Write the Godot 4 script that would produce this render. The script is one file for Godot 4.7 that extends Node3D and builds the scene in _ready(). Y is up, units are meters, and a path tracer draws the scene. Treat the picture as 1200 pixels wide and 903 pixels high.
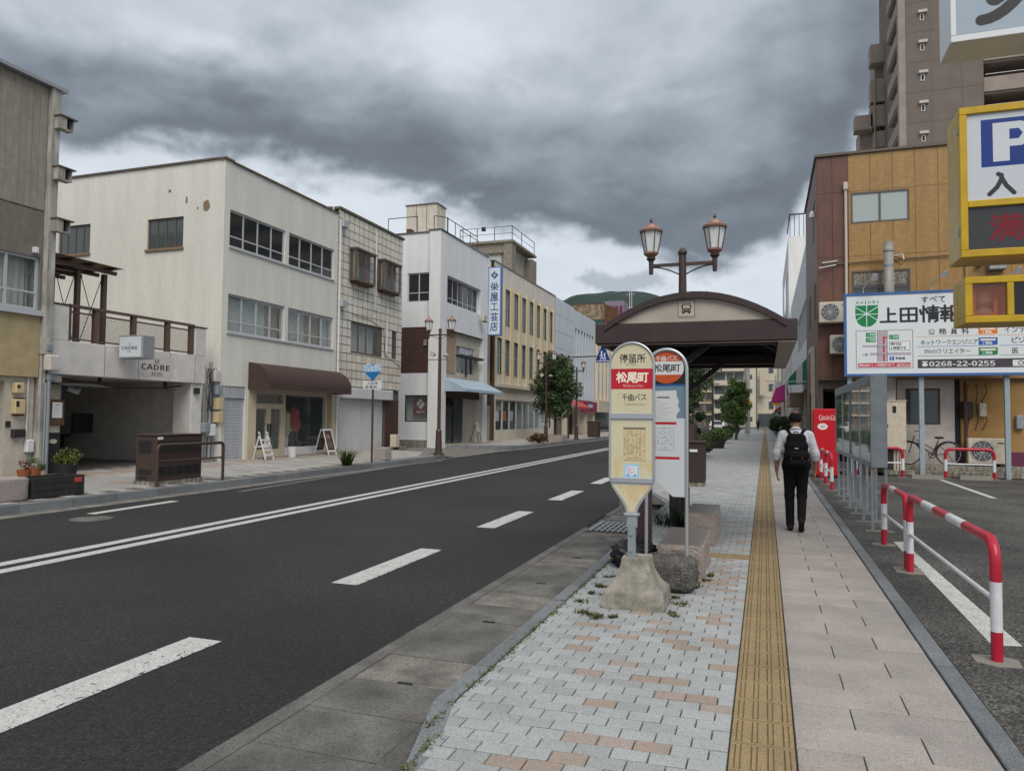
extends Node3D
# A Japanese shopping street under heavy cloud: pavement with a bus stop and shelter, road, and the buildings of both sides.
# Metres, y up; the street runs along -z, x = 0 is the line of the tactile paving, y = 0 the near pavement.

const ROAD_Y := -0.10
const FACADE := -16.0
var O := Vector3.ZERO            # origin of the thing being built: meshes are stored relative to it
var M := {}                      # materials
var T := {}                      # textures
var rng := RandomNumberGenerator.new()
var used := {}

# strokes of the characters on the signs, on a 16 x 16 grid, y down
const GLYPH := {
"停":"4,0 0,7;2,4 2,16;10,0 10,2;5,2 16,2;7,4 14,4 14,6 7,6 7,4;5,10 5,8 16,8 16,10;7,11 14,11;10.5,11 10.5,15 9,16",
"留":"6,0 2,1 2,6 5,5;6,4 7,7;8,1 14,1 13,6 11,7;11,1 9,6;2,9 14,9 14,16 2,16 2,9;8,9 8,16;2,12.5 14,12.5",
"所":"1,1 7,1;1,4 7,4 7,9 1,9;1,4 1,10 0,16;15,0 9,3 9,9 7,16;9,7 16,7;13,7 13,16",
"松":"0,4 7,4;3.5,0 3.5,16;3.5,5 0,11;3.5,5 7,9;10,1 7,7;12,1 16,7;11,6 8,14 14,13;13,10 15,15",
"尾":"2,1 14,1 14,4 2,4;2,1 2,9 0,16;12,5 5,7;4,9 14,8;3,12 15,11;8,6 8,14 9,15.5 16,15.5 16,13",
"町":"0,2 7,2 7,13 0,13 0,2;3.5,2 3.5,13;0,7.5 7,7.5;9,2 16,2;13,2 13,15 11,15",
"千":"13,0 3,3;0,8 16,8;8,2 8,16", "曲":"1,4 15,4 15,16 1,16 1,4;6,0 6,16;10,0 10,16;1,10 15,10",
"バ":"6,5 1,14;9,4 14,14;12,1 13,3;14.5,0 15.5,2", "ス":"2,2 13,2 9,9 1,15;9,9 15,15",
"上":"8,1 8,15;8,7 14,7;1,15 15,15", "田":"1,2 15,2 15,15 1,15 1,2;8,2 8,15;1,8.5 15,8.5",
"情":"3,0 3,16;0,4 1,8;5,3 6,6;7,2 16,2;8,4.5 15,4.5;6,7 16,7;11.5,0 11.5,7;8,16 8,9 15,9 15,15 13,16;8,11 15,11;8,13 15,13",
"報":"0,3 7,3;3.5,0 3.5,16;0,6 7,6;1,7 2,9;6,7 5,9;0,10 7,10;0,13 7,13;13,6 15,6 15,1 9,1 9,16;9,8 15,8 11,16;10,9 16,16",
"ビ":"3,1 3,13 5,15 14,15;13,4 3,8;12,0 13,2;15,0 16,2", "ジ":"2,2 5,4;1,6 4,8;2,15 9,13 14,6;11,1 12,3;14,0 15,2",
"す":"1,4 15,4;9,0 9,10 6,11 5,8 8,7 10,9 9,13 6,16", "べ":"1,9 6,4 15,13;11,3 12,5;14,2 15,4", "て":"1,3 14,2 8,6 7,11 10,15 13,15",
"公":"6,1 1,8;10,1 15,8;8,7 3,14 13,13;11,10 14,15",
"務":"1,1 6,1 3,5;1,3 4,5;0,6 7,6 6,8;4,6 4,14 2,14;3,8 0,12;10,0 8,4;9,2 15,2 8,8;10,3 16,8;8,10 15,10 14,15 12,15;11,8 8,16",
"員":"4,0 12,0 12,4 4,4 4,0;3,6 13,6 13,13 3,13 3,6;3,8.3 13,8.3;3,10.6 13,10.6;6,13 2,16;10,13 14,16",
"科":"6,0 1,2;0,5 7,5;3.5,2 3.5,16;3.5,6 0,11;3.5,6 7,9;9,2 11,4;8,6 10,8;7,11 16,10;13,0 13,16",
"ネ":"8,0 8,3;2,4 13,4 1,11;8,8 8,16;10,9 14,12", "ッ":"3,7 4,10;7,6 8,9;13,6 11,11 6,15", "ト":"5,0 5,16;5,6 12,9",
"ワ":"2,7 2,2 13,2 12,9 6,15", "ー":"1,8 15,8", "ク":"6,0 2,7;5,3 13,3 10,11 4,15", "エ":"2,3 14,3;8,3 8,14;1,14 15,14",
"ン":"2,2 6,5;2,15 9,12 14,4", "ニ":"3,4 13,4;1,13 15,13", "ア":"1,2 14,2 10,7;8,5 7,11 3,16", "リ":"4,1 4,9;12,1 12,9 10,13 6,16",
"イ":"13,1 8,6 2,9;9,6 9,16", "タ":"6,0 1,8;5,3 13,3 9,11 3,16;4,7 11,11", "テ":"3,1 13,1;1,6 15,6;8,6 7,12 4,16",
"医":"15,1 1,1 1,15 15,15;6,3 4,6;5,5 13,5;3,8.5 14,8.5;8.5,5 8.5,8.5 4,13;9,9 13,13",
"栄":"3,0 4,3;8,0 8,3;13,0 12,3;1,7 1,5 15,5 15,7;0,9 16,9;8,6 8,16;8,9 1,15;8,9 15,15",
"屋":"2,1 14,1 14,4 2,4;2,1 2,9 0,16;4,6.5 15,6.5;9,6.5 5,9.5 13,9;12,8 14,10.5;4,12 15,12;9.5,10 9.5,15.5;2,15.5 16,15.5",
"工":"2,2 14,2;8,2 8,14;0,14 16,14", "芸":"0,3 16,3;5,0 5,5;11,0 11,5;3,7.5 13,7.5;1,10.5 15,10.5;7,10.5 3,15.5 13,14.5;11,12.5 14,16",
"店":"8,0 8,2;2,2 16,2;2,2 2,9 0,16;9,4 9,9;9,6 14,6;5,9 13,9 13,15 5,15 5,9", "入":"6,1 8,2 8,5 5,11 0,16;8,4 11,10 16,16",
"満":"1,1 3,3;0,5 2,7;0,15 3,10;5,2 16,2;8,0 8,5;13,0 13,5;5,5 16,5;5,16 5,7 16,7 16,15 14,16;10.5,5 10.5,12;8,9 8,13 13,13 13,9",
"出":"8,0 8,15;3,2 3,7 13,7 13,2;1,9 1,15 15,15 15,9", "市":"8,0 8,3;0,3 16,3;3,13 3,6 13,6 13,12 11,13;8,3 8,16",
"号":"3,1 13,1 13,5 3,5 3,1;1,8 15,8;5,8 4,11 13,11 12,15 9,15",
"館":"4,0 0,5;4,0 8,4;2,6 6,6 6,11 2,11 2,6;2,6 2,16;2,14 6,13;12,0 12,2;8,4 8,2 16,2 16,4;10,5 14,5 14,8 10,8 10,5;10,5 10,16;10,11 15,11 15,15 10,15",
"受":"13,0 3,2;3,4 4,6;8,3 8,6;13,3 11,6;1,9 1,7 15,7 15,9;4,10 12,10 4,16;6,12 14,16", "付":"4,0 0,7;2,5 2,16;6,5 16,5;13,0 13,15 11,16;8,8 10,11",
"現":"0,2 6,2;3,2 3,13;0,7 6,7;0,14 6,12;8,1 15,1 15,9 8,9 8,1;8,3.5 15,3.5;8,6 15,6;10,9 6,16;13,9 13,14 16,14",
"在":"0,3 16,3;7,0 3,8 0,11;4,8 4,16;6,9 15,9;10.5,5 10.5,15;5,15 16,15", "地":"0,6 6,6;3,1 3,13;0,14 6,12;6,8 15,5 15,10;8,3 8,15 16,15 16,12;11.5,0 11.5,12",
"か":"1,5 9,5 8,14 6,14;6,1 1,15;12,4 15,9", "ら":"6,0 10,3;4,5 3,10 9,8 13,11 10,15 5,15", "ま":"2,3 14,3;2,7 14,7;8,0 8,13 5,15 2,13 5,11 14,15",
"で":"1,3 13,3 8,6 7,11 12,15;12,6 13,8;14,5 15,7", "は":"2,1 2,15;6,5 15,5;11,1 11,13 8,15 6,13 9,11 15,14",
"駐":"1,1 8,1;1,1 1,10 8,10 7,16;4.5,1 4.5,10;1,4 8,4;1,7 8,7;12,0 13,2;10,4 16,4;10,9 16,9;9,15 16,15;13,4 13,15",
"車":"1,2 15,2;3,5 13,5 13,11 3,11 3,5;3,8 13,8;8,0 8,16;0,13.5 16,13.5",
"場":"0,6 5,6;2.5,1 2.5,13;0,14 5,12;8,1 14,1 14,6 8,6 8,1;8,3.5 14,3.5;6,8 16,8;9,8 6,13;8,10 16,10 15,15 13,16;11,10 8,15;14,10 11,15",
}

# ---------------------------------------------------------------- mesh building
class B:
	var st := SurfaceTool.new()
	var o := Vector3.ZERO
	func _init(origin: Vector3) -> void:
		o = origin
		st.begin(Mesh.PRIMITIVE_TRIANGLES)
		st.set_smooth_group(-1)
	func tri(a: Vector3, b: Vector3, c: Vector3) -> void:
		st.add_vertex(a - o); st.add_vertex(b - o); st.add_vertex(c - o)
	func quad(a: Vector3, b: Vector3, c: Vector3, d: Vector3) -> void:
		tri(a, b, c); tri(a, c, d)
	func oquad(a: Vector3, b: Vector3, c: Vector3, d: Vector3, mid: Vector3) -> void:
		if (c - a).cross(b - a).dot((a + c) * 0.5 - mid) < 0.0: quad(a, d, c, b)
		else: quad(a, b, c, d)
	func uquad(a: Vector3, b: Vector3, c: Vector3, d: Vector3, u0 := 0.0, v0 := 0.0, u1 := 1.0, v1 := 1.0) -> void:   # a top left, then clockwise
		var p := [a, b, c, a, c, d]
		var t := [Vector2(u0, v0), Vector2(u1, v0), Vector2(u1, v1), Vector2(u0, v0), Vector2(u1, v1), Vector2(u0, v1)]
		for i in 6:
			st.set_uv(t[i]); st.add_vertex(p[i] - o)
	func box(x0: float, y0: float, z0: float, x1: float, y1: float, z1: float) -> B:
		hexa([Vector3(x0, y0, z0), Vector3(x1, y0, z0), Vector3(x1, y0, z1), Vector3(x0, y0, z1), Vector3(x0, y1, z0), Vector3(x1, y1, z0), Vector3(x1, y1, z1), Vector3(x0, y1, z1)])
		return self
	func hexa(p: Array) -> B:     # four bottom corners, then the four above them
		var m := Vector3.ZERO
		for q: Vector3 in p: m += q / 8.0
		oquad(p[0], p[1], p[2], p[3], m); oquad(p[4], p[5], p[6], p[7], m)
		for i in 4:
			var j := (i + 1) % 4
			oquad(p[i], p[j], p[j + 4], p[i + 4], m)
		return self
	func cbox(x0: float, y0: float, z0: float, x1: float, y1: float, z1: float, c := 0.01) -> B:   # a box with chamfered edges
		var lo := Vector3(minf(x0, x1), minf(y0, y1), minf(z0, z1))
		var hi := Vector3(maxf(x0, x1), maxf(y0, y1), maxf(z0, z1))
		return tbox(Transform3D(Basis(), (lo + hi) * 0.5), hi - lo, c)
	func tbox(t: Transform3D, s: Vector3, c := 0.0) -> B:
		var h := s * 0.5
		if c <= 0.0:
			var q := []
			for y in [-h.y, h.y]:
				for e in [[-1, -1], [1, -1], [1, 1], [-1, 1]]: q.append(t * Vector3(e[0] * h.x, y, e[1] * h.z))
			return hexa(q)
		var m := t.origin
		for ax in 3:
			var u := (ax + 1) % 3
			var v := (ax + 2) % 3
			for s0 in [-1.0, 1.0]:
				var f := []
				for e in [[-1, -1], [1, -1], [1, 1], [-1, 1]]:
					var k := Vector3.ZERO
					k[ax] = s0 * h[ax]; k[u] = e[0] * (h[u] - c); k[v] = e[1] * (h[v] - c)
					f.append(t * k)
				oquad(f[0], f[1], f[2], f[3], m)
			for su in [-1.0, 1.0]:
				for sv in [-1.0, 1.0]:
					var f := []
					for e in [[0, -1], [0, 1], [1, 1], [1, -1]]:
						var k := Vector3.ZERO
						k[ax] = e[1] * (h[ax] - c)
						k[u] = su * (h[u] - (c if e[0] == 1 else 0.0)); k[v] = sv * (h[v] - (0.0 if e[0] == 1 else c))
						f.append(t * k)
					oquad(f[0], f[1], f[2], f[3], m)
		for sx in [-1.0, 1.0]:
			for sy in [-1.0, 1.0]:
				for sz in [-1.0, 1.0]:
					var a := t * Vector3(sx * h.x, sy * (h.y - c), sz * (h.z - c))
					var b := t * Vector3(sx * (h.x - c), sy * h.y, sz * (h.z - c))
					var d := t * Vector3(sx * (h.x - c), sy * (h.y - c), sz * h.z)
					if (d - a).cross(b - a).dot(a - m) < 0.0: tri(a, d, b)
					else: tri(a, b, d)
		return self
	func bar(a: Vector3, b: Vector3, w: float, h := -1.0, c := 0.0) -> B:   # a square bar from a to b
		var z := (b - a).normalized()
		var x := (Vector3.UP if absf(z.y) < 0.95 else Vector3.RIGHT).cross(z).normalized()
		return tbox(Transform3D(Basis(x, z.cross(x), z), (a + b) * 0.5), Vector3(w, w if h < 0.0 else h, a.distance_to(b)), c)
	func tube(p: Array, r: float, n := 8, r1 := -1.0, cap := true) -> B:
		var side := Vector3.ZERO
		var rings := []
		for i in p.size():
			var d: Vector3 = (p[mini(i + 1, p.size() - 1)] - p[maxi(i - 1, 0)]).normalized()
			if side == Vector3.ZERO: side = d.cross(Vector3.UP if absf(d.y) < 0.9 else Vector3.RIGHT).normalized()
			side = (side - d * side.dot(d)).normalized()
			var up := d.cross(side)
			var rr := r if r1 < 0.0 else lerpf(r, r1, float(i) / (p.size() - 1))
			var ring := []
			for k in n: ring.append(p[i] + (side * cos(TAU * k / n) + up * sin(TAU * k / n)) * rr)
			rings.append(ring)
		st.set_smooth_group(1)
		for i in p.size() - 1:
			for k in n:
				var j := (k + 1) % n
				quad(rings[i][k], rings[i][j], rings[i + 1][j], rings[i + 1][k])
		st.set_smooth_group(-1)
		if cap:
			for k in range(1, n - 1):
				tri(rings[0][0], rings[0][k + 1], rings[0][k]); tri(rings[-1][0], rings[-1][k], rings[-1][k + 1])
		return self
	func lathe(c: Vector3, prof: Array, n := 16, flat := false, turn := 0.0) -> B:    # profile of Vector2(radius, height)
		st.set_smooth_group(-1 if flat else 1)
		for i in prof.size() - 1:
			if not flat: st.set_smooth_group(2 + i)
			for k in n:
				var a := turn + TAU * k / n
				var b := turn + TAU * (k + 1) / n
				var p0 := c + Vector3(cos(a) * prof[i].x, prof[i].y, sin(a) * prof[i].x)
				var p1 := c + Vector3(cos(b) * prof[i].x, prof[i].y, sin(b) * prof[i].x)
				var p2 := c + Vector3(cos(b) * prof[i + 1].x, prof[i + 1].y, sin(b) * prof[i + 1].x)
				var p3 := c + Vector3(cos(a) * prof[i + 1].x, prof[i + 1].y, sin(a) * prof[i + 1].x)
				if prof[i].x < 0.0001: tri(p0, p3, p2)
				elif prof[i + 1].x < 0.0001: tri(p0, p2, p1)
				else: quad(p0, p3, p2, p1)
		st.set_smooth_group(-1)
		return self
	func prism(poly: PackedVector2Array, at: Callable, d0: float, d1: float) -> B:   # at(x, y, depth) puts a point of the outline into the world
		var m := Vector3.ZERO
		for q in poly: m += at.call(q.x, q.y, (d0 + d1) * 0.5) / poly.size()
		var t := Geometry2D.triangulate_polygon(poly)
		for d in [d0, d1]:
			for i in range(0, t.size(), 3):
				var a: Vector3 = at.call(poly[t[i]].x, poly[t[i]].y, d)
				var b: Vector3 = at.call(poly[t[i + 1]].x, poly[t[i + 1]].y, d)
				var c: Vector3 = at.call(poly[t[i + 2]].x, poly[t[i + 2]].y, d)
				if (c - a).cross(b - a).dot(a - m) < 0.0: tri(a, c, b)
				else: tri(a, b, c)
		var cw := Geometry2D.is_polygon_clockwise(poly)
		for i in poly.size():
			var p := poly[i]
			var q := poly[(i + 1) % poly.size()]
			if cw: quad(at.call(p.x, p.y, d0), at.call(q.x, q.y, d0), at.call(q.x, q.y, d1), at.call(p.x, p.y, d1))
			else: quad(at.call(p.x, p.y, d1), at.call(q.x, q.y, d1), at.call(q.x, q.y, d0), at.call(p.x, p.y, d0))
		return self
	func mesh() -> ArrayMesh:
		st.generate_normals()
		return st.commit()

func nb() -> B:
	return B.new(O)

func put(parent: Node, called: String, what, m: Material, label := "") -> MeshInstance3D:
	var i := MeshInstance3D.new()
	i.name = called
	i.mesh = what.mesh() if what is B else what
	i.material_override = m
	if label: i.set_meta("label", label)
	parent.add_child(i, true)
	return i

func thing(called: String, label: String, category: String, at: Vector3, group := "") -> Node3D:
	var n := Node3D.new()
	n.name = numbered(called)
	n.position = at
	O = at
	n.set_meta("label", label); n.set_meta("category", category)
	if group: n.set_meta("group", group)
	add_child(n)
	return n

func numbered(called: String) -> String:
	used[called] = used.get(called, 0) + 1
	return called if used[called] == 1 else "%s_%03d" % [called, used[called] - 1]

func copy_of(src: Node3D, label: String, at: Vector3, turn := 0.0) -> Node3D:
	var n: Node3D = src.duplicate()
	n.name = numbered(String(src.name).trim_suffix("_000"))
	n.position = at
	n.rotation.y = turn
	n.set_meta("label", label)
	add_child(n)
	return n

func structure(called: String, b, m: Material, parent: Node = null) -> MeshInstance3D:
	var i := put(self if parent == null else parent, called, b, m)
	i.set_meta("kind", "structure")
	return i

# ---------------------------------------------------------------- facades: a frame with an origin, a direction along the wall and one out of it
class Face:
	var o: Vector3
	var u: Vector3
	var n: Vector3
	func _init(origin: Vector3, along: Vector3, out: Vector3) -> void:
		o = origin; u = along; n = out
	func at(a: float, y: float, d: float) -> Vector3:
		return o + u * a + Vector3(0, y, 0) + n * d

func fbox(b: B, f: Face, u0: float, u1: float, y0: float, y1: float, d0: float, d1: float, c := 0.0) -> B:
	var p := f.at(u0, y0, d0)
	var q := f.at(u1, y1, d1)
	if c > 0.0: return b.cbox(p.x, p.y, p.z, q.x, q.y, q.z, c)
	return b.box(p.x, p.y, p.z, q.x, q.y, q.z)

# a wall face with openings [u0, u1, y0, y1] cut through it and reveals of the given depth
func wall(b: B, f: Face, u0: float, u1: float, y0: float, y1: float, holes: Array, deep := 0.15) -> B:
	var us := [u0, u1]
	var ys := [y0, y1]
	for h in holes:
		for k in [h[0], h[1]]:
			if k > u0 and k < u1 and not us.has(k): us.append(k)
		for k in [h[2], h[3]]:
			if k > y0 and k < y1 and not ys.has(k): ys.append(k)
	us.sort(); ys.sort()
	for i in us.size() - 1:
		for j in ys.size() - 1:
			var cu: float = (us[i] + us[i + 1]) * 0.5
			var cy: float = (ys[j] + ys[j + 1]) * 0.5
			var open := false
			for h in holes:
				if cu > h[0] and cu < h[1] and cy > h[2] and cy < h[3]: open = true
			if not open:
				var mid := f.at(cu, cy, -1.0)
				b.oquad(f.at(us[i], ys[j], 0), f.at(us[i + 1], ys[j], 0), f.at(us[i + 1], ys[j + 1], 0), f.at(us[i], ys[j + 1], 0), mid)
				b.oquad(f.at(us[i], ys[j], -deep), f.at(us[i + 1], ys[j], -deep), f.at(us[i + 1], ys[j + 1], -deep), f.at(us[i], ys[j + 1], -deep), f.at(cu, cy, 1.0))
	for h in holes:
		var mid := f.at((h[0] + h[1]) * 0.5, (h[2] + h[3]) * 0.5, -deep * 0.5)
		for e in [[h[0], h[2], h[1], h[2]], [h[1], h[2], h[1], h[3]], [h[1], h[3], h[0], h[3]], [h[0], h[3], h[0], h[2]]]:
			var a := f.at(e[0], e[1], 0); var c := f.at(e[2], e[3], 0)
			var d := f.at(e[2], e[3], -deep); var g := f.at(e[0], e[1], -deep)
			if (d - a).cross(c - a).dot(mid - a) < 0.0: b.quad(a, g, d, c)
			else: b.quad(a, c, d, g)
	return b

# a framed window set into an opening: frame and mullions, panes as sub-parts
func window(parent: Node, f: Face, u0: float, u1: float, y0: float, y1: float, cols: int, frame: Material, glass: Material, rows := 1, depth := 0.08, bar := 0.05, split := 0.3) -> Node3D:
	var b := nb()
	var d0 := -depth - 0.05
	fbox(b, f, u0, u1, y0, y0 + bar, d0, -depth); fbox(b, f, u0, u1, y1 - bar, y1, d0, -depth)
	fbox(b, f, u0, u0 + bar, y0 + bar, y1 - bar, d0, -depth); fbox(b, f, u1 - bar, u1, y0 + bar, y1 - bar, d0, -depth)
	var w := (u1 - u0) / cols
	for i in range(1, cols): fbox(b, f, u0 + w * i - bar * 0.5, u0 + w * i + bar * 0.5, y0 + bar, y1 - bar, d0 + 0.004, -depth - 0.004)
	var ym := y0 + (y1 - y0) * split
	if rows == 2:
		for i in cols: fbox(b, f, u0 + w * i + bar * (1.0 if i == 0 else 0.5), u0 + w * (i + 1) - bar * (1.0 if i == cols - 1 else 0.5), ym - bar * 0.35, ym + bar * 0.35, d0 + 0.008, -depth - 0.008)
	var win := put(parent, "window", b, frame)
	for i in cols:
		var p := nb()
		fbox(p, f, u0 + w * i + 0.012, u0 + w * (i + 1) - 0.012, y0 + 0.012, y1 - 0.012, d0 + 0.018, d0 + 0.026)
		put(win, "pane", p, glass)
	return win

func curtain(parent: Node, f: Face, u0: float, u1: float, y0: float, y1: float, depth: float, m: Material, waves := 9, amp := 0.03) -> void:
	var b := nb()
	var n := waves * 6
	b.st.set_smooth_group(1)
	for i in n:
		var a := lerpf(u0, u1, float(i) / n)
		var c := lerpf(u0, u1, float(i + 1) / n)
		var da := -depth + amp * sin(TAU * waves * i / n + 0.8 * sin(i * 0.7))
		var dc := -depth + amp * sin(TAU * waves * (i + 1) / n + 0.8 * sin((i + 1) * 0.7))
		b.quad(f.at(a, y0, da), f.at(a, y1, da), f.at(c, y1, dc), f.at(c, y0, dc))
	put(parent, "curtain", b, m)

# ---------------------------------------------------------------- printing: an image that strokes and letters are drawn on
class Print:
	var im: Image
	var w: int
	var h: int
	func _init(width: int, height: int, c: Color) -> void:
		w = width; h = height
		im = Image.create(w, h, false, Image.FORMAT_RGB8)
		im.fill(c)
	func rect(x: float, y: float, x1: float, y1: float, c: Color) -> void:
		im.fill_rect(Rect2i(int(round(x)), int(round(y)), int(round(x1)) - int(round(x)), int(round(y1)) - int(round(y))), c)
	func box(x: float, y: float, x1: float, y1: float, t: float, c: Color) -> void:
		rect(x, y, x1, y + t, c); rect(x, y1 - t, x1, y1, c); rect(x, y, x + t, y1, c); rect(x1 - t, y, x1, y1, c)
	func line(a: Vector2, b: Vector2, t: float, c: Color) -> void:
		var r := t * 0.5 + 1.0
		for y in range(maxi(0, int(minf(a.y, b.y) - r)), mini(h, int(maxf(a.y, b.y) + r) + 1)):
			for x in range(maxi(0, int(minf(a.x, b.x) - r)), mini(w, int(maxf(a.x, b.x) + r) + 1)):
				var p := Vector2(x + 0.5, y + 0.5)
				var d := p.distance_to(Geometry2D.get_closest_point_to_segment(p, a, b))
				var k := clampf(t * 0.5 + 0.5 - d, 0.0, 1.0)
				if k > 0.0: im.set_pixel(x, y, im.get_pixel(x, y).lerp(c, k))
	func disc(m: Vector2, rx: float, ry: float, c: Color) -> void:
		for y in range(maxi(0, int(m.y - ry - 1)), mini(h, int(m.y + ry + 2))):
			for x in range(maxi(0, int(m.x - rx - 1)), mini(w, int(m.x + rx + 2))):
				var q := Vector2((x + 0.5 - m.x) / rx, (y + 0.5 - m.y) / ry)
				var k := clampf((1.0 - q.length()) * minf(rx, ry) + 0.5, 0.0, 1.0)
				if k > 0.0: im.set_pixel(x, y, im.get_pixel(x, y).lerp(c, k))
	func poly(pts: PackedVector2Array, c: Color) -> void:
		var lo := pts[0]; var hi := pts[0]
		for p in pts: lo = lo.min(p); hi = hi.max(p)
		for y in range(maxi(0, int(lo.y)), mini(h, int(hi.y) + 1)):
			for x in range(maxi(0, int(lo.x)), mini(w, int(hi.x) + 1)):
				var k := 0
				for s: Vector2 in [Vector2(0.25, 0.25), Vector2(0.75, 0.25), Vector2(0.25, 0.75), Vector2(0.75, 0.75)]:
					if Geometry2D.is_point_in_polygon(Vector2(x, y) + s, pts): k += 1
				if k > 0: im.set_pixel(x, y, im.get_pixel(x, y).lerp(c, k * 0.25))
	func glyphs(text: String, x: float, y: float, size: float, t: float, c: Color, step := 1.12, sx := 1.0, down := false) -> void:
		for i in text.length():
			var ch := text[i]
			if GLYPH.has(ch):
				for s: String in GLYPH[ch].split(";"):
					var last := Vector2.INF
					for q: String in s.split(" "):
						var e := q.split(",")
						var p := Vector2(x, y) + Vector2(e[0].to_float() * sx, e[1].to_float()) * size / 16.0
						if last != Vector2.INF: line(last, p, t, c)
						last = p
			if down: y += size * step
			else: x += size * step * sx
	func latin(text: String, x: float, y: float, height: float, c: Color, bold := true, serif := false, sx := 1.0, slant := 0.0) -> float:   # x, y: left end of the baseline; returns the width
		var tm := TextMesh.new()
		var fo := SystemFont.new()
		fo.font_names = PackedStringArray(["Droid Serif" if serif else "Droid Sans"])
		fo.font_weight = 700 if bold else 400
		tm.font = fo; tm.font_size = 64; tm.pixel_size = 1.0; tm.depth = 0.0; tm.curve_step = 4.0
		tm.horizontal_alignment = HORIZONTAL_ALIGNMENT_LEFT; tm.vertical_alignment = VERTICAL_ALIGNMENT_BOTTOM
		tm.text = text
		var arr := tm.get_mesh_arrays()
		var v: PackedVector3Array = arr[Mesh.ARRAY_VERTEX]
		var ix: PackedInt32Array = arr[Mesh.ARRAY_INDEX] if arr[Mesh.ARRAY_INDEX] != null else PackedInt32Array(range(v.size()))
		var lo := Vector2(1e9, 1e9); var hi := Vector2(-1e9, -1e9)
		for q in v: lo = lo.min(Vector2(q.x, q.y)); hi = hi.max(Vector2(q.x, q.y))
		var k := height / (hi.y - lo.y)
		for i in range(0, ix.size(), 3):
			var pts := PackedVector2Array()
			for j in 3:
				var q := v[ix[i + j]]
				pts.append(Vector2(x + ((q.x - lo.x) + slant * (q.y - lo.y)) * k * sx, y - (q.y - lo.y) * k))
			fill_tri(pts, c)
		return (hi.x - lo.x) * k * sx
	func fill_tri(p: PackedVector2Array, c: Color) -> void:
		var lo := p[0].min(p[1]).min(p[2]); var hi := p[0].max(p[1]).max(p[2])
		var area := (p[1] - p[0]).cross(p[2] - p[0])
		if absf(area) < 0.0001: return
		for y in range(maxi(0, int(floor(lo.y))), mini(h, int(hi.y) + 1)):
			for x in range(maxi(0, int(floor(lo.x))), mini(w, int(hi.x) + 1)):
				var n := 0
				for s: Vector2 in [Vector2(0.25, 0.25), Vector2(0.75, 0.25), Vector2(0.25, 0.75), Vector2(0.75, 0.75)]:
					var q := Vector2(x, y) + s
					var e0 := (p[1] - p[0]).cross(q - p[0]) / area
					var e1 := (p[2] - p[1]).cross(q - p[1]) / area
					var e2 := (p[0] - p[2]).cross(q - p[2]) / area
					if e0 >= 0.0 and e1 >= 0.0 and e2 >= 0.0: n += 1
				if n > 0: im.set_pixel(x, y, im.get_pixel(x, y).lerp(c, n * 0.25))
	func tex() -> ImageTexture:
		return ImageTexture.create_from_image(im)

func printed(p: Print, rough := 0.4, emit := 0.0) -> StandardMaterial3D:
	var m := StandardMaterial3D.new()
	m.albedo_texture = p.tex()
	m.roughness = rough
	m.texture_repeat = false
	return m

# ---------------------------------------------------------------- materials
func lin(r: float, g: float, b: float) -> Color:
	return Color(r, g, b).linear_to_srgb()

func noise_image(size: int, freq: float, octaves: int, lo: float, hi: float, s: int, stretch := 1.0, kind := FastNoiseLite.TYPE_SIMPLEX_SMOOTH, contrast := 1.0) -> Image:
	var n := FastNoiseLite.new()
	n.seed = s; n.frequency = freq; n.noise_type = kind
	n.fractal_type = FastNoiseLite.FRACTAL_FBM if octaves > 1 else FastNoiseLite.FRACTAL_NONE
	n.fractal_octaves = octaves
	var src := n.get_seamless_image(size, int(size / stretch), false, false, 0.15, true)
	if stretch != 1.0: src.resize(size, size, Image.INTERPOLATE_CUBIC)
	src.convert(Image.FORMAT_L8)
	var d := src.get_data()
	for i in d.size():
		var k := clampf((d[i] / 255.0 - 0.5) * contrast + 0.5, 0.0, 1.0)
		d[i] = int(clampf(lerpf(lo, hi, k), 0.0, 1.0) * 255.0)
	return Image.create_from_data(size, size, false, Image.FORMAT_L8, d)

func speck_image(size: int, base: float, spread: float, dots: Array, s: int) -> Image:   # stone grain: noise in every pixel and dots of other tones
	var r := RandomNumberGenerator.new()
	r.seed = s
	var d := PackedByteArray()
	d.resize(size * size)
	for i in d.size(): d[i] = int(clampf(base + r.randfn(0.0, spread), 0.0, 1.0) * 255.0)
	for q in dots:
		for k in int(size * size * q[0]):
			var x := r.randi() % size; var y := r.randi() % size
			var t := clampi(int((q[1] + r.randfn(0.0, 0.05)) * 255.0), 0, 255)
			for e in [[0, 0], [1, 0], [0, 1], [1, 1]]:
				if r.randf() < 0.8: d[((y + e[1]) % size) * size + (x + e[0]) % size] = t
	return Image.create_from_data(size, size, false, Image.FORMAT_L8, d)

func itex(im: Image) -> ImageTexture:
	return ImageTexture.create_from_image(im)

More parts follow.
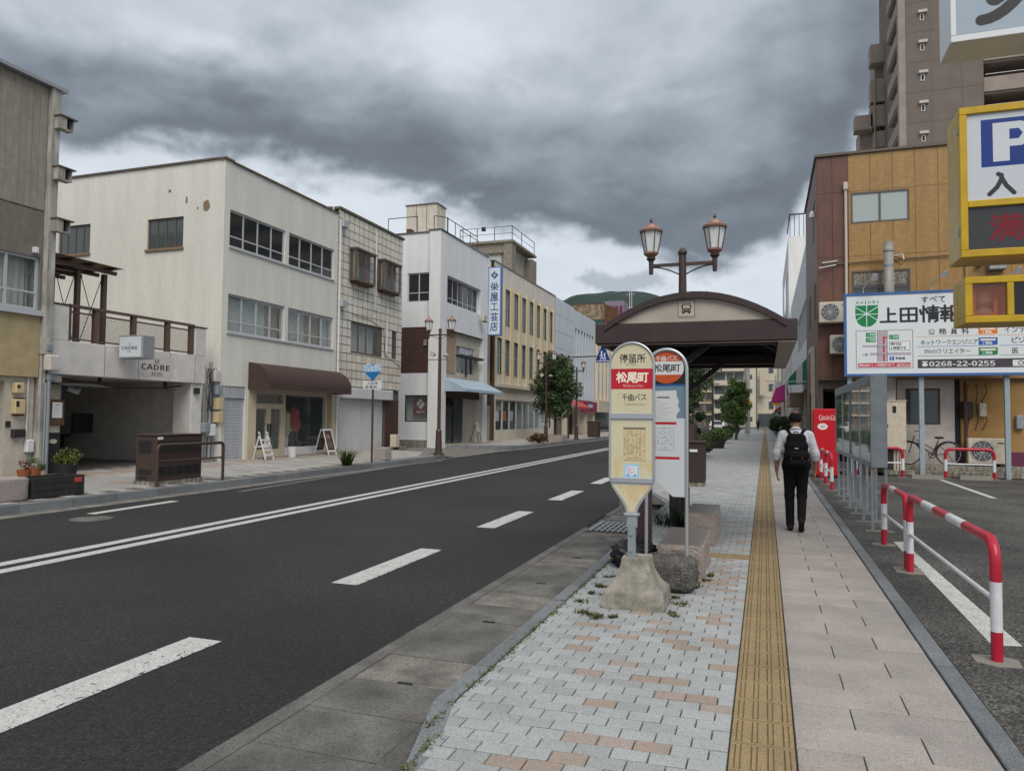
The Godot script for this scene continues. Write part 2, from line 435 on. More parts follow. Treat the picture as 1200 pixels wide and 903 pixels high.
func mat(key: String, c: Color, rough := 0.8, o := {}) -> StandardMaterial3D:
	var m := StandardMaterial3D.new()
	m.resource_name = key
	m.albedo_color = c
	m.roughness = rough
	m.metallic = o.get("metal", 0.0)
	m.metallic_specular = o.get("spec", 0.5)
	if o.has("tex"):
		m.albedo_texture = T[o.tex]
		m.uv1_triplanar = true; m.uv1_world_triplanar = true
		m.uv1_scale = Vector3.ONE * o.get("scale", 1.0)
	if o.has("bump"):
		m.heightmap_enabled = true; m.heightmap_texture = T[o.bump]; m.heightmap_scale = o.get("bumpcm", 0.2)
		m.uv1_triplanar = true; m.uv1_world_triplanar = true
		m.uv1_scale = Vector3.ONE * o.get("scale", 1.0)
	if o.has("detail"):
		m.detail_enabled = true; m.detail_albedo = T[o.detail]; m.detail_blend_mode = BaseMaterial3D.BLEND_MODE_MUL
		m.detail_uv_layer = BaseMaterial3D.DETAIL_UV_2
		m.uv2_triplanar = true; m.uv2_world_triplanar = true
		m.uv2_scale = Vector3.ONE * o.get("dscale", 0.2)
	if o.has("coat"):
		m.clearcoat_enabled = true; m.clearcoat = o.coat; m.clearcoat_roughness = o.get("coatrough", 0.15)
	if o.has("vc"): m.vertex_color_use_as_albedo = true
	if o.has("back"):
		m.backlight_enabled = true; m.backlight = o.back
	M[key] = m
	return m

func glass(key: String, c: Color, alpha: float) -> void:
	var m := StandardMaterial3D.new()
	m.resource_name = key
	m.albedo_color = Color(c.r, c.g, c.b, alpha)
	m.transparency = BaseMaterial3D.TRANSPARENCY_ALPHA
	m.roughness = 0.03
	M[key] = m

func make_materials() -> void:
	T.grain = itex(speck_image(512, 0.88, 0.06, [[0.03, 1.0], [0.03, 0.68]], 1))
	T.asphalt = itex(speck_image(1024, 0.66, 0.13, [[0.012, 1.0], [0.05, 0.9], [0.07, 0.4]], 2))
	T.granite = itex(speck_image(512, 0.90, 0.045, [[0.06, 1.0], [0.06, 0.74]], 3))
	T.coarse = itex(noise_image(512, 0.008, 5, 0.70, 1.0, 4, 1.0, FastNoiseLite.TYPE_SIMPLEX_SMOOTH, 1.3))
	T.soft = itex(noise_image(512, 0.008, 5, 0.92, 1.0, 5, 1.0, FastNoiseLite.TYPE_SIMPLEX_SMOOTH, 1.3))
	T.streak = itex(noise_image(512, 0.02, 4, 0.70, 1.0, 6, 6.0, FastNoiseLite.TYPE_SIMPLEX_SMOOTH, 1.4))
	T.faint_streak = itex(noise_image(512, 0.015, 4, 0.93, 1.0, 7, 6.0, FastNoiseLite.TYPE_SIMPLEX_SMOOTH, 1.3))
	T.plaster = itex(noise_image(512, 0.03, 5, 0.95, 1.0, 15, 1.0, FastNoiseLite.TYPE_SIMPLEX_SMOOTH, 1.3))
	T.hint = itex(noise_image(512, 0.015, 4, 0.955, 1.0, 16, 6.0, FastNoiseLite.TYPE_SIMPLEX_SMOOTH, 1.3))
	T.lanes = itex(noise_image(512, 0.006, 5, 0.74, 1.0, 18, 1.0, FastNoiseLite.TYPE_SIMPLEX_SMOOTH, 1.5))
	T.rough = itex(noise_image(512, 0.03, 5, 0.0, 1.0, 8, 1.0, FastNoiseLite.TYPE_SIMPLEX_SMOOTH, 1.6))
	T.fine = itex(noise_image(512, 0.12, 3, 0.0, 1.0, 9, 1.0, FastNoiseLite.TYPE_SIMPLEX_SMOOTH, 1.6))
	T.pebble = itex(noise_image(512, 0.05, 2, 0.45, 1.0, 10, 1.0, FastNoiseLite.TYPE_CELLULAR, 1.6))
	mat("asphalt", lin(0.052, 0.052, 0.056), 0.85, {"tex": "asphalt", "scale": 0.15, "detail": "lanes", "dscale": 0.07, "bump": "asphalt", "bumpcm": 0.35})
	mat("lot", lin(0.215, 0.205, 0.188), 0.9, {"tex": "asphalt", "scale": 0.13, "detail": "lanes", "dscale": 0.16, "bump": "asphalt", "bumpcm": 0.35})
	mat("ground", lin(0.12, 0.12, 0.11), 0.95, {"tex": "grain", "scale": 0.4})
	mat("bed", lin(0.12, 0.112, 0.095), 0.95, {"tex": "grain", "scale": 2.0})
	mat("gutter", lin(0.205, 0.195, 0.178), 0.88, {"tex": "granite", "scale": 0.45, "detail": "coarse", "dscale": 0.45, "bump": "granite", "bumpcm": 0.15})
	mat("gutter_light", lin(0.29, 0.268, 0.235), 0.88, {"tex": "granite", "scale": 0.4, "detail": "coarse", "dscale": 0.6, "bump": "granite", "bumpcm": 0.2})
	mat("kerb", lin(0.25, 0.268, 0.28), 0.8, {"tex": "granite", "scale": 0.5, "detail": "soft", "dscale": 0.9})
	mat("kerb_dark", lin(0.205, 0.22, 0.23), 0.8, {"tex": "granite", "scale": 0.5, "detail": "soft", "dscale": 0.9})
	for k in 4:
		var g: float = [0.47, 0.52, 0.43, 0.50][k]
		mat("paver_%d" % k, lin(g * 0.965, g * 1.0, g * 1.0), 0.85, {"tex": "granite", "scale": 1.0, "detail": "soft", "dscale": 0.37})
	mat("paver_pink", lin(0.44, 0.35, 0.29), 0.85, {"tex": "granite", "scale": 1.0, "detail": "soft", "dscale": 0.37})
	mat("paver_pale_pink", lin(0.46, 0.375, 0.33), 0.85, {"tex": "granite", "scale": 1.0, "detail": "soft", "dscale": 0.37})
	for k in 3:
		var g: float = [0.46, 0.43, 0.49][k]
		mat("slab_%d" % k, lin(g * 1.0, g * 0.90, g * 0.835), 0.82, {"tex": "granite", "scale": 0.9, "detail": "soft", "dscale": 0.5})
	mat("tactile", lin(0.42, 0.305, 0.155), 0.8, {"tex": "grain", "scale": 0.7, "detail": "soft", "dscale": 0.6})
	mat("tactile_b", lin(0.385, 0.275, 0.14), 0.8, {"tex": "grain", "scale": 0.7, "detail": "soft", "dscale": 0.6})
	mat("paint", lin(0.70, 0.70, 0.67), 0.75, {"tex": "grain", "scale": 0.4, "detail": "soft", "dscale": 1.1})
	mat("worn_paint", lin(0.50, 0.50, 0.48), 0.8, {"tex": "asphalt", "scale": 1.0, "detail": "coarse", "dscale": 2.0})
	mat("moss", lin(0.10, 0.105, 0.02), 0.95, {"tex": "grain", "scale": 5.0})
	mat("leftpave", Color.WHITE, 0.85, {"vc": 1, "tex": "granite", "scale": 2.0, "detail": "soft", "dscale": 0.3})
	mat("cream", lin(0.74, 0.725, 0.66), 0.9, {"tex": "plaster", "scale": 0.5, "detail": "hint", "dscale": 0.2, "bump": "plaster", "bumpcm": 0.6})
	mat("bare_plaster", lin(0.32, 0.22, 0.13), 0.9, {"tex": "grain", "scale": 2.0})
	mat("white_tile", lin(0.72, 0.69, 0.61), 0.5, {"tex": "soft", "scale": 0.3})
	mat("white_tile_b", lin(0.69, 0.66, 0.58), 0.5, {"tex": "soft", "scale": 0.3})
	mat("white_tile_c", lin(0.66, 0.57, 0.47), 0.55, {"tex": "soft", "scale": 0.3})
	mat("grout", lin(0.10, 0.085, 0.075), 0.95)
	mat("white_wall", lin(0.76, 0.775, 0.80), 0.85, {"tex": "plaster", "scale": 0.5, "detail": "hint", "dscale": 0.2, "bump": "fine", "bumpcm": 0.2})
	mat("bright_wall", lin(0.78, 0.78, 0.77), 0.8, {"tex": "plaster", "scale": 0.5, "detail": "hint", "dscale": 0.2})
	mat("board_concrete", lin(0.34, 0.305, 0.25), 0.95, {"tex": "faint_streak", "scale": 0.6, "detail": "soft", "dscale": 0.8, "bump": "streak", "bumpcm": 0.4})
	mat("dark_concrete", lin(0.22, 0.195, 0.165), 0.95, {"tex": "faint_streak", "scale": 0.5, "detail": "soft", "dscale": 0.9})
	mat("pale_concrete", lin(0.55, 0.53, 0.475), 0.95, {"tex": "streak", "scale": 0.35, "detail": "soft", "dscale": 0.8})
	mat("ochre_plaster", lin(0.43, 0.345, 0.195), 0.9, {"tex": "soft", "scale": 0.6, "bump": "fine", "bumpcm": 0.2})
	mat("ivory_wall", lin(0.60, 0.55, 0.46), 0.9, {"tex": "faint_streak", "scale": 0.4, "detail": "soft", "dscale": 0.8})
	mat("fascia", lin(0.66, 0.63, 0.60), 0.75, {"tex": "soft", "scale": 0.4})
	mat("garage", lin(0.66, 0.62, 0.56), 0.9, {"tex": "soft", "scale": 0.5})
	mat("brown_metal", lin(0.062, 0.038, 0.031), 0.5, {"tex": "soft", "scale": 1.5})
	mat("shelter_brown", lin(0.048, 0.026, 0.026), 0.45, {"tex": "soft", "scale": 0.8, "detail": "faint_streak", "dscale": 0.7})
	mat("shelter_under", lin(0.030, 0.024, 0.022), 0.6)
	mat("shelter_panel", lin(0.46, 0.40, 0.335), 0.6, {"tex": "soft", "scale": 0.7})
	mat("shelter_soffit", lin(0.34, 0.29, 0.245), 0.6, {"tex": "faint_streak", "scale": 0.7})
	mat("copper", lin(0.36, 0.20, 0.15), 0.5, {"tex": "soft", "scale": 3.0, "metal": 0.3})
	mat("lamp_glass", lin(0.74, 0.76, 0.77), 0.3)
	mat("alu", lin(0.50, 0.52, 0.55), 0.38, {"metal": 0.7})
	mat("grey_paint", lin(0.25, 0.285, 0.31), 0.5, {"tex": "soft", "scale": 1.2})
	mat("galv", lin(0.36, 0.38, 0.40), 0.5, {"metal": 0.4, "tex": "soft", "scale": 2.0})
	mat("pale_blue_post", lin(0.34, 0.41, 0.46), 0.5, {"tex": "soft", "scale": 1.4})
	mat("iron", lin(0.022, 0.021, 0.021), 0.5)
	mat("black", lin(0.012, 0.012, 0.013), 0.7)
	mat("bin_bag", lin(0.012, 0.012, 0.014), 0.3)
	mat("white_metal", lin(0.66, 0.66, 0.66), 0.45)
	mat("ivory_box", lin(0.60, 0.53, 0.42), 0.5, {"tex": "soft", "scale": 1.0})
	mat("yellow_box", lin(0.55, 0.43, 0.25), 0.5)
	mat("red_paint", lin(0.46, 0.012, 0.035), 0.35, {"tex": "soft", "scale": 1.5})
	mat("white_paint", lin(0.70, 0.72, 0.74), 0.35, {"tex": "soft", "scale": 1.5})
	mat("vending_red", lin(0.52, 0.012, 0.03), 0.3)
	mat("sign_yellow", lin(0.58, 0.37, 0.012), 0.35, {"tex": "soft", "scale": 1.0})
	mat("sign_yellow_side", lin(0.58, 0.37, 0.012), 0.35, {"tex": "soft", "scale": 1.0})
	mat("sign_white", lin(0.72, 0.74, 0.76), 0.4)
	mat("sign_blue", lin(0.045, 0.13, 0.34), 0.4)
	mat("amber", lin(0.62, 0.20, 0.01), 0.25)
	mat("shutter", lin(0.42, 0.44, 0.48), 0.5, {"tex": "faint_streak", "scale": 0.7})
	mat("white_shutter", lin(0.60, 0.60, 0.60), 0.5, {"tex": "faint_streak", "scale": 0.7})
	mat("awning_brown", lin(0.060, 0.034, 0.028), 0.8, {"tex": "soft", "scale": 0.9})
	mat("awning_blue", lin(0.36, 0.46, 0.55), 0.55, {"tex": "faint_streak", "scale": 0.5})
	mat("cream_frame", lin(0.52, 0.45, 0.33), 0.6)
	mat("alu_frame", lin(0.45, 0.47, 0.49), 0.45)
	mat("bronze_frame", lin(0.115, 0.085, 0.065), 0.5)
	mat("dark_glass", lin(0.022, 0.025, 0.027), 0.06)
	mat("grey_glass", lin(0.07, 0.085, 0.09), 0.08)
	mat("frosted", lin(0.40, 0.45, 0.45), 0.25)
	mat("teal_glass", lin(0.14, 0.22, 0.24), 0.12)
	glass("clear", Color(0.85, 0.93, 0.90), 0.03)
	glass("green_clear", Color(0.72, 0.80, 0.78), 0.08)
	mat("curtain", lin(0.46, 0.49, 0.47), 0.95, {"back": Color(0.2, 0.2, 0.2)})
	mat("tan_curtain", lin(0.34, 0.25, 0.17), 0.95)
	mat("brick_brown", lin(0.105, 0.048, 0.036), 0.85, {"tex": "grain", "scale": 3.0})
	mat("brick_brown_b", lin(0.085, 0.042, 0.033), 0.85, {"tex": "grain", "scale": 3.0})
	mat("chocolate", lin(0.155, 0.067, 0.046), 0.5, {"tex": "soft", "scale": 0.4, "detail": "faint_streak", "dscale": 0.4, "bump": "fine", "bumpcm": 0.15})
	mat("ochre_tile", lin(0.41, 0.235, 0.075), 0.30, {"tex": "soft", "detail": "faint_streak", "dscale": 0.35, "bump": "rough", "scale": 1.2, "bumpcm": 0.45})
	mat("ochre_wall", lin(0.38, 0.22, 0.075), 0.8, {"tex": "soft", "scale": 0.5})
	mat("pink_wall", lin(0.60, 0.54, 0.50), 0.85, {"tex": "soft", "scale": 0.5})
	mat("yellow_panel", lin(0.70, 0.645, 0.58), 0.8, {"tex": "faint_streak", "scale": 0.3})
	mat("yellow_rib", lin(0.60, 0.49, 0.30), 0.7)
	mat("beige_wall", lin(0.62, 0.565, 0.46), 0.85, {"tex": "faint_streak", "scale": 0.3})
	mat("blue_grey_panel", lin(0.60, 0.66, 0.72), 0.7, {"tex": "faint_streak", "scale": 0.2})
	mat("green_grey", lin(0.38, 0.44, 0.44), 0.7)
	mat("tower", lin(0.255, 0.205, 0.175), 0.85, {"tex": "grain", "scale": 0.6, "detail": "soft", "dscale": 0.1})
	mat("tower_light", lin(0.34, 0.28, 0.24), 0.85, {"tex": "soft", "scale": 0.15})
	mat("magenta", lin(0.40, 0.015, 0.17), 0.6)
	mat("awning_green", lin(0.012, 0.17, 0.085), 0.7)
	mat("awning_white", lin(0.55, 0.54, 0.48), 0.7)
	mat("awning_red", lin(0.40, 0.05, 0.05), 0.7)
	mat("old_concrete", lin(0.44, 0.40, 0.325), 0.95, {"tex": "streak", "scale": 1.2, "detail": "coarse", "dscale": 2.2, "bump": "rough", "bumpcm": 0.4})
	mat("foot_concrete", lin(0.46, 0.425, 0.355), 0.9, {"tex": "granite", "scale": 0.8, "detail": "coarse", "dscale": 1.3, "bump": "fine", "bumpcm": 0.15})
	mat("rail_brown", lin(0.105, 0.066, 0.05), 0.55)
	mat("shop_wall", lin(0.78, 0.74, 0.66), 0.8)
	mat("rough_stone", lin(0.36, 0.34, 0.31), 0.95, {"tex": "pebble", "scale": 3.0, "detail": "coarse", "dscale": 2.0, "bump": "rough", "bumpcm": 1.2})
	mat("red_granite", lin(0.43, 0.36, 0.315), 0.9, {"tex": "granite", "scale": 1.6, "detail": "soft", "dscale": 1.8, "bump": "rough", "bumpcm": 0.9})
	mat("polished_granite", lin(0.22, 0.185, 0.17), 0.3, {"tex": "granite", "scale": 2.0})
	mat("pink_granite", lin(0.46, 0.39, 0.36), 0.85, {"tex": "granite", "scale": 1.5, "bump": "rough", "bumpcm": 0.8})
	mat("black_wood", lin(0.028, 0.026, 0.025), 0.8, {"tex": "streak", "scale": 1.0})
	mat("wood", lin(0.14, 0.07, 0.03), 0.7, {"tex": "streak", "scale": 2.0})
	mat("terracotta", lin(0.28, 0.09, 0.04), 0.85)
	mat("soil", lin(0.05, 0.038, 0.027), 1.0)
	mat("bark", lin(0.10, 0.08, 0.062), 0.95, {"tex": "streak", "scale": 1.6})
	mat("leaf", Color.WHITE, 0.6, {"vc": 1, "back": Color(0.25, 0.30, 0.12)})
	mat("mountain", lin(0.024, 0.048, 0.022), 1.0, {"tex": "coarse", "scale": 0.004})
	mat("rust", lin(0.16, 0.07, 0.035), 0.9, {"tex": "coarse", "scale": 0.5})
	mat("weathered", lin(0.42, 0.33, 0.22), 0.9, {"tex": "streak", "scale": 0.2, "detail": "coarse", "dscale": 0.3})
	mat("far_beige", lin(0.62, 0.565, 0.46), 0.85, {"tex": "plaster", "scale": 0.1})
	mat("far_pane", lin(0.07, 0.085, 0.09), 0.08)
	mat("violet_block", lin(0.22, 0.18, 0.23), 0.8)
	mat("car_white", lin(0.62, 0.63, 0.64), 0.25, {"coat": 0.6})
	mat("rubber", lin(0.018, 0.018, 0.018), 0.8)
	mat("chrome", lin(0.55, 0.55, 0.55), 0.25, {"metal": 0.9})
	mat("cloth_white", lin(0.72, 0.72, 0.75), 0.9)
	mat("cloth_green", lin(0.42, 0.45, 0.25), 0.9)
	mat("cloth_red", lin(0.35, 0.03, 0.04), 0.9)
	mat("cloth_dark", lin(0.03, 0.03, 0.04), 0.9)
	mat("cloth_plum", lin(0.12, 0.03, 0.07), 0.9)
	mat("skin", lin(0.45, 0.28, 0.20), 0.6)
	mat("body", Color.WHITE, 0.85, {"vc": 1, "spec": 0.2, "bump": "rough", "scale": 1.6, "bumpcm": 1.2})
	mat("pack", lin(0.009, 0.009, 0.01), 0.8, {"spec": 0.25, "bump": "fine", "scale": 4.0, "bumpcm": 0.15})
	mat("orange", lin(0.60, 0.15, 0.01), 0.5)
	mat("gravelly_paint", lin(0.30, 0.28, 0.24), 0.9, {"tex": "grain", "scale": 2.0})

# ---------------------------------------------------------------- sky
func cloud_floor(az: float, n: FastNoiseLite) -> float:   # elevation of the underside of the dark cloud bank, by azimuth in degrees
	var k := [[-60.0, 15.5], [-51.0, 17.3], [-42.0, 18.7], [-32.0, 17.9], [-26.0, 16.5], [-19.0, 14.9], [-9.0, 12.5], [-2.8, 11.3], [0.5, 12.4], [4.0, 16.5], [7.0, 20.0], [14.0, 17.0]]
	if az <= -60.0 or az >= 14.0:
		return 16.2 + 4.5 * n.get_noise_2d(cos(deg_to_rad(az)) * 60.0, sin(deg_to_rad(az)) * 60.0)
	for i in k.size() - 1:
		if az < k[i + 1][0]:
			var t: float = (az - k[i][0]) / (k[i + 1][0] - k[i][0])
			return lerpf(k[i][1], k[i + 1][1], t * t * (3.0 - 2.0 * t))
	return 17.0

func make_sky() -> Image:
	var w := 2048
	var h := 1024
	var im := Image.create(w, h, false, Image.FORMAT_RGBF)
	var n1 := FastNoiseLite.new()
	n1.seed = 24; n1.frequency = 1.15; n1.fractal_octaves = 5; n1.fractal_type = FastNoiseLite.FRACTAL_FBM; n1.noise_type = FastNoiseLite.TYPE_SIMPLEX_SMOOTH
	var n2 := FastNoiseLite.new()
	n2.seed = 8; n2.frequency = 0.02
	var n3 := FastNoiseLite.new()
	n3.seed = 31; n3.frequency = 3.2; n3.fractal_octaves = 4; n3.noise_type = FastNoiseLite.TYPE_SIMPLEX_SMOOTH
	var n4 := FastNoiseLite.new()       # billows and wisps
	n4.seed = 77; n4.frequency = 4.6; n4.fractal_octaves = 6; n4.fractal_gain = 0.58; n4.noise_type = FastNoiseLite.TYPE_SIMPLEX_SMOOTH
	n4.domain_warp_enabled = true; n4.domain_warp_amplitude = 0.14; n4.domain_warp_frequency = 2.0
	for y in h:
		var el := 90.0 - (y + 0.5) / h * 180.0
		if el < -6.0:
			for x in w: im.set_pixel(x, y, Color(0.30, 0.30, 0.29))
			continue
		var ce := cos(deg_to_rad(el))
		var se := sin(deg_to_rad(el))
		for x in w:
			var az := (x + 0.5) / w * 360.0
			if az > 180.0: az -= 360.0
			var d := Vector3(sin(deg_to_rad(az)) * ce, se, -cos(deg_to_rad(az)) * ce)
			var p := Vector3(d.x, d.y * 2.6, d.z) / (0.42 + maxf(se, 0.0)) # clouds flatten towards the horizon
			var a := n1.get_noise_3dv(p * 1.7)
			var c := n3.get_noise_3dv(p * 1.6)
			var g := n4.get_noise_3d(p.x * 1.5, p.y * 1.9, p.z * 1.5)
			var t := el - cloud_floor(az, n2) + 1.9 * a + 0.9 * c + 1.5 * g
			var thick := 7.5 + 2.2 * smoothstep(-30.0, -5.0, az) - 2.8 * smoothstep(-25.0, -48.0, az) if absf(az + 20.0) < 60.0 else 7.0
			var bright := 0.50 + 0.04 * a + 0.03 * c + 0.03 * g - 0.003 * maxf(el, 0.0)
			var bank := 0.124 + 0.015 * c + 0.02 * a + 0.018 * g          # underside of the bank
			var veil := 0.203 + 0.045 * a + 0.02 * c + 0.025 * g          # grey cloud above it
			var open := 0.36 + 0.13 * a + 0.035 * c + 0.045 * g           # thin bright cloud higher up
			var k := t / thick + 0.2 * a + 0.06 * c
			var v := lerpf(bank, veil, smoothstep(0.3, 1.0, k))
			v = lerpf(v, open, smoothstep(0.75, 1.75, k))
			v = lerpf(bright, v, smoothstep(-0.6, 1.6, t))
			# cap of cloud on the mountain
			var q := Vector2((az + 10.2) / 5.4, (el - 10.35 - 0.25 * sin(az * 1.3)) / 1.05)
			var cap := clampf(1.0 - q.length() + 0.5 * c + 0.4 * n3.get_noise_3dv(d * 40.0), 0.0, 1.0)
			v = lerpf(v, 0.26, smoothstep(0.1, 0.5, cap) * 0.75)
			var cool := Color(0.865, 1.0, 1.15).lerp(Color(0.925, 1.0, 1.085), smoothstep(0.14, 0.45, v))
			im.set_pixel(x, y, Color(v * cool.r, v * cool.g, v * cool.b))
	return im

func slope_y(x: float) -> float:      # the far pavement rises gently from its kerb to the house fronts
	return 0.05 + clampf((-12.05 - x) * 0.025, 0.0, 0.11)

func _ready() -> void:
	rng.seed = 7
	# camera
	var cam := Camera3D.new()
	cam.name = "camera"
	cam.position = Vector3(0, 1.6, 0)
	cam.basis = Basis(Vector3(0.94514, 0.00979, -0.32655), Vector3(0.00484, 0.99901, 0.04416), Vector3(0.32666, -0.04319, 0.94415)).orthonormalized()
	cam.keep_aspect = Camera3D.KEEP_HEIGHT
	cam.fov = 55.51
	cam.near = 0.05; cam.far = 9000.0
	add_child(cam)
	# sky
	var pano := PanoramaSkyMaterial.new()
	pano.panorama = ImageTexture.create_from_image(make_sky())
	var sky := Sky.new()
	sky.sky_material = pano
	var env := Environment.new()
	env.background_mode = Environment.BG_SKY
	env.sky = sky
	env.background_energy_multiplier = 1.0
	env.tonemap_mode = Environment.TONE_MAPPER_LINEAR
	env.tonemap_exposure = 1.66
	env.sdfgi_enabled = true; env.ssao_enabled = true; env.ssil_enabled = true
	env.fog_enabled = true
	env.fog_density = 0.00002
	env.fog_light_color = Color(0.40, 0.55, 0.76)
	var we := WorldEnvironment.new()
	we.name = "environment"
	we.environment = env
	add_child(we)
	# the sun behind the clouds: high, behind the camera
	var sun := DirectionalLight3D.new()
	sun.name = "sun"
	sun.light_energy = 0.5
	sun.light_angular_distance = 40.0
	sun.light_color = Color(1.0, 0.975, 0.94)
	sun.shadow_enabled = true
	add_child(sun)
	sun.look_at_from_position(Vector3(8.5, 24, 17), Vector3.ZERO)
	make_materials()
	make_ground()
	near_pavement()
	far_pavement()
	concrete_house()
	bistro()
	cream_house()
	tiled_house()
	white_house()
	yellow_house()
	panel_house()
	far_left()
	brown_house()
	far_right()
	apartment_tower()
	far_street()
	mountain()
	shelter()
	bus_signs()
	benches()
	rails()
	notice_case()
	billboard()
	parking_sign()
	lot_things()
	left_things()
	street_lamps()
	people()
	plants()

# ---------------------------------------------------------------- ground
func sheet(b: B, x0: float, z0: float, x1: float, z1: float, y: float) -> void:
	b.oquad(Vector3(x0, y, z0), Vector3(x1, y, z0), Vector3(x1, y, z1), Vector3(x0, y, z1), Vector3((x0 + x1) * 0.5, y - 1.0, (z0 + z1) * 0.5))

func strip(b: B, p: Array, w0: float, w1: float, y: float) -> void:    # a sheet along a line of (x, z) points, w0 to w1 sideways
	for i in p.size() - 1:
		var a: Vector2 = p[i]; var c: Vector2 = p[i + 1]
		b.oquad(Vector3(a.x + w0, y, a.y), Vector3(a.x + w1, y, a.y), Vector3(c.x + w1, y, c.y), Vector3(c.x + w0, y, c.y), Vector3(a.x, y - 1.0, a.y))

func drift(z: float) -> float:    # the road turns very slightly to the left of the pavement
	return -0.0105 * (-z - 5.0)

func make_ground() -> void:
	O = Vector3.ZERO
	var b := nb()
	sheet(b, -5000, -6000, 5000, 600, -0.16)
	structure("ground", b, M.ground)
	b = nb()
	b.oquad(Vector3(-11.6, ROAD_Y, 30), Vector3(-2.66, ROAD_Y, 30), Vector3(-2.66, ROAD_Y, -14.0), Vector3(-11.6, ROAD_Y, -14.0), Vector3(-6, -3, 0))
	b.oquad(Vector3(-11.6, ROAD_Y, -14.0), Vector3(-2.66, ROAD_Y, -14.0), Vector3(-3.6, ROAD_Y, -19.5), Vector3(-12.0, ROAD_Y, -19.5), Vector3(-6, -3, -16))
	b.oquad(Vector3(-12.0, ROAD_Y, -19.5), Vector3(-3.6, ROAD_Y, -19.5), Vector3(-3.6, ROAD_Y, -170), Vector3(-12.6, ROAD_Y, -170), Vector3(-6, -3, -90))
	b.oquad(Vector3(-40, ROAD_Y, -27.8), Vector3(-12.2, ROAD_Y, -27.8), Vector3(-12.2, ROAD_Y, -34.6), Vector3(-40, ROAD_Y, -34.6), Vector3(-20, -3, -30))
	structure("road", b, M.asphalt)
	# markings
	var k := 0
	for i in 12:
		var z0 := -2.52 - 4.06 * (i - 0.0) + 4.06 * 0.0
		z0 = -2.45 - 4.06 * i + 0.0
		var m := nb()
		var za := z0 + 0.0
		var zb := z0 - 2.1
		var xa := -4.15 + drift(za); var xb := -4.15 + drift(zb)
		m.oquad(Vector3(xa - 0.01, ROAD_Y + 0.004, za), Vector3(xa + 0.29, ROAD_Y + 0.004, za), Vector3(xb + 0.29, ROAD_Y + 0.004, zb), Vector3(xb - 0.01, ROAD_Y + 0.004, zb), Vector3(xa, -3, za))
		var lm := structure("lane_marking", m, M.paint)
		# chips and cracks worn through the paint
		if i < 4:
			var ch := nb()
			for q in 46:
				var cz := lerpf(za, zb, rng.randf()); var cx := xa + drift(cz) - drift(za) + (0.29 - 0.05 * rng.randf() * rng.randf() if rng.randf() < 0.55 else rng.randf() * 0.29)
				var ang := rng.randf() * PI
				var d1 := Vector3(cos(ang), 0, sin(ang)) * rng.randf_range(0.008, 0.045); var d2 := Vector3(-sin(ang), 0, cos(ang)) * rng.randf_range(0.002, 0.008)
				var c0 := Vector3(cx, ROAD_Y + 0.0065, cz)
				ch.oquad(c0 - d1, c0 - d2, c0 + d1 * rng.randf_range(0.6, 1.2), c0 + d2, c0 - Vector3.UP)
			var cm := put(lm, "worn_chips", ch, M.asphalt)
			cm.set_meta("kind", "stuff")
	for off in [[-7.62, -7.81], [-7.98, -8.17]]:
		var m := nb()
		for seg in [[30.0, -30.0], [-30.0, -100.0]]:
			m.oquad(Vector3(off[0] + drift(seg[0]), ROAD_Y + 0.004, seg[0]), Vector3(off[1] + drift(seg[0]), ROAD_Y + 0.004, seg[0]), Vector3(off[1] + drift(seg[1]), ROAD_Y + 0.004, seg[1]), Vector3(off[0] + drift(seg[1]), ROAD_Y + 0.004, seg[1]), Vector3(off[0], -3, 0))
		structure("centre_line", m, M.paint)
	var e := nb()
	e.oquad(Vector3(-10.66, ROAD_Y + 0.004, -9.42), Vector3(-10.86, ROAD_Y + 0.004, -9.42), Vector3(-11.0, ROAD_Y + 0.004, -11.45), Vector3(-10.8, ROAD_Y + 0.004, -11.45), Vector3(-10.8, -3, -10))
	structure("edge_line", e, M.paint)
	e = nb()
	strip(e, [Vector2(-10.9, -13.4), Vector2(-11.36, -18.1), Vector2(-11.75, -24.0), Vector2(-12.2, -28.5)], -0.15, 0.0, ROAD_Y + 0.004)
	structure("edge_line", e, M.worn_paint)
	e = nb()
	var poly := PackedVector2Array()
	for i in 20: poly.append(Vector2(-10.25 + 0.32 * cos(TAU * i / 20.0), -9.0 + 0.32 * sin(TAU * i / 20.0)))
	e.prism(poly, func(x, y, d): return Vector3(x, ROAD_Y + d, y), 0.001, 0.006)
	structure("manhole_cover", e, M.gutter)
	# the car park beside the pavement
	e = nb()
	sheet(e, 1.17, -23.95, 60, 30, 0.0)
	sheet(e, 1.17, -60, 1.45, -23.95, 0.0)
	structure("parking_lot", e, M.lot)
	e = nb()
	e.oquad(Vector3(1.53, 0.004, -6.15), Vector3(1.73, 0.004, -6.2), Vector3(1.72, 0.004, -10.95), Vector3(1.60, 0.004, -10.9), Vector3(1.6, -3, -8))
	structure("parking_line", e, M.paint)
	e = nb()
	e.oquad(Vector3(4.49, 0.004, -22.9), Vector3(4.62, 0.004, -22.9), Vector3(4.60, 0.004, -17.9), Vector3(4.47, 0.004, -17.9), Vector3(4.6, -3, -20))
	structure("parking_line", e, M.paint)

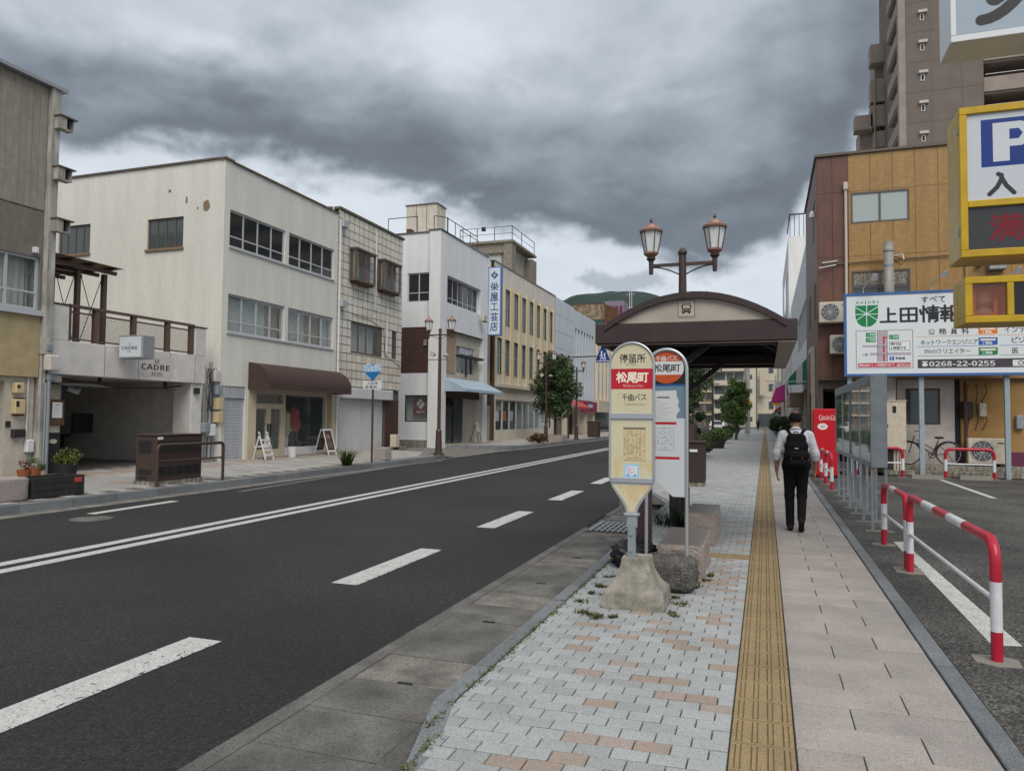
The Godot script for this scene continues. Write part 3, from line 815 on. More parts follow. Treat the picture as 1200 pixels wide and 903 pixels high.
func slab_mesh(sx: float, sy: float, sz: float, c: float) -> ArrayMesh:     # a paving stone: top at y 0, chamfered rim, sides, no underside
	var b := B.new(Vector3.ZERO)
	var h := [Vector2(-sx, -sz) * 0.5, Vector2(sx, -sz) * 0.5, Vector2(sx, sz) * 0.5, Vector2(-sx, sz) * 0.5]
	var mid := Vector3(0, -sy * 0.5, 0)
	var t := []; var r := []; var u := []
	for q: Vector2 in h:
		t.append(Vector3(q.x - signf(q.x) * c, 0, q.y - signf(q.y) * c)); r.append(Vector3(q.x, -c, q.y)); u.append(Vector3(q.x, -sy, q.y))
	b.oquad(t[0], t[1], t[2], t[3], mid)
	for i in 4:
		var j := (i + 1) % 4
		b.oquad(t[i], t[j], r[j], r[i], mid); b.oquad(r[i], r[j], u[j], u[i], mid)
	return b.mesh()

func merge(meshes: Array) -> ArrayMesh:      # [mesh, transform] pairs joined into one mesh
	var st := SurfaceTool.new()
	for q in meshes: st.append_from(q[0], 0, q[1])
	return st.commit()

func tactile_mesh() -> ArrayMesh:      # four raised bars, each in a narrow groove of the tile
	var b := B.new(Vector3.ZERO)
	b.box(-0.1485, -0.04, -0.1485, 0.1485, -0.008, 0.1485)
	var e := [-0.1485]
	for i in 4: e.append_array([-0.1125 + 0.075 * i - 0.0165, -0.1125 + 0.075 * i + 0.0165])
	e.append(0.1485)
	for i in 5: b.box(e[i * 2], -0.0079, -0.1485, e[i * 2 + 1], 0.0, 0.1485)
	for i in 4:
		var x := -0.1125 + 0.075 * i
		b.box(x - 0.0164, -0.0079, -0.1485, x + 0.0164, -0.0001, -0.134).box(x - 0.0164, -0.0079, 0.134, x + 0.0164, -0.0001, 0.1485)
		b.hexa([Vector3(x - 0.0125, -0.0079, -0.130), Vector3(x + 0.0125, -0.0079, -0.130), Vector3(x + 0.0125, -0.0079, 0.130), Vector3(x - 0.0125, -0.0079, 0.130), Vector3(x - 0.0085, 0.0055, -0.126), Vector3(x + 0.0085, 0.0055, -0.126), Vector3(x + 0.0085, 0.0055, 0.126), Vector3(x - 0.0085, 0.0055, 0.126)])
	return b.mesh()

func near_pavement() -> void:
	O = Vector3.ZERO
	var b := nb()
	# bed under the stones, with the dropped corner at the near end
	sheet(b, -1.70, -120, 1.05, -3.9, -0.02)
	b.oquad(Vector3(-1.70, -0.02, -3.9), Vector3(1.05, -0.02, -3.9), Vector3(1.05, -0.02, -3.05), Vector3(-1.48, -0.02, -3.05), Vector3(0, -3, -3))
	b.oquad(Vector3(-1.48, -0.02, -3.05), Vector3(1.05, -0.02, -3.05), Vector3(1.05, -0.02, 4.0), Vector3(0.2, -0.02, 4.0), Vector3(0, -3, -3))
	sheet(b, -3.6, -120, -1.70, -19.5, -0.012)
	b.oquad(Vector3(-1.70, -0.012, -14), Vector3(-1.70, -0.012, -19.5), Vector3(-3.4, -0.012, -19.5), Vector3(-2.0, -0.012, -14), Vector3(-2, -3, -17))
	var walk := structure("sidewalk", b, M.bed)
	# grey pavers in running bond; the rows lie a little askew
	var px := 0.1775
	var pz := 0.1185
	var paver := slab_mesh(px - 0.007, 0.04, pz - 0.009, 0.0035)
	var half := slab_mesh(px * 0.5 - 0.007, 0.04, pz - 0.009, 0.0035)
	var count := 0
	var rest := {}
	var row := 0
	var z := -2.35
	while z > -64.0:
		var left := -1.66 if z > -14.0 else lerpf(-1.66, -3.45, clampf((-z - 14.0) / 5.5, 0.0, 1.0))
		if z > -3.85: left = lerpf(-1.66, -1.50, clampf((3.85 + z) / 0.8, 0.0, 1.0))
		var x := -0.175
		if row % 2 == 1:
			x -= px * 0.5
			var hk := "paver_%d" % (rng.randi() % 4)
			if z <= -7.3:
				if not rest.has(hk): rest[hk] = []
				rest[hk].append([half, Transform3D(Basis(Vector3(1, 0, -0.05), Vector3.UP, Vector3(0, 0, 1)), Vector3(-0.175 - px * 0.25, 0.0, z - 0.033))])
			else:
				var hm := put(walk, "paver", half, M[hk])
				hm.transform = Transform3D(Basis(Vector3(1, 0, -0.05), Vector3.UP, Vector3(0, 0, 1)), Vector3(-0.175 - px * 0.25, rng.randf_range(-0.0015, 0.0015), z - 0.033))
				count += 1
		while x - px > left:
			var pink := rng.randf()
			var key := "paver_%d" % (rng.randi() % 4)
			if pink < 0.10: key = "paver_pink" if z > -9.0 else "paver_pale_pink"
			elif pink < 0.15: key = "paver_pale_pink"
			if z < -9.0 and pink > 0.05 and pink < 0.11: key = "paver_1"
			var at := Vector3(x - px * 0.5, rng.randf_range(-0.002, 0.0015), z - (x + 0.9) * 0.05)
			var turn := Basis(Vector3(1, rng.randf_range(-0.006, 0.006), -0.05), Vector3.UP, Vector3(rng.randf_range(-0.006, 0.006), rng.randf_range(-0.01, 0.01), 1))
			if count < 298:
				var pm := put(walk, "paver", paver, M[key])
				pm.transform = Transform3D(turn, at)
				count += 1
			else:
				if not rest.has(key): rest[key] = []
				rest[key].append([paver, Transform3D(turn, at)])
			x -= px
		if x - left > 0.03:         # cut piece against the kerb
			var w := x - left
			var ck := "paver_%d" % (rng.randi() % 4)
			var ct := Transform3D(Basis(Vector3(1, 0, -0.05), Vector3.UP, Vector3(0, 0, 1)).scaled_local(Vector3((w - 0.006) / (px - 0.006), 1, 1)), Vector3(x - w * 0.5, 0.0, z - (x - w * 0.5 + 0.9) * 0.05))
			if not rest.has(ck): rest[ck] = []
			rest[ck].append([paver, ct])
		z -= pz
		row += 1
	for key in rest:
		var m := put(walk, "distant_pavers", merge(rest[key]), M[key])
		m.set_meta("kind", "stuff")
	# a row of yellow tiles across to the shelter
	var cross := tactile_mesh()
	var far_tiles := []
	z = -2.2
	var n := 0
	while z > -80.0:
		if n < 160:
			var tm := put(walk, "tactile_tile", cross, M.tactile if rng.randf() < 0.7 else M.tactile_b)
			tm.transform = Transform3D(Basis(Vector3(1, 0, -0.045), Vector3.UP, Vector3(0, 0, 1)), Vector3(-0.02, rng.randf_range(-0.001, 0.0015), z))
		else: far_tiles.append([cross, Transform3D(Basis(), Vector3(-0.02, 0, z))])
		z -= 0.3045
		n += 1
	var ft := put(walk, "distant_tactile_tiles", merge(far_tiles), M.tactile)
	ft.set_meta("kind", "stuff")
	for i in 2:
		var tm := put(walk, "tactile_tile", cross, M.tactile)
		tm.transform = Transform3D(Basis(Vector3.UP, PI / 2), Vector3(-0.325 - 0.30 * i, 0.005, -9.0))
	for i in 4:
		var tm := put(walk, "tactile_tile", cross, M.tactile_b)
		tm.transform = Transform3D(Basis(Vector3.UP, PI / 2), Vector3(-1.10 - 0.305 * (i % 2), 0.006, -8.9 - 0.305 * (i / 2)))
	# pink granite slabs
	var long := slab_mesh(0.595, 0.04, 0.2945, 0.003)
	var short := slab_mesh(0.295, 0.04, 0.2945, 0.003)
	var far_slabs := []
	z = -2.25
	row = 0
	n = 0
	while z > -64.0:
		var parts := [[0.436, long], [0.888, short]] if row % 2 == 0 else [[0.286, short], [0.737, long]]
		for q in parts:
			var turn := Basis(Vector3(1, 0, -0.045), Vector3.UP, Vector3(0, 0, 1))
			var at := Vector3(q[0], rng.randf_range(-0.001, 0.001), z - q[0] * 0.045)
			if z > -40.0:
				var sm := put(walk, "slab", q[1], M["slab_%d" % (rng.randi() % 3)])
				sm.transform = Transform3D(turn, at)
			else: far_slabs.append([q[1], Transform3D(turn, at)])
		z -= 0.3035
		row += 1
	var fs := put(walk, "distant_slabs", merge(far_slabs), M.slab_0)
	fs.set_meta("kind", "stuff")
	# plain paving where the stones can no longer be told apart
	b = nb()
	sheet(b, -3.4, -130.0, 1.05, -64.0, -0.004)
	structure("far_paving", b, M.paver_0)
	b = nb()
	sheet(b, -0.17, -130.0, 0.13, -80.0, 0.001)
	structure("far_tactile_paving", b, M.tactile)
	# kerb stones on the car park side, flush
	var ks := slab_mesh(0.118, 0.06, 0.895, 0.006)
	for i in 45:
		var km := put(walk, "kerb_stone", ks, M.kerb if rng.randf() < 0.5 else M.kerb_dark)
		km.position = Vector3(1.108, 0.004 + rng.randf_range(-0.001, 0.002), -2.4 - 0.9 * i)
		km.rotation.y = rng.randf_range(-0.002, 0.002)
	# kerb stones on the road side: a real step
	var kerb: MeshInstance3D
	b = nb()
	b.box(-1.80, -0.16, -60, -1.68, -0.03, -60.2)
	var runs := [[Vector2(-1.20, -2.1), Vector2(-1.51, -3.05)], [Vector2(-1.51, -3.06), Vector2(-1.725, -3.86)]]
	z = -3.86
	while z > -13.6:
		runs.append([Vector2(-1.725, z), Vector2(-1.725 + rng.randf_range(-0.004, 0.004), z - 0.6)])
		z -= 0.604
	var bend := [Vector2(-1.725, z), Vector2(-1.95, -14.9), Vector2(-2.5, -16.6), Vector2(-3.2, -18.4), Vector2(-3.5, -19.6)]
	for i in 4: runs.append([bend[i], bend[i + 1]])
	z = -19.6
	while z > -60.0:
		runs.append([Vector2(-3.5, z), Vector2(-3.5, z - 0.99)])
		z -= 1.0
	for q in runs:
		var a: Vector2 = q[0]; var c: Vector2 = q[1]
		var side := Vector2(c.y - a.y, -(c.x - a.x)).normalized() * 0.062
		if side.x > 0.0: side = -side
		var ya := 0.004 if a.y < -3.5 else (-0.004 if a.y < -2.9 else -0.03)
		var kb := nb()
		var yy := rng.randf_range(-0.002, 0.002)
		kb.hexa([Vector3(a.x - side.x, -0.16, a.y - side.y), Vector3(a.x + side.x, -0.16, a.y + side.y), Vector3(c.x + side.x, -0.16, c.y + side.y + 0.004), Vector3(c.x - side.x, -0.16, c.y - side.y + 0.004),
			Vector3(a.x - side.x, ya + yy, a.y - side.y), Vector3(a.x + side.x * 0.86, ya - 0.004 + yy, a.y + side.y), Vector3(c.x + side.x * 0.86, 0.0 + yy, c.y + side.y + 0.004), Vector3(c.x - side.x, 0.004 + yy, c.y - side.y + 0.004)])
		kerb = put(walk, "kerb_stone", kb, M.kerb if rng.randf() < 0.6 else M.kerb_dark)
	# the corner where the kerb turns in is filled with concrete
	b = nb()
	b.oquad(Vector3(-1.80, ROAD_Y + 0.003, -3.9), Vector3(-1.20, ROAD_Y + 0.003, -2.0), Vector3(-1.0, ROAD_Y + 0.003, 3.0), Vector3(-1.80, ROAD_Y + 0.003, 3.0), Vector3(-1.5, -3, 0))
	put(walk, "kerb_infill", b, M.gutter)
	# concrete gutter between kerb and road
	b = nb()
	sheet(b, -2.70, -14.0, -1.5, 6.0, ROAD_Y - 0.02)
	b.oquad(Vector3(-2.70, ROAD_Y - 0.02, -14), Vector3(-1.7, ROAD_Y - 0.02, -14), Vector3(-3.4, ROAD_Y - 0.02, -19.5), Vector3(-3.64, ROAD_Y - 0.02, -19.5), Vector3(-2, -3, -16))
	var gut := structure("gutter", b, M.bed)
	z = 0.5
	row = 0
	var cover := slab_mesh(0.735, 0.05, 0.492, 0.006)
	var edge := slab_mesh(0.115, 0.05, 1.492, 0.004)
	while z > -13.7:
		if z < -10.8 and z > -12.0:
			z -= 0.5
			row += 1
			continue
		var gm := put(gut, "gutter_slab", cover, [M.gutter, M.gutter, M.gutter_light][[0, 1, 2, 0, 1, 0, 2, 1][row % 8]])
		gm.position = Vector3(-2.175, ROAD_Y + 0.004 + rng.randf_range(-0.004, 0.004), z)
		gm.rotation.z = rng.randf_range(-0.005, 0.005)
		# dark lifting slot in the joint
		if row % 3 == 0:
			var em := put(gut, "gutter_edge", edge, M.gutter)
			em.position = Vector3(-2.605, ROAD_Y + 0.004, z - 0.5)
			var fm := put(gut, "lifting_slot", B.new(Vector3.ZERO).box(-0.05, -0.004, -0.014, 0.05, 0.0022, 0.014), M.black)
			fm.position = Vector3(-2.17, ROAD_Y + 0.008, z - 0.246)
		z -= 0.5
		row += 1
	# grating over the drain
	var gr := thing("drain_grate", "steel drain grating set in the gutter beside the kerb", "grate", Vector3(-2.2, ROAD_Y, -11.5))
	for gx in [-2.55, -1.92]: put(gr, "side_bar", nb().box(gx, ROAD_Y - 0.012, -10.98, gx + 0.05, ROAD_Y + 0.01, -12.0), M.galv)
	for i in 7:
		var gx := -2.44 + 0.082 * i
		put(gr, "bar", nb().box(gx, ROAD_Y - 0.012, -10.99, gx + 0.035, ROAD_Y + 0.008, -11.99), M.galv)
	for i in 4:
		put(gr, "cross_bar", nb().box(-2.5, ROAD_Y - 0.014, -11.1 - 0.26 * i, -1.92, ROAD_Y + 0.005, -11.13 - 0.26 * i), M.galv)

func far_pavement() -> void:
	O = Vector3.ZERO
	var b := nb()
	var runs := [[Vector2(-11.9, 12.0), Vector2(-11.92, -10.0), Vector2(-11.95, -14.0), Vector2(-12.1, -19.0), Vector2(-12.2, -26.0), Vector2(-12.35, -27.3), Vector2(-12.9, -28.1), Vector2(-14.0, -28.35), Vector2(-16.0, -28.4)],
		[Vector2(-16.0, -34.4), Vector2(-14.5, -34.9), Vector2(-13.2, -36.0), Vector2(-12.5, -38.0), Vector2(-12.35, -42.0), Vector2(-12.4, -70.0), Vector2(-12.5, -120.0)]]
	for run in runs:
		for i in run.size() - 1:
			var a: Vector2 = run[i]; var c: Vector2 = run[i + 1]
			if absf(c.y - a.y) < 0.2: continue
			b.oquad(Vector3(a.x, slope_y(a.x) - 0.012, a.y), Vector3(-16.6, slope_y(-16.6) - 0.012, a.y), Vector3(-16.6, slope_y(-16.6) - 0.012, c.y), Vector3(c.x, slope_y(c.x) - 0.012, c.y), Vector3(-14, -4, a.y))
	sheet(b, -40, -28.0, -16.6, 12.0, slope_y(-16.6) - 0.014)
	var walk := structure("far_sidewalk", b, M.gutter_light)
	# pavers of pale stone; small in the picture, joined
	var st := SurfaceTool.new()
	st.begin(Mesh.PRIMITIVE_TRIANGLES)
	st.set_normal(Vector3.UP)
	var z := 2.0
	var row := 0
	while z > -110.0:
		if z < -28.2 and z > -35.0:
			z -= 0.302
			row += 1
			continue
		var front := -12.08
		if z < -14.0: front = -12.3
		if z < -26.0 and z > -28.3: front = -12.6 - (-z - 26.0) * 0.4
		if z <= -35.0: front = -12.6 if z < -38.0 else -12.6 - (38.0 + z) * 0.6
		var step := 0.6 if z > -40.0 else 1.2
		var x := front - (0.3 if row % 2 else 0.0)
		while x - step > -16.6:
			var t := rng.randf_range(0.44, 0.56)
			var c := Color(t, t * 0.97, t * 0.93)
			if x < -14.6 and rng.randf() < 0.6: c = Color(t * 0.98, t * 0.80, t * 0.64)
			elif rng.randf() < 0.10: c = Color(t * 0.95, t * 0.82, t * 0.70)
			st.set_color(c)
			var p := [Vector3(x, slope_y(x), z), Vector3(x, slope_y(x), z - 0.294), Vector3(x - step + 0.01, slope_y(x - step), z - 0.294), Vector3(x - step + 0.01, slope_y(x - step), z)]
			for q in [0, 2, 1, 0, 3, 2]: st.set_normal(Vector3.UP); st.add_vertex(p[q])
			x -= step
		z -= 0.302
		row += 1
	var pv := put(walk, "paving", st.commit(), M.leftpave)
	pv.set_meta("kind", "stuff")
	for run in runs:
		for i in run.size() - 1:
			var a: Vector2 = run[i]; var c: Vector2 = run[i + 1]
			var n := maxi(1, int(a.distance_to(c) / 1.0))
			for j in n:
				var p := a.lerp(c, float(j) / n); var q := a.lerp(c, float(j + 1) / n)
				if p.y > -4.0: continue
				var d := (q - p).normalized()
				q -= d * 0.008
				var s := Vector2(d.y, -d.x) * 0.075
				if s.x < 0.0 and absf(d.y) > 0.3: s = -s
				elif absf(d.y) <= 0.3: s = Vector2(0, -0.075 if p.y > -30.0 else 0.075)
				var kb := nb()
				var ya := slope_y(p.x); var yb := slope_y(q.x)
				kb.hexa([Vector3(p.x - s.x, -0.16, p.y - s.y), Vector3(p.x + s.x, -0.16, p.y + s.y), Vector3(q.x + s.x, -0.16, q.y + s.y), Vector3(q.x - s.x, -0.16, q.y - s.y),
					Vector3(p.x - s.x, ya + 0.004, p.y - s.y), Vector3(p.x + s.x * 0.8, ya, p.y + s.y * 0.8), Vector3(q.x + s.x * 0.8, yb, q.y + s.y * 0.8), Vector3(q.x - s.x, yb + 0.004, q.y - s.y)])
				put(walk, "kerb_stone", kb, M.kerb if rng.randf() < 0.5 else M.kerb_dark)
	b = nb()
	strip(b, [Vector2(-11.83, 12.0), Vector2(-11.85, -10.0), Vector2(-11.87, -14.0), Vector2(-12.0, -19.0), Vector2(-12.1, -26.0)], 0.0, 0.38, ROAD_Y + 0.004)
	strip(b, [Vector2(-12.6, -36.5), Vector2(-12.4, -38.0), Vector2(-12.27, -42.0), Vector2(-12.32, -70.0)], 0.0, 0.38, ROAD_Y + 0.004)
	structure("far_gutter", b, M.gutter_light)
	# grey apron at the mouth of the side street
	b = nb()
	b.oquad(Vector3(-12.1, ROAD_Y + 0.004, -28.2), Vector3(-16.5, 0.05, -28.6), Vector3(-16.5, 0.05, -34.2), Vector3(-12.3, ROAD_Y + 0.004, -35.8), Vector3(-14, -4, -31))
	structure("side_street_apron", b, M.gutter_light)

# ---------------------------------------------------------------- buildings on the far side of the road
const GY := 0.15

func left_face(x := FACADE) -> Face:
	return Face.new(Vector3(x, 0, 0), Vector3(0, 0, -1), Vector3(1, 0, 0))

func south_face(z: float) -> Face:     # a wall that faces the camera's end of the street
	return Face.new(Vector3(0, 0, z), Vector3(1, 0, 0), Vector3(0, 0, 1))

func shell(b: B, x0: float, x1: float, z0: float, z1: float, y0: float, y1: float) -> B:   # back, north end and roof of a building, as slabs
	b.box(x0, y0, z0, x0 + 0.2, y1, z1)
	b.box(x0 + 0.2, y0, z1, x1 - 0.3, y1, z1 + 0.2)
	b.box(x0 + 0.2, y1 - 0.25, z1 + 0.2, x1 - 0.3, y1 - 0.05, z0 - 0.2)
	return b

func concrete_house() -> void:
	var t := thing("concrete_building", "weathered board-marked concrete building with an ochre band at the far left", "building", Vector3(FACADE, GY, -9.0))
	var f := left_face()
	var b := nb()
	wall(b, f, 4.0, 12.48, 6.32, 9.28, [], 0.2)
	put(t, "wall", b, M.board_concrete)
	# formwork boards stand out of the wall by a few millimetres each
	var u := 8.0
	while u < 12.44:
		var w := rng.randf_range(0.14, 0.2)
		var bd := nb()
		fbox(bd, f, u, minf(u + w, 12.46) - 0.008, 6.34, 9.24, 0.0, rng.randf_range(0.004, 0.014))
		put(t, "board", bd, M.board_concrete)
		u += w
	b = nb()
	wall(b, f, 4.0, 12.48, 3.9, 6.30, [[8.6, 12.42, 3.97, 5.21]], 0.2)
	put(t, "lower_wall", b, M.dark_concrete)
	window(t, f, 8.6, 12.42, 3.97, 5.21, 5, M.alu_frame, M.clear, 2, 0.05, 0.06, 0.33)
	curtain(t, f, 8.6, 12.42, 3.97, 5.21, 0.35, M.curtain, 22, 0.04)
	b = nb()
	fbox(b, f, 8.5, 12.5, 3.84, 3.968, -0.05, 0.10)
	put(t, "sill", b, M.alu_frame)
	b = nb()
	wall(b, f, 4.0, 12.48, 2.42, 3.84, [], 0.2)
	put(t, "ochre_band", b, M.ochre_plaster)
	b = nb()
	wall(b, Face.new(Vector3(FACADE - 0.12, 0, 0), f.u, f.n), 4.0, 12.48, GY - 0.2, 2.42, [[9.5, 11.78, GY - 0.2, 2.3]], 0.2)
	put(t, "ground_wall", b, M.ivory_wall)
	b = nb()
	fbox(b, f, 9.5, 11.78, GY, 2.3, -0.4, -0.33)
	var d := put(t, "door", b, M.bronze_frame)
	put(d, "handle", fbox(nb(), f, 11.55, 11.58, 0.95, 1.35, -0.32, -0.26), M.alu)
	b = nb()
	fbox(b, f, 12.49, 12.72, 2.95, 9.3, -0.2, 0.12, 0.02)
	fbox(b, f, 12.50, 12.64, GY - 0.1, 2.95, -0.2, 0.05, 0.02)
	put(t, "pier", b, M.pale_concrete)
	b = nb()
	fbox(b, f, 3.5, 12.86, 9.28, 9.36, -0.3, 0.17)
	put(t, "roof_flashing", b, M.galv)
	shell(nb(), -26, FACADE, -4.0, -12.6, GY, 9.3)
	b = nb()
	shell(b, -26, FACADE, -4.0, -12.7, 0.0, 9.3)
	b.box(-26, 0, -4.0, -16.1, 9.2, -4.2)
	put(t, "rear_walls", b, M.pale_concrete)
	for y in [8.48, 7.26, 6.02]:
		b = nb()
		fbox(b, f, 12.56, 12.74, y - 0.15, y + 0.14, 0.10, 0.30)
		fbox(b, f, 12.74, 12.92, y - 0.15, y - 0.12, 0.10, 0.30); fbox(b, f, 12.9, 12.92, y - 0.12, y + 0.14, 0.10, 0.30)
		var v := put(t, "vent_box", b, M.pale_concrete)
		put(v, "hood", fbox(nb(), f, 12.54, 13.0, y + 0.14, y + 0.17, 0.08, 0.34), M.bronze_frame)
		put(v, "throat", fbox(nb(), f, 12.74, 12.9, y - 0.12, y + 0.14, 0.08, 0.16), M.black)
	b = nb()
	fbox(b, f, 12.20, 12.30, 5.28, 5.42, 0.0, 0.12, 0.015)
	put(t, "wall_lamp", b, M.white_metal)
	# meters, pipes and boxes on the ground floor
	var g := Face.new(Vector3(FACADE - 0.12, 0, 0), f.u, f.n)
	for q in [[11.93, 12.14, 2.03, 2.27, "meter_box"], [11.92, 12.18, 1.56, 1.90, "meter_box"]]:
		b = nb()
		fbox(b, g, q[0], q[1], q[2], q[3], 0.005, 0.16, 0.02)
		var mb := put(t, q[4], b, M.yellow_box)
		put(mb, "dial", fbox(nb(), g, q[0] + 0.03, q[0] + 0.10, (q[2] + q[3]) * 0.5, q[3] - 0.05, 0.16, 0.166), M.black)
	put(t, "backboard", fbox(nb(), g, 11.99, 12.26, 1.52, 1.94, 0.0, 0.004), M.wood)
	put(t, "mailbox", fbox(nb(), g, 11.95, 12.24, 1.03, 1.22, 0.0, 0.12, 0.015), M.iron)
	put(t, "intercom", fbox(nb(), g, 11.83, 11.93, 1.27, 1.40, 0.0, 0.03), M.black)
	b = nb()
	fbox(b, g, 12.27, 12.45, 0.68, 0.98, 0.0, 0.13, 0.02)
	put(t, "gas_meter", b, M.white_metal)
	put(t, "pipe", nb().tube([g.at(12.30, 2.42, 0.04), g.at(12.30, 0.95, 0.04)], 0.02), M.white_metal)
	put(t, "pipe", nb().tube([g.at(12.42, 0.7, 0.05), g.at(12.42, 0.55, 0.05), g.at(12.60, 0.55, 0.12), g.at(12.66, 0.5, 0.2)], 0.018), M.galv)
	put(t, "conduit", nb().tube([f.at(12.66, 2.55, 0.12), f.at(12.66, 0.16, 0.12)], 0.04), M.grey_paint)
	put(t, "conduit", nb().tube([f.at(12.60, 2.3, 0.10), f.at(12.60, 0.2, 0.10)], 0.022), M.galv)
	put(t, "junction_box", fbox(nb(), f, 12.52, 12.78, 2.58, 2.95, 0.08, 0.30, 0.025), M.pink_wall)
	put(t, "junction_box", fbox(nb(), f, 12.56, 12.72, 3.05, 3.22, 0.05, 0.16, 0.015), M.grey_paint)
	put(t, "junction_box", fbox(nb(), f, 12.62, 12.76, 2.36, 2.50, 0.05, 0.18, 0.015), M.grey_paint)

func bistro() -> void:
	var t := thing("bistro_building", "low cream bistro with a roof terrace above its dark open carport", "building", Vector3(FACADE, GY, -15.3))
	var f := left_face()
	put(t, "fascia", fbox(nb(), f, 12.74, 17.85, 2.52, 3.35, -0.25, 0.0, 0.012), M.fascia)
	put(t, "parapet", fbox(nb(), f, 12.74, 13.23, 3.352, 4.20, -0.25, 0.0, 0.012), M.fascia)
	put(t, "parapet", fbox(nb(), f, 17.42, 17.85, 3.352, 4.18, -0.25, 0.0, 0.012), M.fascia)
	for u in [14.27, 15.35, 16.45, 17.42]: put(t, "panel_joint", fbox(nb(), f, u, u + 0.012, 2.53, 3.34, -0.002, 0.003), M.grout)
	put(t, "coping", fbox(nb(), f, 12.70, 13.25, 4.202, 4.235, -0.27, 0.02), M.brown_metal)
	put(t, "coping", fbox(nb(), f, 17.38, 17.90, 4.182, 4.215, -0.27, 0.02), M.brown_metal)
	put(t, "ceiling", fbox(nb(), f, 12.74, 17.85, 2.56, 2.72, -6.3, -0.26), M.garage)
	put(t, "terrace_floor", fbox(nb(), f, 12.74, 17.85, 2.9, 3.0, -6.3, -0.26), M.garage)
	put(t, "rear_wall", fbox(nb(), f, 12.74, 18.48, GY, 2.56, -6.5, -6.3), M.garage)
	put(t, "side_wall", fbox(nb(), f, 12.70, 12.76, GY, 2.56, -6.3, -0.7), M.garage)
	put(t, "side_wall", fbox(nb(), f, 17.72, 17.84, GY, 2.56, -6.3, -0.75), M.garage)
	put(t, "pier", fbox(nb(), f, 17.36, 17.80, GY - 0.1, 2.518, -0.72, -0.06, 0.012), M.fascia)
	var lp := put(t, "pier", fbox(nb(), f, 12.76, 13.14, 1.12, 2.518, -0.62, -0.06, 0.012), M.ivory_wall)
	put(t, "pier_foot", fbox(nb(), f, 12.75, 13.15, GY - 0.1, 1.118, -0.63, -0.05, 0.012), M.black)
	var pp := nb()
	for i in 14: pp.st.set_smooth_group(-1)
	var lo := PackedVector2Array()
	for i in 14: lo.append(Vector2(12.95 + 0.10 * cos(TAU * i / 14) * (1.0 + 0.12 * sin(i * 2.7)), 0.92 + 0.055 * sin(TAU * i / 14)))
	put(t, "emblem", pp.prism(lo, func(a, y, d): return f.at(a, y, d), -0.049, -0.03), M.ivory_box)
	# rail of the terrace: posts, rails, mesh
	for u in [13.27, 14.06, 15.24, 16.43, 17.34]:
		put(t, "rail_post", fbox(nb(), f, u - 0.06, u + 0.06, 3.352, 4.20, -0.17, -0.05), M.rail_brown)
	put(t, "hand_rail", fbox(nb(), f, 13.24, 17.41, 4.201, 4.26, -0.19, -0.03), M.rail_brown)
	var us := [13.33, 14.0, 14.12, 15.18, 15.30, 16.37, 16.49, 17.28]
	for k in 4:
		var u0: float = us[k * 2]; var u1: float = us[k * 2 + 1]
		put(t, "rail_frame", fbox(fbox(nb(), f, u0, u1, 3.40, 3.44, -0.13, -0.09), f, u0, u1, 4.06, 4.10, -0.13, -0.09), M.rail_brown)
		var b := nb()
		var q := u0 - 0.6
		while q < u1:
			for s in [0, 1]:
				var a0 := Vector2(q, 3.45); var a1 := Vector2(q + 0.6, 4.05)
				if s == 1: a0 = Vector2(q + 0.6, 3.45); a1 = Vector2(q, 4.05)
				var t0 := clampf((u0 - minf(a0.x, a1.x)) / 0.6, 0.0, 1.0); var t1 := clampf((u1 - minf(a0.x, a1.x)) / 0.6, 0.0, 1.0)
				if s == 1:
					var sw := t0; t0 = 1.0 - t1; t1 = 1.0 - sw
				if t1 - t0 > 0.03: b.bar(f.at(lerpf(a0.x, a1.x, t0), lerpf(a0.y, a1.y, t0), -0.11 + s * 0.006), f.at(lerpf(a0.x, a1.x, t1), lerpf(a0.y, a1.y, t1), -0.11 + s * 0.006), 0.005)
			q += 0.075
		var mm := put(t, "mesh_panel", b, M.rail_brown)
		mm.set_meta("kind", "stuff")
	# pergola on the terrace
	for q in [[13.2, -0.6], [13.92, -0.6], [14.71, -0.6], [13.2, -3.2], [14.71, -3.2]]:
		put(t, "pergola_post", fbox(nb(), f, q[0] - 0.055, q[0] + 0.055, 3.0, 5.28, q[1] - 0.055, q[1] + 0.055), M.rail_brown)
	for i in 6:
		var dd := -3.6 + 0.62 * i
		put(t, "pergola_beam", fbox(nb(), f, 12.74, 14.95, 5.285, 5.38, dd, dd + 0.08), M.rail_brown)
	for i in 4:
		var uu := 12.85 + 0.62 * i
		put(t, "pergola_rafter", fbox(nb(), f, uu, uu + 0.07, 5.385, 5.45, -3.8, -0.25), M.rail_brown)
	var rf := nb()
	rf.quad(f.at(12.74, 5.47, -3.8), f.at(12.74, 5.47, -0.2), f.at(15.0, 5.45, -0.2), f.at(15.0, 5.45, -3.8))
	put(t, "pergola_roof", rf, M.tan_curtain)
	for q in [[13.26, 13.86], [13.98, 14.65]]:
		put(t, "brace", nb().bar(f.at(q[0], 3.3, -0.6), f.at(q[1], 5.2, -0.6), 0.014).bar(f.at(q[1], 3.3, -0.59), f.at(q[0], 5.2, -0.59), 0.014), M.iron)
	put(t, "screen_wall", fbox(nb(), f, 12.75, 15.2, 3.0, 4.9, -4.2, -4.1), M.ochre_plaster)
	# lettering on the fascia
	var p := Print.new(256, 128, lin(0.55, 0.52, 0.49))
	var ink := Color(0.13, 0.11, 0.11)
	p.latin("LE", 108, 44, 26, ink); p.latin("CADRE", 10, 86, 34, ink, true, false, 1.5); p.latin("BISTRO", 86, 114, 14, ink, true, false, 1.3); p.rect(82, 118, 168, 121, ink)
	var lb := nb()
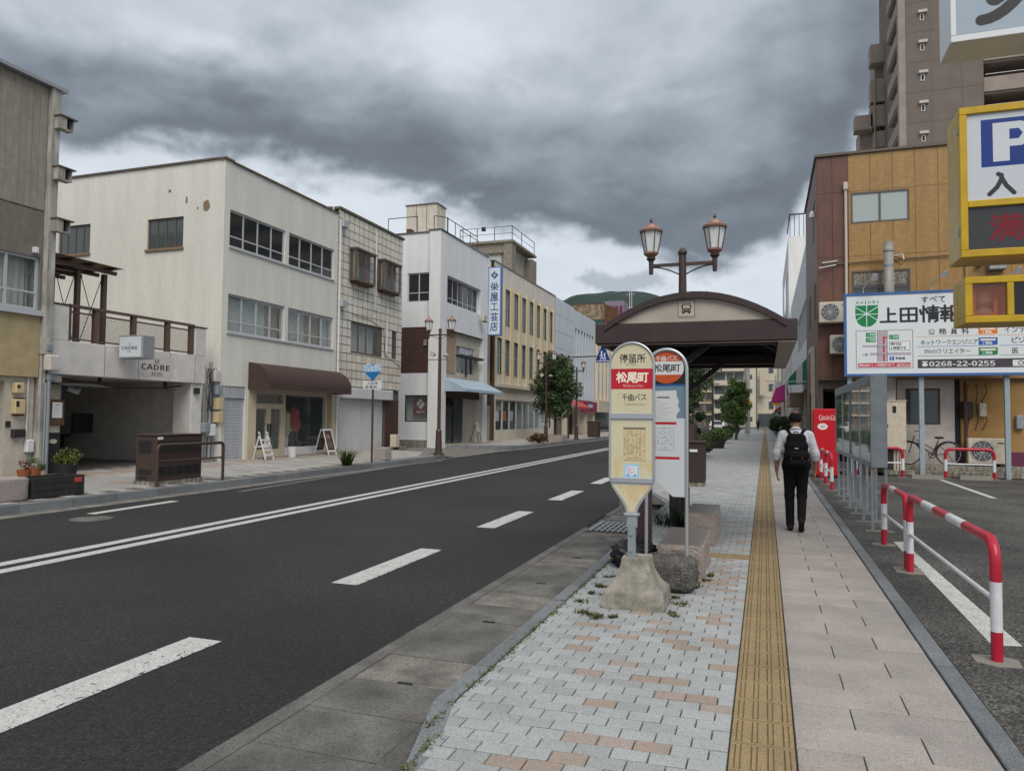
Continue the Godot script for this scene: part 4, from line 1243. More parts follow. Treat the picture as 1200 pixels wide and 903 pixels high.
	lb.uquad(f.at(15.40, 3.20, 0.004), f.at(16.60, 3.20, 0.004), f.at(16.60, 2.62, 0.004), f.at(15.40, 2.62, 0.004))
	put(t, "lettering", lb, printed(p, 0.7))
	# inside: stairs with rails, counter, dark board, cable, lamps
	for i in 8:
		put(t, "step", fbox(nb(), f, 13.2, 14.1, GY + 0.19 * i, GY + 0.19 * (i + 1), -5.0 - 0.0 * i + 0.27 * (0 - i) + 2.4, -4.7 - 0.27 * i + 2.4), M.garage)
	put(t, "stair_rail", nb().bar(f.at(14.12, 1.0, -2.2), f.at(14.12, 2.5, -4.6), 0.06).bar(f.at(14.12, 0.55, -2.2), f.at(14.12, 2.05, -4.6), 0.04).bar(f.at(14.12, GY, -2.2), f.at(14.12, 1.08, -2.2), 0.08), M.wood)
	put(t, "counter", fbox(fbox(nb(), f, 14.6, 17.6, 0.85, 0.92, -5.6, -5.0), f, 14.7, 17.5, GY, 0.85, -5.5, -5.2), M.black_wood)
	put(t, "screen", fbox(nb(), f, 16.4, 17.1, 1.0, 1.6, -3.6, -3.55), M.black)
	put(t, "cable", nb().tube([f.at(13.2, 2.5, -0.4), f.at(14.2, 2.33, -0.45), f.at(15.4, 2.28, -0.5), f.at(16.6, 2.34, -0.45), f.at(17.35, 2.44, -0.4)], 0.02, 6), M.black)
	for q in [[14.5, 2.48], [16.7, 2.45]]: put(t, "spotlight", nb().tube([f.at(q[0], 2.55, -0.4), f.at(q[0], q[1], -0.4), f.at(q[0] - 0.12, q[1] - 0.12, -0.25)], 0.045, 8), M.iron)
	put(t, "wall_lamp", fbox(nb(), f, 17.45, 17.6, 2.2, 2.38, -0.059, 0.06, 0.01), M.iron)
	put(t, "floodlight", nb().tube([f.at(13.2, 2.2, 0.1), f.at(13.34, 2.12, 0.28)], 0.09, 10), M.grey_paint)
	put(t, "canopy", nb().hexa([f.at(12.76, 2.30, -0.05), f.at(14.05, 2.30, -0.05), f.at(14.05, 2.22, 0.55), f.at(12.76, 2.22, 0.55), f.at(12.76, 2.34, -0.05), f.at(14.05, 2.34, -0.05), f.at(14.05, 2.25, 0.55), f.at(12.76, 2.25, 0.55)]), M.iron)
	# menu case
	O = Vector3(FACADE, GY, -13.0)
	var mc := thing("menu_case", "wooden menu case hung on the bistro's left pier", "menu case", f.at(12.97, 1.35, -0.03))
	put(mc, "frame", fbox(nb(), f, 12.78, 13.17, 1.30, 1.92, -0.056, 0.03, 0.012), M.wood)
	p = Print.new(96, 128, Color(0.86, 0.87, 0.88))
	p.latin("MENU", 30, 26, 10, Color(0.3, 0.3, 0.32), true)
	for i in 9: p.rect(18, 38 + i * 9, 50 + (i * 37) % 30, 40 + i * 9, Color(0.55, 0.55, 0.57))
	lb = nb()
	lb.uquad(f.at(12.84, 1.85, 0.034), f.at(13.10, 1.85, 0.034), f.at(13.10, 1.48, 0.034), f.at(12.84, 1.48, 0.034))
	put(mc, "menu", lb, printed(p, 0.6))
	# projecting sign box
	var s := thing("projecting_sign", "small white projecting sign box on the bistro's fascia", "sign", Vector3(FACADE + 0.6, 3.0, -14.7))
	put(s, "case", nb().cbox(FACADE + 0.12, 3.02, -14.58, FACADE + 0.92, 3.62, -14.98, 0.012), M.galv)
	put(s, "bracket", nb().box(FACADE - 0.0, 3.2, -14.74, FACADE + 0.12, 3.45, -14.82), M.galv)
	p = Print.new(160, 128, Color(0.80, 0.83, 0.85))
	var dk := Color(0.2, 0.22, 0.25)
	p.latin("LE", 70, 52, 12, dk); p.latin("CADRE", 18, 82, 22, dk, true, false, 1.25); p.latin("BISTRO", 58, 98, 7, dk)
	lb = nb()
	lb.uquad(Vector3(FACADE + 0.15, 3.58, -14.575), Vector3(FACADE + 0.88, 3.58, -14.575), Vector3(FACADE + 0.88, 3.06, -14.575), Vector3(FACADE + 0.15, 3.06, -14.575))
	put(s, "face", lb, printed(p, 0.5))
	# utilities in the gap between bistro and cream building
	var g := thing("utility_pipes", "pipes, meters and tangled cables in the gap beside the bistro", "pipes", f.at(18.15, GY, -0.1))
	for q in [[17.96, 0.2, 3.1, 0.025], [18.06, 0.2, 3.0, 0.02], [18.22, 0.2, 3.2, 0.05], [18.36, 0.2, 2.9, 0.03]]:
		put(g, "pipe", nb().tube([f.at(q[0], q[1], -0.12), f.at(q[0], q[2], -0.12)], q[3], 8), M.galv)
	for q in [[18.42, 1.75, 2.1, M.yellow_box], [18.42, 1.35, 1.68, M.yellow_box], [18.30, 2.6, 2.95, M.pink_wall], [18.38, 2.2, 2.5, M.grey_paint], [18.12, 0.95, 1.3, M.white_metal], [17.9, 1.05, 1.35, M.grey_paint]]:
		put(g, "box", fbox(nb(), f, q[0] - 0.1, q[0] + 0.14, q[1], q[2], -0.1, 0.1, 0.015), q[3])
	for i in 7:
		var pts := []
		var uu := 17.95 + rng.randf() * 0.4
		for j in 7: pts.append(f.at(uu + rng.randf_range(-0.12, 0.12), 3.0 - j * 0.22, -0.05 + rng.randf_range(-0.04, 0.08)))
		put(g, "cable", nb().tube(pts, 0.009, 5), M.black)
	put(g, "base", fbox(nb(), f, 17.86, 18.46, GY - 0.1, 0.22, -0.25, 0.0), M.old_concrete)

func shutter_part(t: Node, f: Face, u0: float, u1: float, y0: float, y1: float, d: float, m: Material) -> void:
	var y := y0
	while y < y1 - 0.01:
		var b := nb()
		var y2 := minf(y + 0.085, y1)
		b.hexa([f.at(u0, y, d - 0.02), f.at(u1, y, d - 0.02), f.at(u1, y, d), f.at(u0, y, d), f.at(u0, y2 - 0.004, d - 0.02), f.at(u1, y2 - 0.004, d - 0.02), f.at(u1, y2 - 0.004, d - 0.014), f.at(u0, y2 - 0.004, d - 0.014)])
		put(t, "shutter_slat", b, m)
		y += 0.085

func cream_house() -> void:
	var z0 := -18.49
	var t := thing("cream_building", "three-storey cream stucco building with long window bands above a shop", "building", Vector3(FACADE, GY, -21.7))
	var f := left_face()
	var holes := [[18.75, 21.59, 6.92, 8.1], [21.8, 24.68, 6.92, 8.1], [18.76, 21.64, 4.2, 5.42], [21.84, 24.72, 4.2, 5.42], [18.62, 19.7, -0.2, 2.5], [20.05, 24.85, -0.2, 2.48]]
	var b := nb()
	wall(b, f, 18.49, 24.95, -0.2, 9.62, holes, 0.22)
	put(t, "front_wall", b, M.cream)
	var s := south_face(z0)
	b = nb()
	wall(b, s, -27.0, FACADE, -0.2, 9.64, [[-19.08, -17.6, 6.94, 7.94], [-23.0, -21.55, 7.0, 8.0]], 0.22)
	put(t, "side_wall", b, M.cream)
	b = nb()
	shell(b, -27.0, FACADE, z0, -24.95, 0.0, 9.62)
	put(t, "rear_walls", b, M.cream)
	put(t, "floor", nb().box(-26.8, 5.9, -18.8, -16.3, 6.0, -24.7).box(-26.8, 2.95, -18.8, -16.3, 3.05, -24.7), M.garage)
	put(t, "parapet_cap", nb().box(-27.05, 9.645, z0 + 0.06, -16.21, 9.70, z0 - 0.2), M.bronze_frame)
	put(t, "parapet_cap", nb().box(-16.2, 9.625, z0 + 0.06, -15.94, 9.69, z0 - 0.35).box(-16.2, 9.6, z0 - 0.351, -15.94, 9.655, -24.95), M.bronze_frame)
	window(t, f, 18.75, 21.59, 6.92, 8.1, 4, M.alu_frame, M.dark_glass, 2, 0.06, 0.06)
	window(t, f, 21.8, 24.68, 6.92, 8.1, 4, M.alu_frame, M.dark_glass, 2, 0.06, 0.06)
	window(t, f, 18.76, 21.64, 4.2, 5.42, 4, M.alu_frame, M.green_clear, 2, 0.06, 0.06)
	window(t, f, 21.84, 24.72, 4.2, 5.42, 4, M.alu_frame, M.green_clear, 2, 0.06, 0.06)
	curtain(t, f, 18.76, 20.9, 4.2, 5.42, 0.30, M.curtain, 14, 0.03)
	curtain(t, f, 20.95, 21.64, 4.2, 5.42, 0.33, M.tan_curtain, 5, 0.03)
	curtain(t, f, 21.84, 23.2, 4.2, 5.42, 0.30, M.curtain, 9, 0.03)
	curtain(t, f, 23.25, 24.2, 4.2, 5.42, 0.34, M.tan_curtain, 6, 0.03)
	curtain(t, f, 24.22, 24.72, 4.2, 5.42, 0.30, M.curtain, 4, 0.03)
	for q in [[18.72, 24.71, 6.86, 6.918], [18.72, 24.75, 4.14, 4.198]]:
		put(t, "sill", fbox(nb(), f, q[0], q[1], q[2], q[3], -0.02, 0.05), M.alu_frame)
	for q in [[-19.08, -17.6, 6.94, 7.94, 4], [-23.0, -21.55, 7.0, 8.0, 4]]:
		window(t, s, q[0], q[1], q[2], q[3], q[4], M.bronze_frame, M.grey_glass, 1, 0.05, 0.05)
		put(t, "sill", fbox(nb(), s, q[0] - 0.04, q[1] + 0.04, q[2] - 0.07, q[2] - 0.002, -0.02, 0.06), M.bare_plaster)
	# patches where the stucco has come away
	for q in [[-16.72, 8.22, 0.16, 0.20], [-17.5, 8.45, 0.05, 0.14], [-18.2, 8.8, 0.07, 0.06], [-17.05, 8.15, 0.04, 0.05]]:
		var poly := PackedVector2Array()
		for i in 11: poly.append(Vector2(q[0] + cos(TAU * i / 11) * q[2] * rng.randf_range(0.7, 1.1), q[1] + sin(TAU * i / 11) * q[3] * rng.randf_range(0.7, 1.1)))
		put(t, "bare_patch", nb().prism(poly, func(x, y, d): return s.at(x, y, d), 0.0, 0.004), M.bare_plaster)
	# narrow grey shutter
	put(t, "shutter_box", fbox(nb(), f, 18.62, 19.7, 2.12, 2.498, -0.2, -0.03), M.shutter)
	shutter_part(t, f, 18.64, 19.68, GY, 2.118, -0.08, M.shutter)
	# shop front
	put(t, "shop_back_wall", fbox(nb(), f, 20.0, 24.9, GY - 0.1, 2.9, -2.4, -2.3), M.shop_wall)
	put(t, "shop_floor", fbox(nb(), f, 20.0, 24.9, GY - 0.2, GY - 0.02, -2.3, -0.1), M.shop_wall)
	put(t, "shop_side", fbox(nb(), f, 24.75, 24.9, GY, 2.9, -2.3, -0.21), M.shop_wall)
	put(t, "shop_post", fbox(nb(), f, 19.80, 20.2, GY - 0.1, 2.478, -0.2, 0.03), M.cream_frame)
	put(t, "shop_post", fbox(nb(), f, 24.72, 24.95, GY - 0.1, 2.478, -0.2, 0.03), M.cream_frame)
	put(t, "transom", fbox(nb(), f, 20.2, 24.4, 2.32, 2.478, -0.16, -0.02), M.cream_frame)
	put(t, "transom", fbox(nb(), f, 20.2, 21.74, 1.9, 1.98, -0.16, -0.02), M.cream_frame)
	put(t, "transom_glass", fbox(nb(), f, 20.2, 21.74, 1.98, 2.32, -0.1, -0.092), M.clear)
	put(t, "shop_mullion", fbox(nb(), f, 21.74, 21.82, GY, 2.318, -0.16, -0.01), M.cream_frame)
	put(t, "shop_mullion", fbox(nb(), f, 24.34, 24.40, GY, 2.318, -0.16, -0.01), M.cream_frame)
	put(t, "display_glass", fbox(nb(), f, 21.82, 24.34, 0.45, 2.32, -0.1, -0.09), M.clear)
	put(t, "stall_riser", fbox(nb(), f, 21.82, 24.34, GY - 0.05, 0.45, -0.16, -0.02), M.white_metal)
	put(t, "side_panel", fbox(nb(), f, 24.40, 24.72, GY - 0.05, 2.478, -0.14, -0.06), M.tan_curtain)
	put(t, "step", fbox(nb(), f, 20.1, 24.6, GY - 0.15, GY + 0.04, -0.05, 0.25), M.pink_granite)
	for u in [20.2, 20.97]:
		b = nb()
		fbox(b, f, u, u + 0.11, GY + 0.04, 1.9, -0.14, -0.05); fbox(b, f, u + 0.66, u + 0.77, GY + 0.04, 1.9, -0.14, -0.05)
		fbox(b, f, u + 0.11, u + 0.66, 1.8, 1.9, -0.14, -0.05); fbox(b, f, u + 0.11, u + 0.66, GY + 0.04, 0.42, -0.14, -0.05)
		var dr := put(t, "door", b, M.cream_frame)
		put(dr, "pane", fbox(nb(), f, u + 0.11, u + 0.66, 0.42, 1.8, -0.1, -0.09), M.clear)
		put(dr, "handle", fbox(nb(), f, u + (0.68 if u < 20.5 else 0.05), u + (0.72 if u < 20.5 else 0.09), 0.85, 1.3, -0.05, 0.0), M.iron)
	# awning: a quarter-round hood
	var n := 8
	b = nb()
	b.st.set_smooth_group(1)
	var prof := []
	for i in n + 1:
		var a := PI / 2 * i / n
		prof.append(Vector2(0.86 * sin(a), 2.62 + 0.70 * cos(a)))
	prof.append(Vector2(0.86, 2.42))
	for i in prof.size() - 1:
		if i == prof.size() - 2: b.st.set_smooth_group(2)
		b.quad(f.at(19.8, prof[i].y, prof[i].x), f.at(19.8, prof[i + 1].y, prof[i + 1].x), f.at(24.75, prof[i + 1].y, prof[i + 1].x), f.at(24.75, prof[i].y, prof[i].x))
	b.st.set_smooth_group(-1)
	for u in [19.8, 24.75]:
		for i in prof.size() - 1:
			b.tri(f.at(u, 2.42, 0.002), f.at(u, prof[i].y, prof[i].x), f.at(u, prof[i + 1].y, prof[i + 1].x))
	var aw := put(t, "awning", b, M.awning_brown, "chocolate brown quarter-round awning")
	var p := Print.new(128, 96, lin(0.055, 0.031, 0.026))
	var ww := Color(0.78, 0.74, 0.72)
	for k in 2:
		var x := 40 + k * 28
		p.line(Vector2(x, 16), Vector2(x, 74), 4, ww)
		for i in 20: p.line(Vector2(x + 12 + 11 * cos(TAU * i / 20), 62 + 12 * sin(TAU * i / 20)), Vector2(x + 12 + 11 * cos(TAU * (i + 1) / 20), 62 + 12 * sin(TAU * (i + 1) / 20)), 3, ww)
	var lb := nb()
	lb.uquad(f.at(22.35, 3.02, 0.715), f.at(23.05, 3.02, 0.715), f.at(23.05, 2.60, 0.872), f.at(22.35, 2.60, 0.872))
	put(aw, "lettering", lb, printed(p, 0.8))
	put(t, "drain_pipe", nb().tube([f.at(24.98, 9.4, 0.08), f.at(24.98, 0.3, 0.08)], 0.045), M.white_metal)
	for y in [9.1, 5.9]: put(t, "pipe_box", fbox(nb(), f, 24.95, 25.3, y, y + 0.3, 0.02, 0.25, 0.015), M.shutter)
	# goods in the shop
	var dl := [["mannequin", "mannequin in a pale green coat and white trousers behind the shop glass", 22.6, M.cloth_green, M.cloth_white], ["mannequin", "mannequin in a dark outfit with a red jacket behind the shop glass", 23.15, M.cloth_red, M.cloth_dark]]
	for q in dl:
		var mq := thing(q[0], q[1], "mannequin", f.at(q[2], GY, -0.6))
		var h := 0.12 if q[4] == M.cloth_dark else 0.0
		put(mq, "coat", nb().lathe(f.at(q[2], GY, -0.6), [Vector2(0.19, 0.72 + h), Vector2(0.22, 0.95 + h), Vector2(0.17, 1.25 + h), Vector2(0.20, 1.48 + h), Vector2(0.07, 1.62 + h), Vector2(0.0, 1.66 + h)], 14), q[3])
		put(mq, "trousers", nb().lathe(f.at(q[2] - 0.05, GY, -0.6), [Vector2(0.07, 0.08), Vector2(0.09, 0.4), Vector2(0.1, 0.9)], 10).lathe(f.at(q[2] + 0.08, GY, -0.6), [Vector2(0.07, 0.08), Vector2(0.09, 0.4), Vector2(0.1, 0.9)], 10), q[4])
		for sgn in [-1.0, 1.0]: put(mq, "sleeve", nb().tube([f.at(q[2] + sgn * 0.17, 1.42 + GY + h, -0.6), f.at(q[2] + sgn * 0.27, 1.1 + GY + h, -0.57), f.at(q[2] + sgn * 0.26, 0.85 + GY + h, -0.53)], 0.055), q[3])
		put(mq, "neck", nb().lathe(f.at(q[2], GY, -0.6), [Vector2(0.045, 1.6 + h), Vector2(0.04, 1.74 + h), Vector2(0.0, 1.76 + h)], 8), M.wood)
		put(mq, "stand", nb().lathe(f.at(q[2], GY, -0.6), [Vector2(0.16, 0.0), Vector2(0.16, 0.03), Vector2(0.02, 0.04), Vector2(0.02, 0.5)], 12), M.iron)
	var rk := thing("clothes_rack", "rack of plum and grey clothes inside the shop doorway", "clothes rack", f.at(21.2, GY, -1.5))
	put(rk, "rail", nb().tube([f.at(20.4, 0.17, -1.5), f.at(20.4, 1.65, -1.5), f.at(21.9, 1.65, -1.5), f.at(21.9, 0.17, -1.5)], 0.02), M.iron)
	for i in 12:
		var uu := 20.55 + 0.11 * i
		put(rk, "garment", nb().hexa([f.at(uu, 0.6 + 0.1 * (i % 3), -1.72), f.at(uu + 0.05, 0.6 + 0.1 * (i % 3), -1.72), f.at(uu + 0.05, 0.6 + 0.1 * (i % 3), -1.28), f.at(uu, 0.6 + 0.1 * (i % 3), -1.28), f.at(uu, 1.6, -1.62), f.at(uu + 0.03, 1.6, -1.62), f.at(uu + 0.03, 1.6, -1.38), f.at(uu, 1.6, -1.38)]), [M.cloth_plum, M.grey_glass, M.cloth_dark, M.curtain][i % 4])
	var bn := thing("display_bench", "low wooden bench behind the shop glass", "bench", f.at(23.5, GY, -0.5))
	put(bn, "seat", fbox(nb(), f, 23.2, 23.8, 0.55, 0.6, -0.75, -0.35), M.wood)
	for q in [[23.22, -0.73], [23.73, -0.73], [23.22, -0.42], [23.73, -0.42]]: put(bn, "leg", fbox(nb(), f, q[0], q[0] + 0.05, GY - 0.02, 0.55, q[1], q[1] + 0.05), M.wood)

func cut_round(pieces: Array, holes: Array, gap: float) -> Array:     # rectangles [u0, u1, y0, y1] less the openings
	for h in holes:
		var nx := []
		for q in pieces:
			if q[1] <= h[0] - gap or q[0] >= h[1] + gap or q[3] <= h[2] - gap or q[2] >= h[3] + gap:
				nx.append(q)
				continue
			if q[2] < h[2] - gap: nx.append([q[0], q[1], q[2], h[2] - gap])
			if q[3] > h[3] + gap: nx.append([q[0], q[1], h[3] + gap, q[3]])
			var y0: float = maxf(q[2], h[2] - gap); var y1: float = minf(q[3], h[3] + gap)
			if q[0] < h[0] - gap: nx.append([q[0], h[0] - gap, y0, y1])
			if q[1] > h[1] + gap: nx.append([h[1] + gap, q[1], y0, y1])
		pieces = nx
	return pieces

func tiled_house() -> void:
	var t := thing("tiled_building", "narrow building clad in square off-white tiles with two bay windows", "building", Vector3(FACADE, GY, -27.7))
	var f := left_face()
	var holes := [[26.03, 28.6, 4.18, 5.48], [29.5, 29.92, 4.2, 5.48], [25.95, 27.2, 7.22, 8.38], [28.25, 29.5, 7.22, 8.38]]
	var back := Face.new(Vector3(FACADE - 0.022, 0, 0), f.u, f.n)
	var b := nb()
	wall(b, back, 24.97, 30.44, 2.78, 9.86, holes, 0.2)
	put(t, "wall", b, M.grout)
	# each tile a piece of its own, cut round the openings
	var cols := 14
	var rows := 21
	var tw := (30.44 - 24.97) / cols
	var th := (9.82 - 2.78) / rows
	for j in rows:
		for i in cols:
			var pieces := [[24.97 + tw * i + 0.027, 24.97 + tw * (i + 1) - 0.027, 2.78 + th * j + 0.016, 2.78 + th * (j + 1) - 0.016]]
			pieces = cut_round(pieces, holes, 0.012)
			for q in pieces:
				if q[1] - q[0] < 0.03 or q[3] - q[2] < 0.03: continue
				var k := rng.randf()
				put(t, "tile", fbox(nb(), f, q[0], q[1], q[2], q[3], -0.02, rng.randf_range(-0.002, 0.004)), M.white_tile_c if (q[3] < 4.4 and k < 0.4) else (M.white_tile if k < 0.6 else M.white_tile_b))
	put(t, "coping", fbox(nb(), f, 24.97, 30.5, 9.83, 9.93, -0.25, 0.06), M.bronze_frame)
	b = nb()
	shell(b, -26, FACADE, -24.97, -30.44, 0.0, 9.85)
	put(t, "rear_walls", b, M.ivory_wall)
	put(t, "roof_trim", nb().box(-26, 9.5, -24.90, -16.3, 9.93, -24.99), M.rust)
	put(t, "floor", nb().box(-25.8, 5.9, -25.2, -16.3, 6.0, -30.2).box(-25.8, 2.7, -25.2, -16.15, 2.8, -30.2), M.garage)
	window(t, f, 26.03, 28.6, 4.18, 5.48, 4, M.bronze_frame, M.clear, 1, 0.04, 0.07)
	curtain(t, f, 26.05, 28.6, 4.18, 5.48, 0.4, M.curtain, 12, 0.05)
	window(t, f, 29.5, 29.92, 4.2, 5.48, 1, M.bronze_frame, M.grey_glass, 2, 0.04, 0.05, 0.5)
	# bay windows
	for u0 in [25.80, 28.08]:
		var u1: float = u0 + 1.56
		b = nb()
		fbox(b, f, u0, u1, 7.1, 7.2, 0.006, 0.34); fbox(b, f, u0 - 0.03, u1 + 0.03, 8.38, 8.46, 0.006, 0.38)
		fbox(b, f, u0, u0 + 0.07, 7.2, 8.38, 0.27, 0.34); fbox(b, f, u1 - 0.07, u1, 7.2, 8.38, 0.27, 0.34); fbox(b, f, u0 + 0.74, u0 + 0.82, 7.2, 8.38, 0.28, 0.33)
		fbox(b, f, u0, u0 + 0.06, 7.2, 8.38, 0.006, 0.07); fbox(b, f, u1 - 0.06, u1, 7.2, 8.38, 0.006, 0.07)
		var bw := put(t, "bay_window", b, M.bronze_frame)
		put(bw, "pane", fbox(nb(), f, u0 + 0.07, u0 + 0.74, 7.2, 8.38, 0.30, 0.308), M.clear)
		put(bw, "pane", fbox(nb(), f, u0 + 0.82, u1 - 0.07, 7.2, 8.38, 0.30, 0.308), M.clear)
		put(bw, "side_pane", fbox(nb(), f, u0 + 0.025, u0 + 0.033, 7.2, 8.38, 0.07, 0.27), M.clear)
		put(bw, "side_pane", fbox(nb(), f, u1 - 0.033, u1 - 0.025, 7.2, 8.38, 0.07, 0.27), M.clear)
		curtain(bw, f, u0 + 0.1, u0 + 0.5, 7.2, 8.38, -0.12, M.tan_curtain, 5, 0.03)
		curtain(bw, f, u0 + 1.1, u1 - 0.1, 7.2, 8.38, -0.05, M.cloth_plum, 4, 0.03)
		put(bw, "apron", fbox(nb(), f, u0 + 0.1, u1 - 0.1, 7.03, 7.1, 0.006, 0.3), M.wood)
	put(t, "pipe", nb().tube([f.at(27.9, 9.6, 0.05), f.at(27.9, 6.2, 0.05)], 0.035), M.white_metal)
	put(t, "pipe", nb().tube([f.at(28.9, 5.9, 0.05), f.at(28.95, 5.2, 0.05), f.at(28.9, 4.4, 0.05)], 0.035), M.white_metal)
	put(t, "cable", nb().tube([f.at(26.0, 5.75, 0.03), f.at(27.6, 5.7, 0.03), f.at(28.7, 5.4, 0.03), f.at(28.8, 4.3, 0.03), f.at(30.3, 3.9, 0.03)], 0.012, 5), M.black)
	# ground floor: shutters and a brick pier
	var g := Face.new(Vector3(FACADE - 0.25, 0, 0), f.u, f.n)
	put(t, "ground_pier", fbox(nb(), f, 24.97, 25.35, 0.0, 2.778, -0.3, -0.05), M.shutter)
	put(t, "shutter_box", fbox(nb(), f, 25.36, 29.5, 2.30, 2.74, -0.3, 0.12, 0.03), M.white_shutter)
	for k in 2: shutter_part(t, g, 25.38 + 1.88 * k, 27.22 + 1.88 * k, GY, 2.30, 0.05, M.white_shutter)
	put(t, "shutter_rail", fbox(nb(), g, 27.22, 27.26, GY, 2.3, -0.02, 0.06), M.alu_frame)
	put(t, "brick_core", fbox(nb(), f, 29.14, 30.4, 0.0, 2.76, -0.5, -0.10), M.grout)
	var y := GY
	var row := 0
	while y < 2.28:
		var u := 29.14
		while u < 30.35:
			var w := 0.22 if not (row % 2 == 1 and u < 29.2) else 0.11
			put(t, "brick", fbox(nb(), f, u, minf(u + w, 30.4) - 0.012, y, y + 0.063, -0.099, -0.085 + rng.randf_range(0, 0.006)), M.brick_brown if rng.randf() < 0.6 else M.brick_brown_b)
			u += w
		y += 0.075
		row += 1
	put(t, "doorstep", fbox(nb(), f, 28.2, 30.4, 0.05, GY + 0.06, -0.08, 0.35), M.old_concrete)

func white_house() -> void:
	var X := -15.5
	var t := thing("white_building", "white painted corner building with a tall pillar and pale blue awning", "building", Vector3(X, GY, -37.0))
	var f := left_face(X)
	var s := south_face(-33.65)
	put(t, "pillar", nb().cbox(-16.05, -0.1, -33.38, -15.42, 11.02, -34.25, 0.02), M.bright_wall)
	var b := nb()
	wall(b, f, 34.26, 40.3, 6.12, 11.06, [[34.26, 39.15, 7.5, 8.92]], 0.35)
	put(t, "upper_wall", b, M.white_wall)
	b = nb()
	wall(b, Face.new(Vector3(X - 0.25, 0, 0), f.u, f.n), 34.26, 39.6, 3.0, 6.118, [[36.25, 38.85, 3.95, 5.45]], 0.15)
	put(t, "middle_wall", b, M.ivory_wall)
	put(t, "brown_panel", fbox(nb(), f, 34.3, 36.1, 3.9, 6.1, -0.25, -0.22), M.tan_curtain)
	put(t, "end_pier", fbox(nb(), f, 39.6, 40.3, -0.1, 6.118, -0.6, -0.004), M.bright_wall)
	put(t, "shop_lintel", fbox(nb(), f, 34.26, 39.598, 2.6, 2.998, -0.5, -0.2), M.brick_brown)
	b = nb()
	wall(b, s, -25.0, -16.06, 6.16, 11.0, [[-17.4, -16.12, 7.45, 8.95]], 0.2)
	wall(b, s, -25.0, -16.06, -0.1, 3.8, [[-17.45, -16.15, 1.32, 2.68]], 0.2)
	put(t, "side_wall", b, M.white_wall)
	put(t, "brick_backing", fbox(nb(), s, -25.0, -16.06, 3.802, 6.158, -0.3, -0.05), M.grout)
	var y := 3.81
	var row := 0
	while y < 6.1:
		var x := -18.2 - (0.12 if row % 2 else 0.0)
		while x < -16.3:
			put(t, "brick", fbox(nb(), s, x, x + 0.228, y, y + 0.105, -0.049, -0.03 + rng.randf_range(0.0, 0.008)), M.brick_brown if rng.randf() < 0.6 else M.brick_brown_b)
			x += 0.24
		y += 0.118
		row += 1
	put(t, "brick_filler", fbox(nb(), s, -16.3, -16.07, 3.81, 6.1, -0.049, -0.03), M.brick_brown)
	put(t, "vent", fbox(nb(), s, -16.42, -16.22, 5.2, 5.5, -0.02, 0.06), M.old_concrete)
	window(t, s, -17.4, -16.12, 7.45, 8.95, 2, M.alu_frame, M.dark_glass, 2, 0.06, 0.06, 0.32)
	window(t, f, 34.26, 39.15, 7.5, 8.92, 7, M.alu_frame, M.dark_glass, 2, 0.25, 0.06, 0.25)
	window(t, Face.new(Vector3(X - 0.25, 0, 0), f.u, f.n), 36.25, 38.85, 3.95, 5.45, 4, M.alu_frame, M.clear, 1, 0.04, 0.05)
	curtain(t, f, 36.3, 38.8, 3.95, 5.45, 0.6, M.curtain, 14, 0.03)
	put(t, "window_hood", fbox(nb(), f, 36.2, 39.3, 4.82, 4.95, -0.24, 0.15), M.iron)
	put(t, "drop_bar", fbox(nb(), f, 37.5, 37.56, 3.8, 4.82, -0.24, -0.16), M.iron)
	# show window on the side street
	var p := Print.new(128, 128, Color(0.36, 0.09, 0.12))
	var gg := Color(0.72, 0.74, 0.76)
	p.poly(PackedVector2Array([Vector2(64, 14), Vector2(88, 38), Vector2(60, 64), Vector2(76, 50), Vector2(56, 72), Vector2(64, 76), Vector2(40, 64), Vector2(26, 52)]), gg)
	p.poly(PackedVector2Array([Vector2(64, 92), Vector2(40, 68), Vector2(68, 40), Vector2(84, 34), Vector2(102, 54)]), gg)
	p.line(Vector2(82, 34), Vector2(46, 74), 7, Color(0.36, 0.09, 0.12))
	p.line(Vector2(66, 46), Vector2(62, 62), 8, Color(0.36, 0.09, 0.12))
	p.glyphs("栄屋工芸店", 26, 104, 13, 2, gg, 1.2)
	window(t, s, -17.45, -16.15, 1.32, 2.68, 1, M.iron, M.clear, 1, 0.03, 0.05)
	var bd := put(t, "emblem_board", fbox(nb(), s, -17.1, -16.28, 1.7, 2.62, -0.30, -0.28), M.cloth_red)
	var lb := nb()
	lb.uquad(s.at(-17.1, 2.62, -0.276), s.at(-16.28, 2.62, -0.276), s.at(-16.28, 1.7, -0.276), s.at(-17.1, 1.7, -0.276))
	put(bd, "emblem", lb, printed(p, 0.6))
	put(t, "show_back", fbox(nb(), s, -17.6, -16.1, 1.2, 2.8, -0.6, -0.55), M.curtain)
	put(t, "plinth", fbox(nb(), s, -25.0, -16.06, -0.1, 0.4, 0.0, 0.12), M.old_concrete)
	b = nb()
	shell(b, -25.0, X, -33.7, -40.3, 0.0, 11.0)
	put(t, "rear_walls", b, M.white_wall)
	put(t, "parapet_cap", fbox(nb(), f, 34.2, 40.35, 11.062, 11.13, -0.3, 0.05), M.grey_glass)
	put(t, "parapet_cap", nb().box(-25.0, 11.002, -33.60, -16.06, 11.07, -33.9).box(-16.1, 11.022, -33.34, -15.38, 11.09, -34.2), M.grey_glass)
	# shop under the awning
	put(t, "shop_rear", fbox(nb(), f, 34.3, 39.6, 0.0, 2.6, -2.8, -2.7), M.garage)
	put(t, "shop_frame", fbox(fbox(fbox(nb(), f, 34.3, 34.42, GY, 2.6, -0.6, -0.5), f, 36.5, 36.62, GY, 2.6, -0.6, -0.5), f, 34.42, 36.5, 2.1, 2.2, -0.6, -0.5), M.iron)
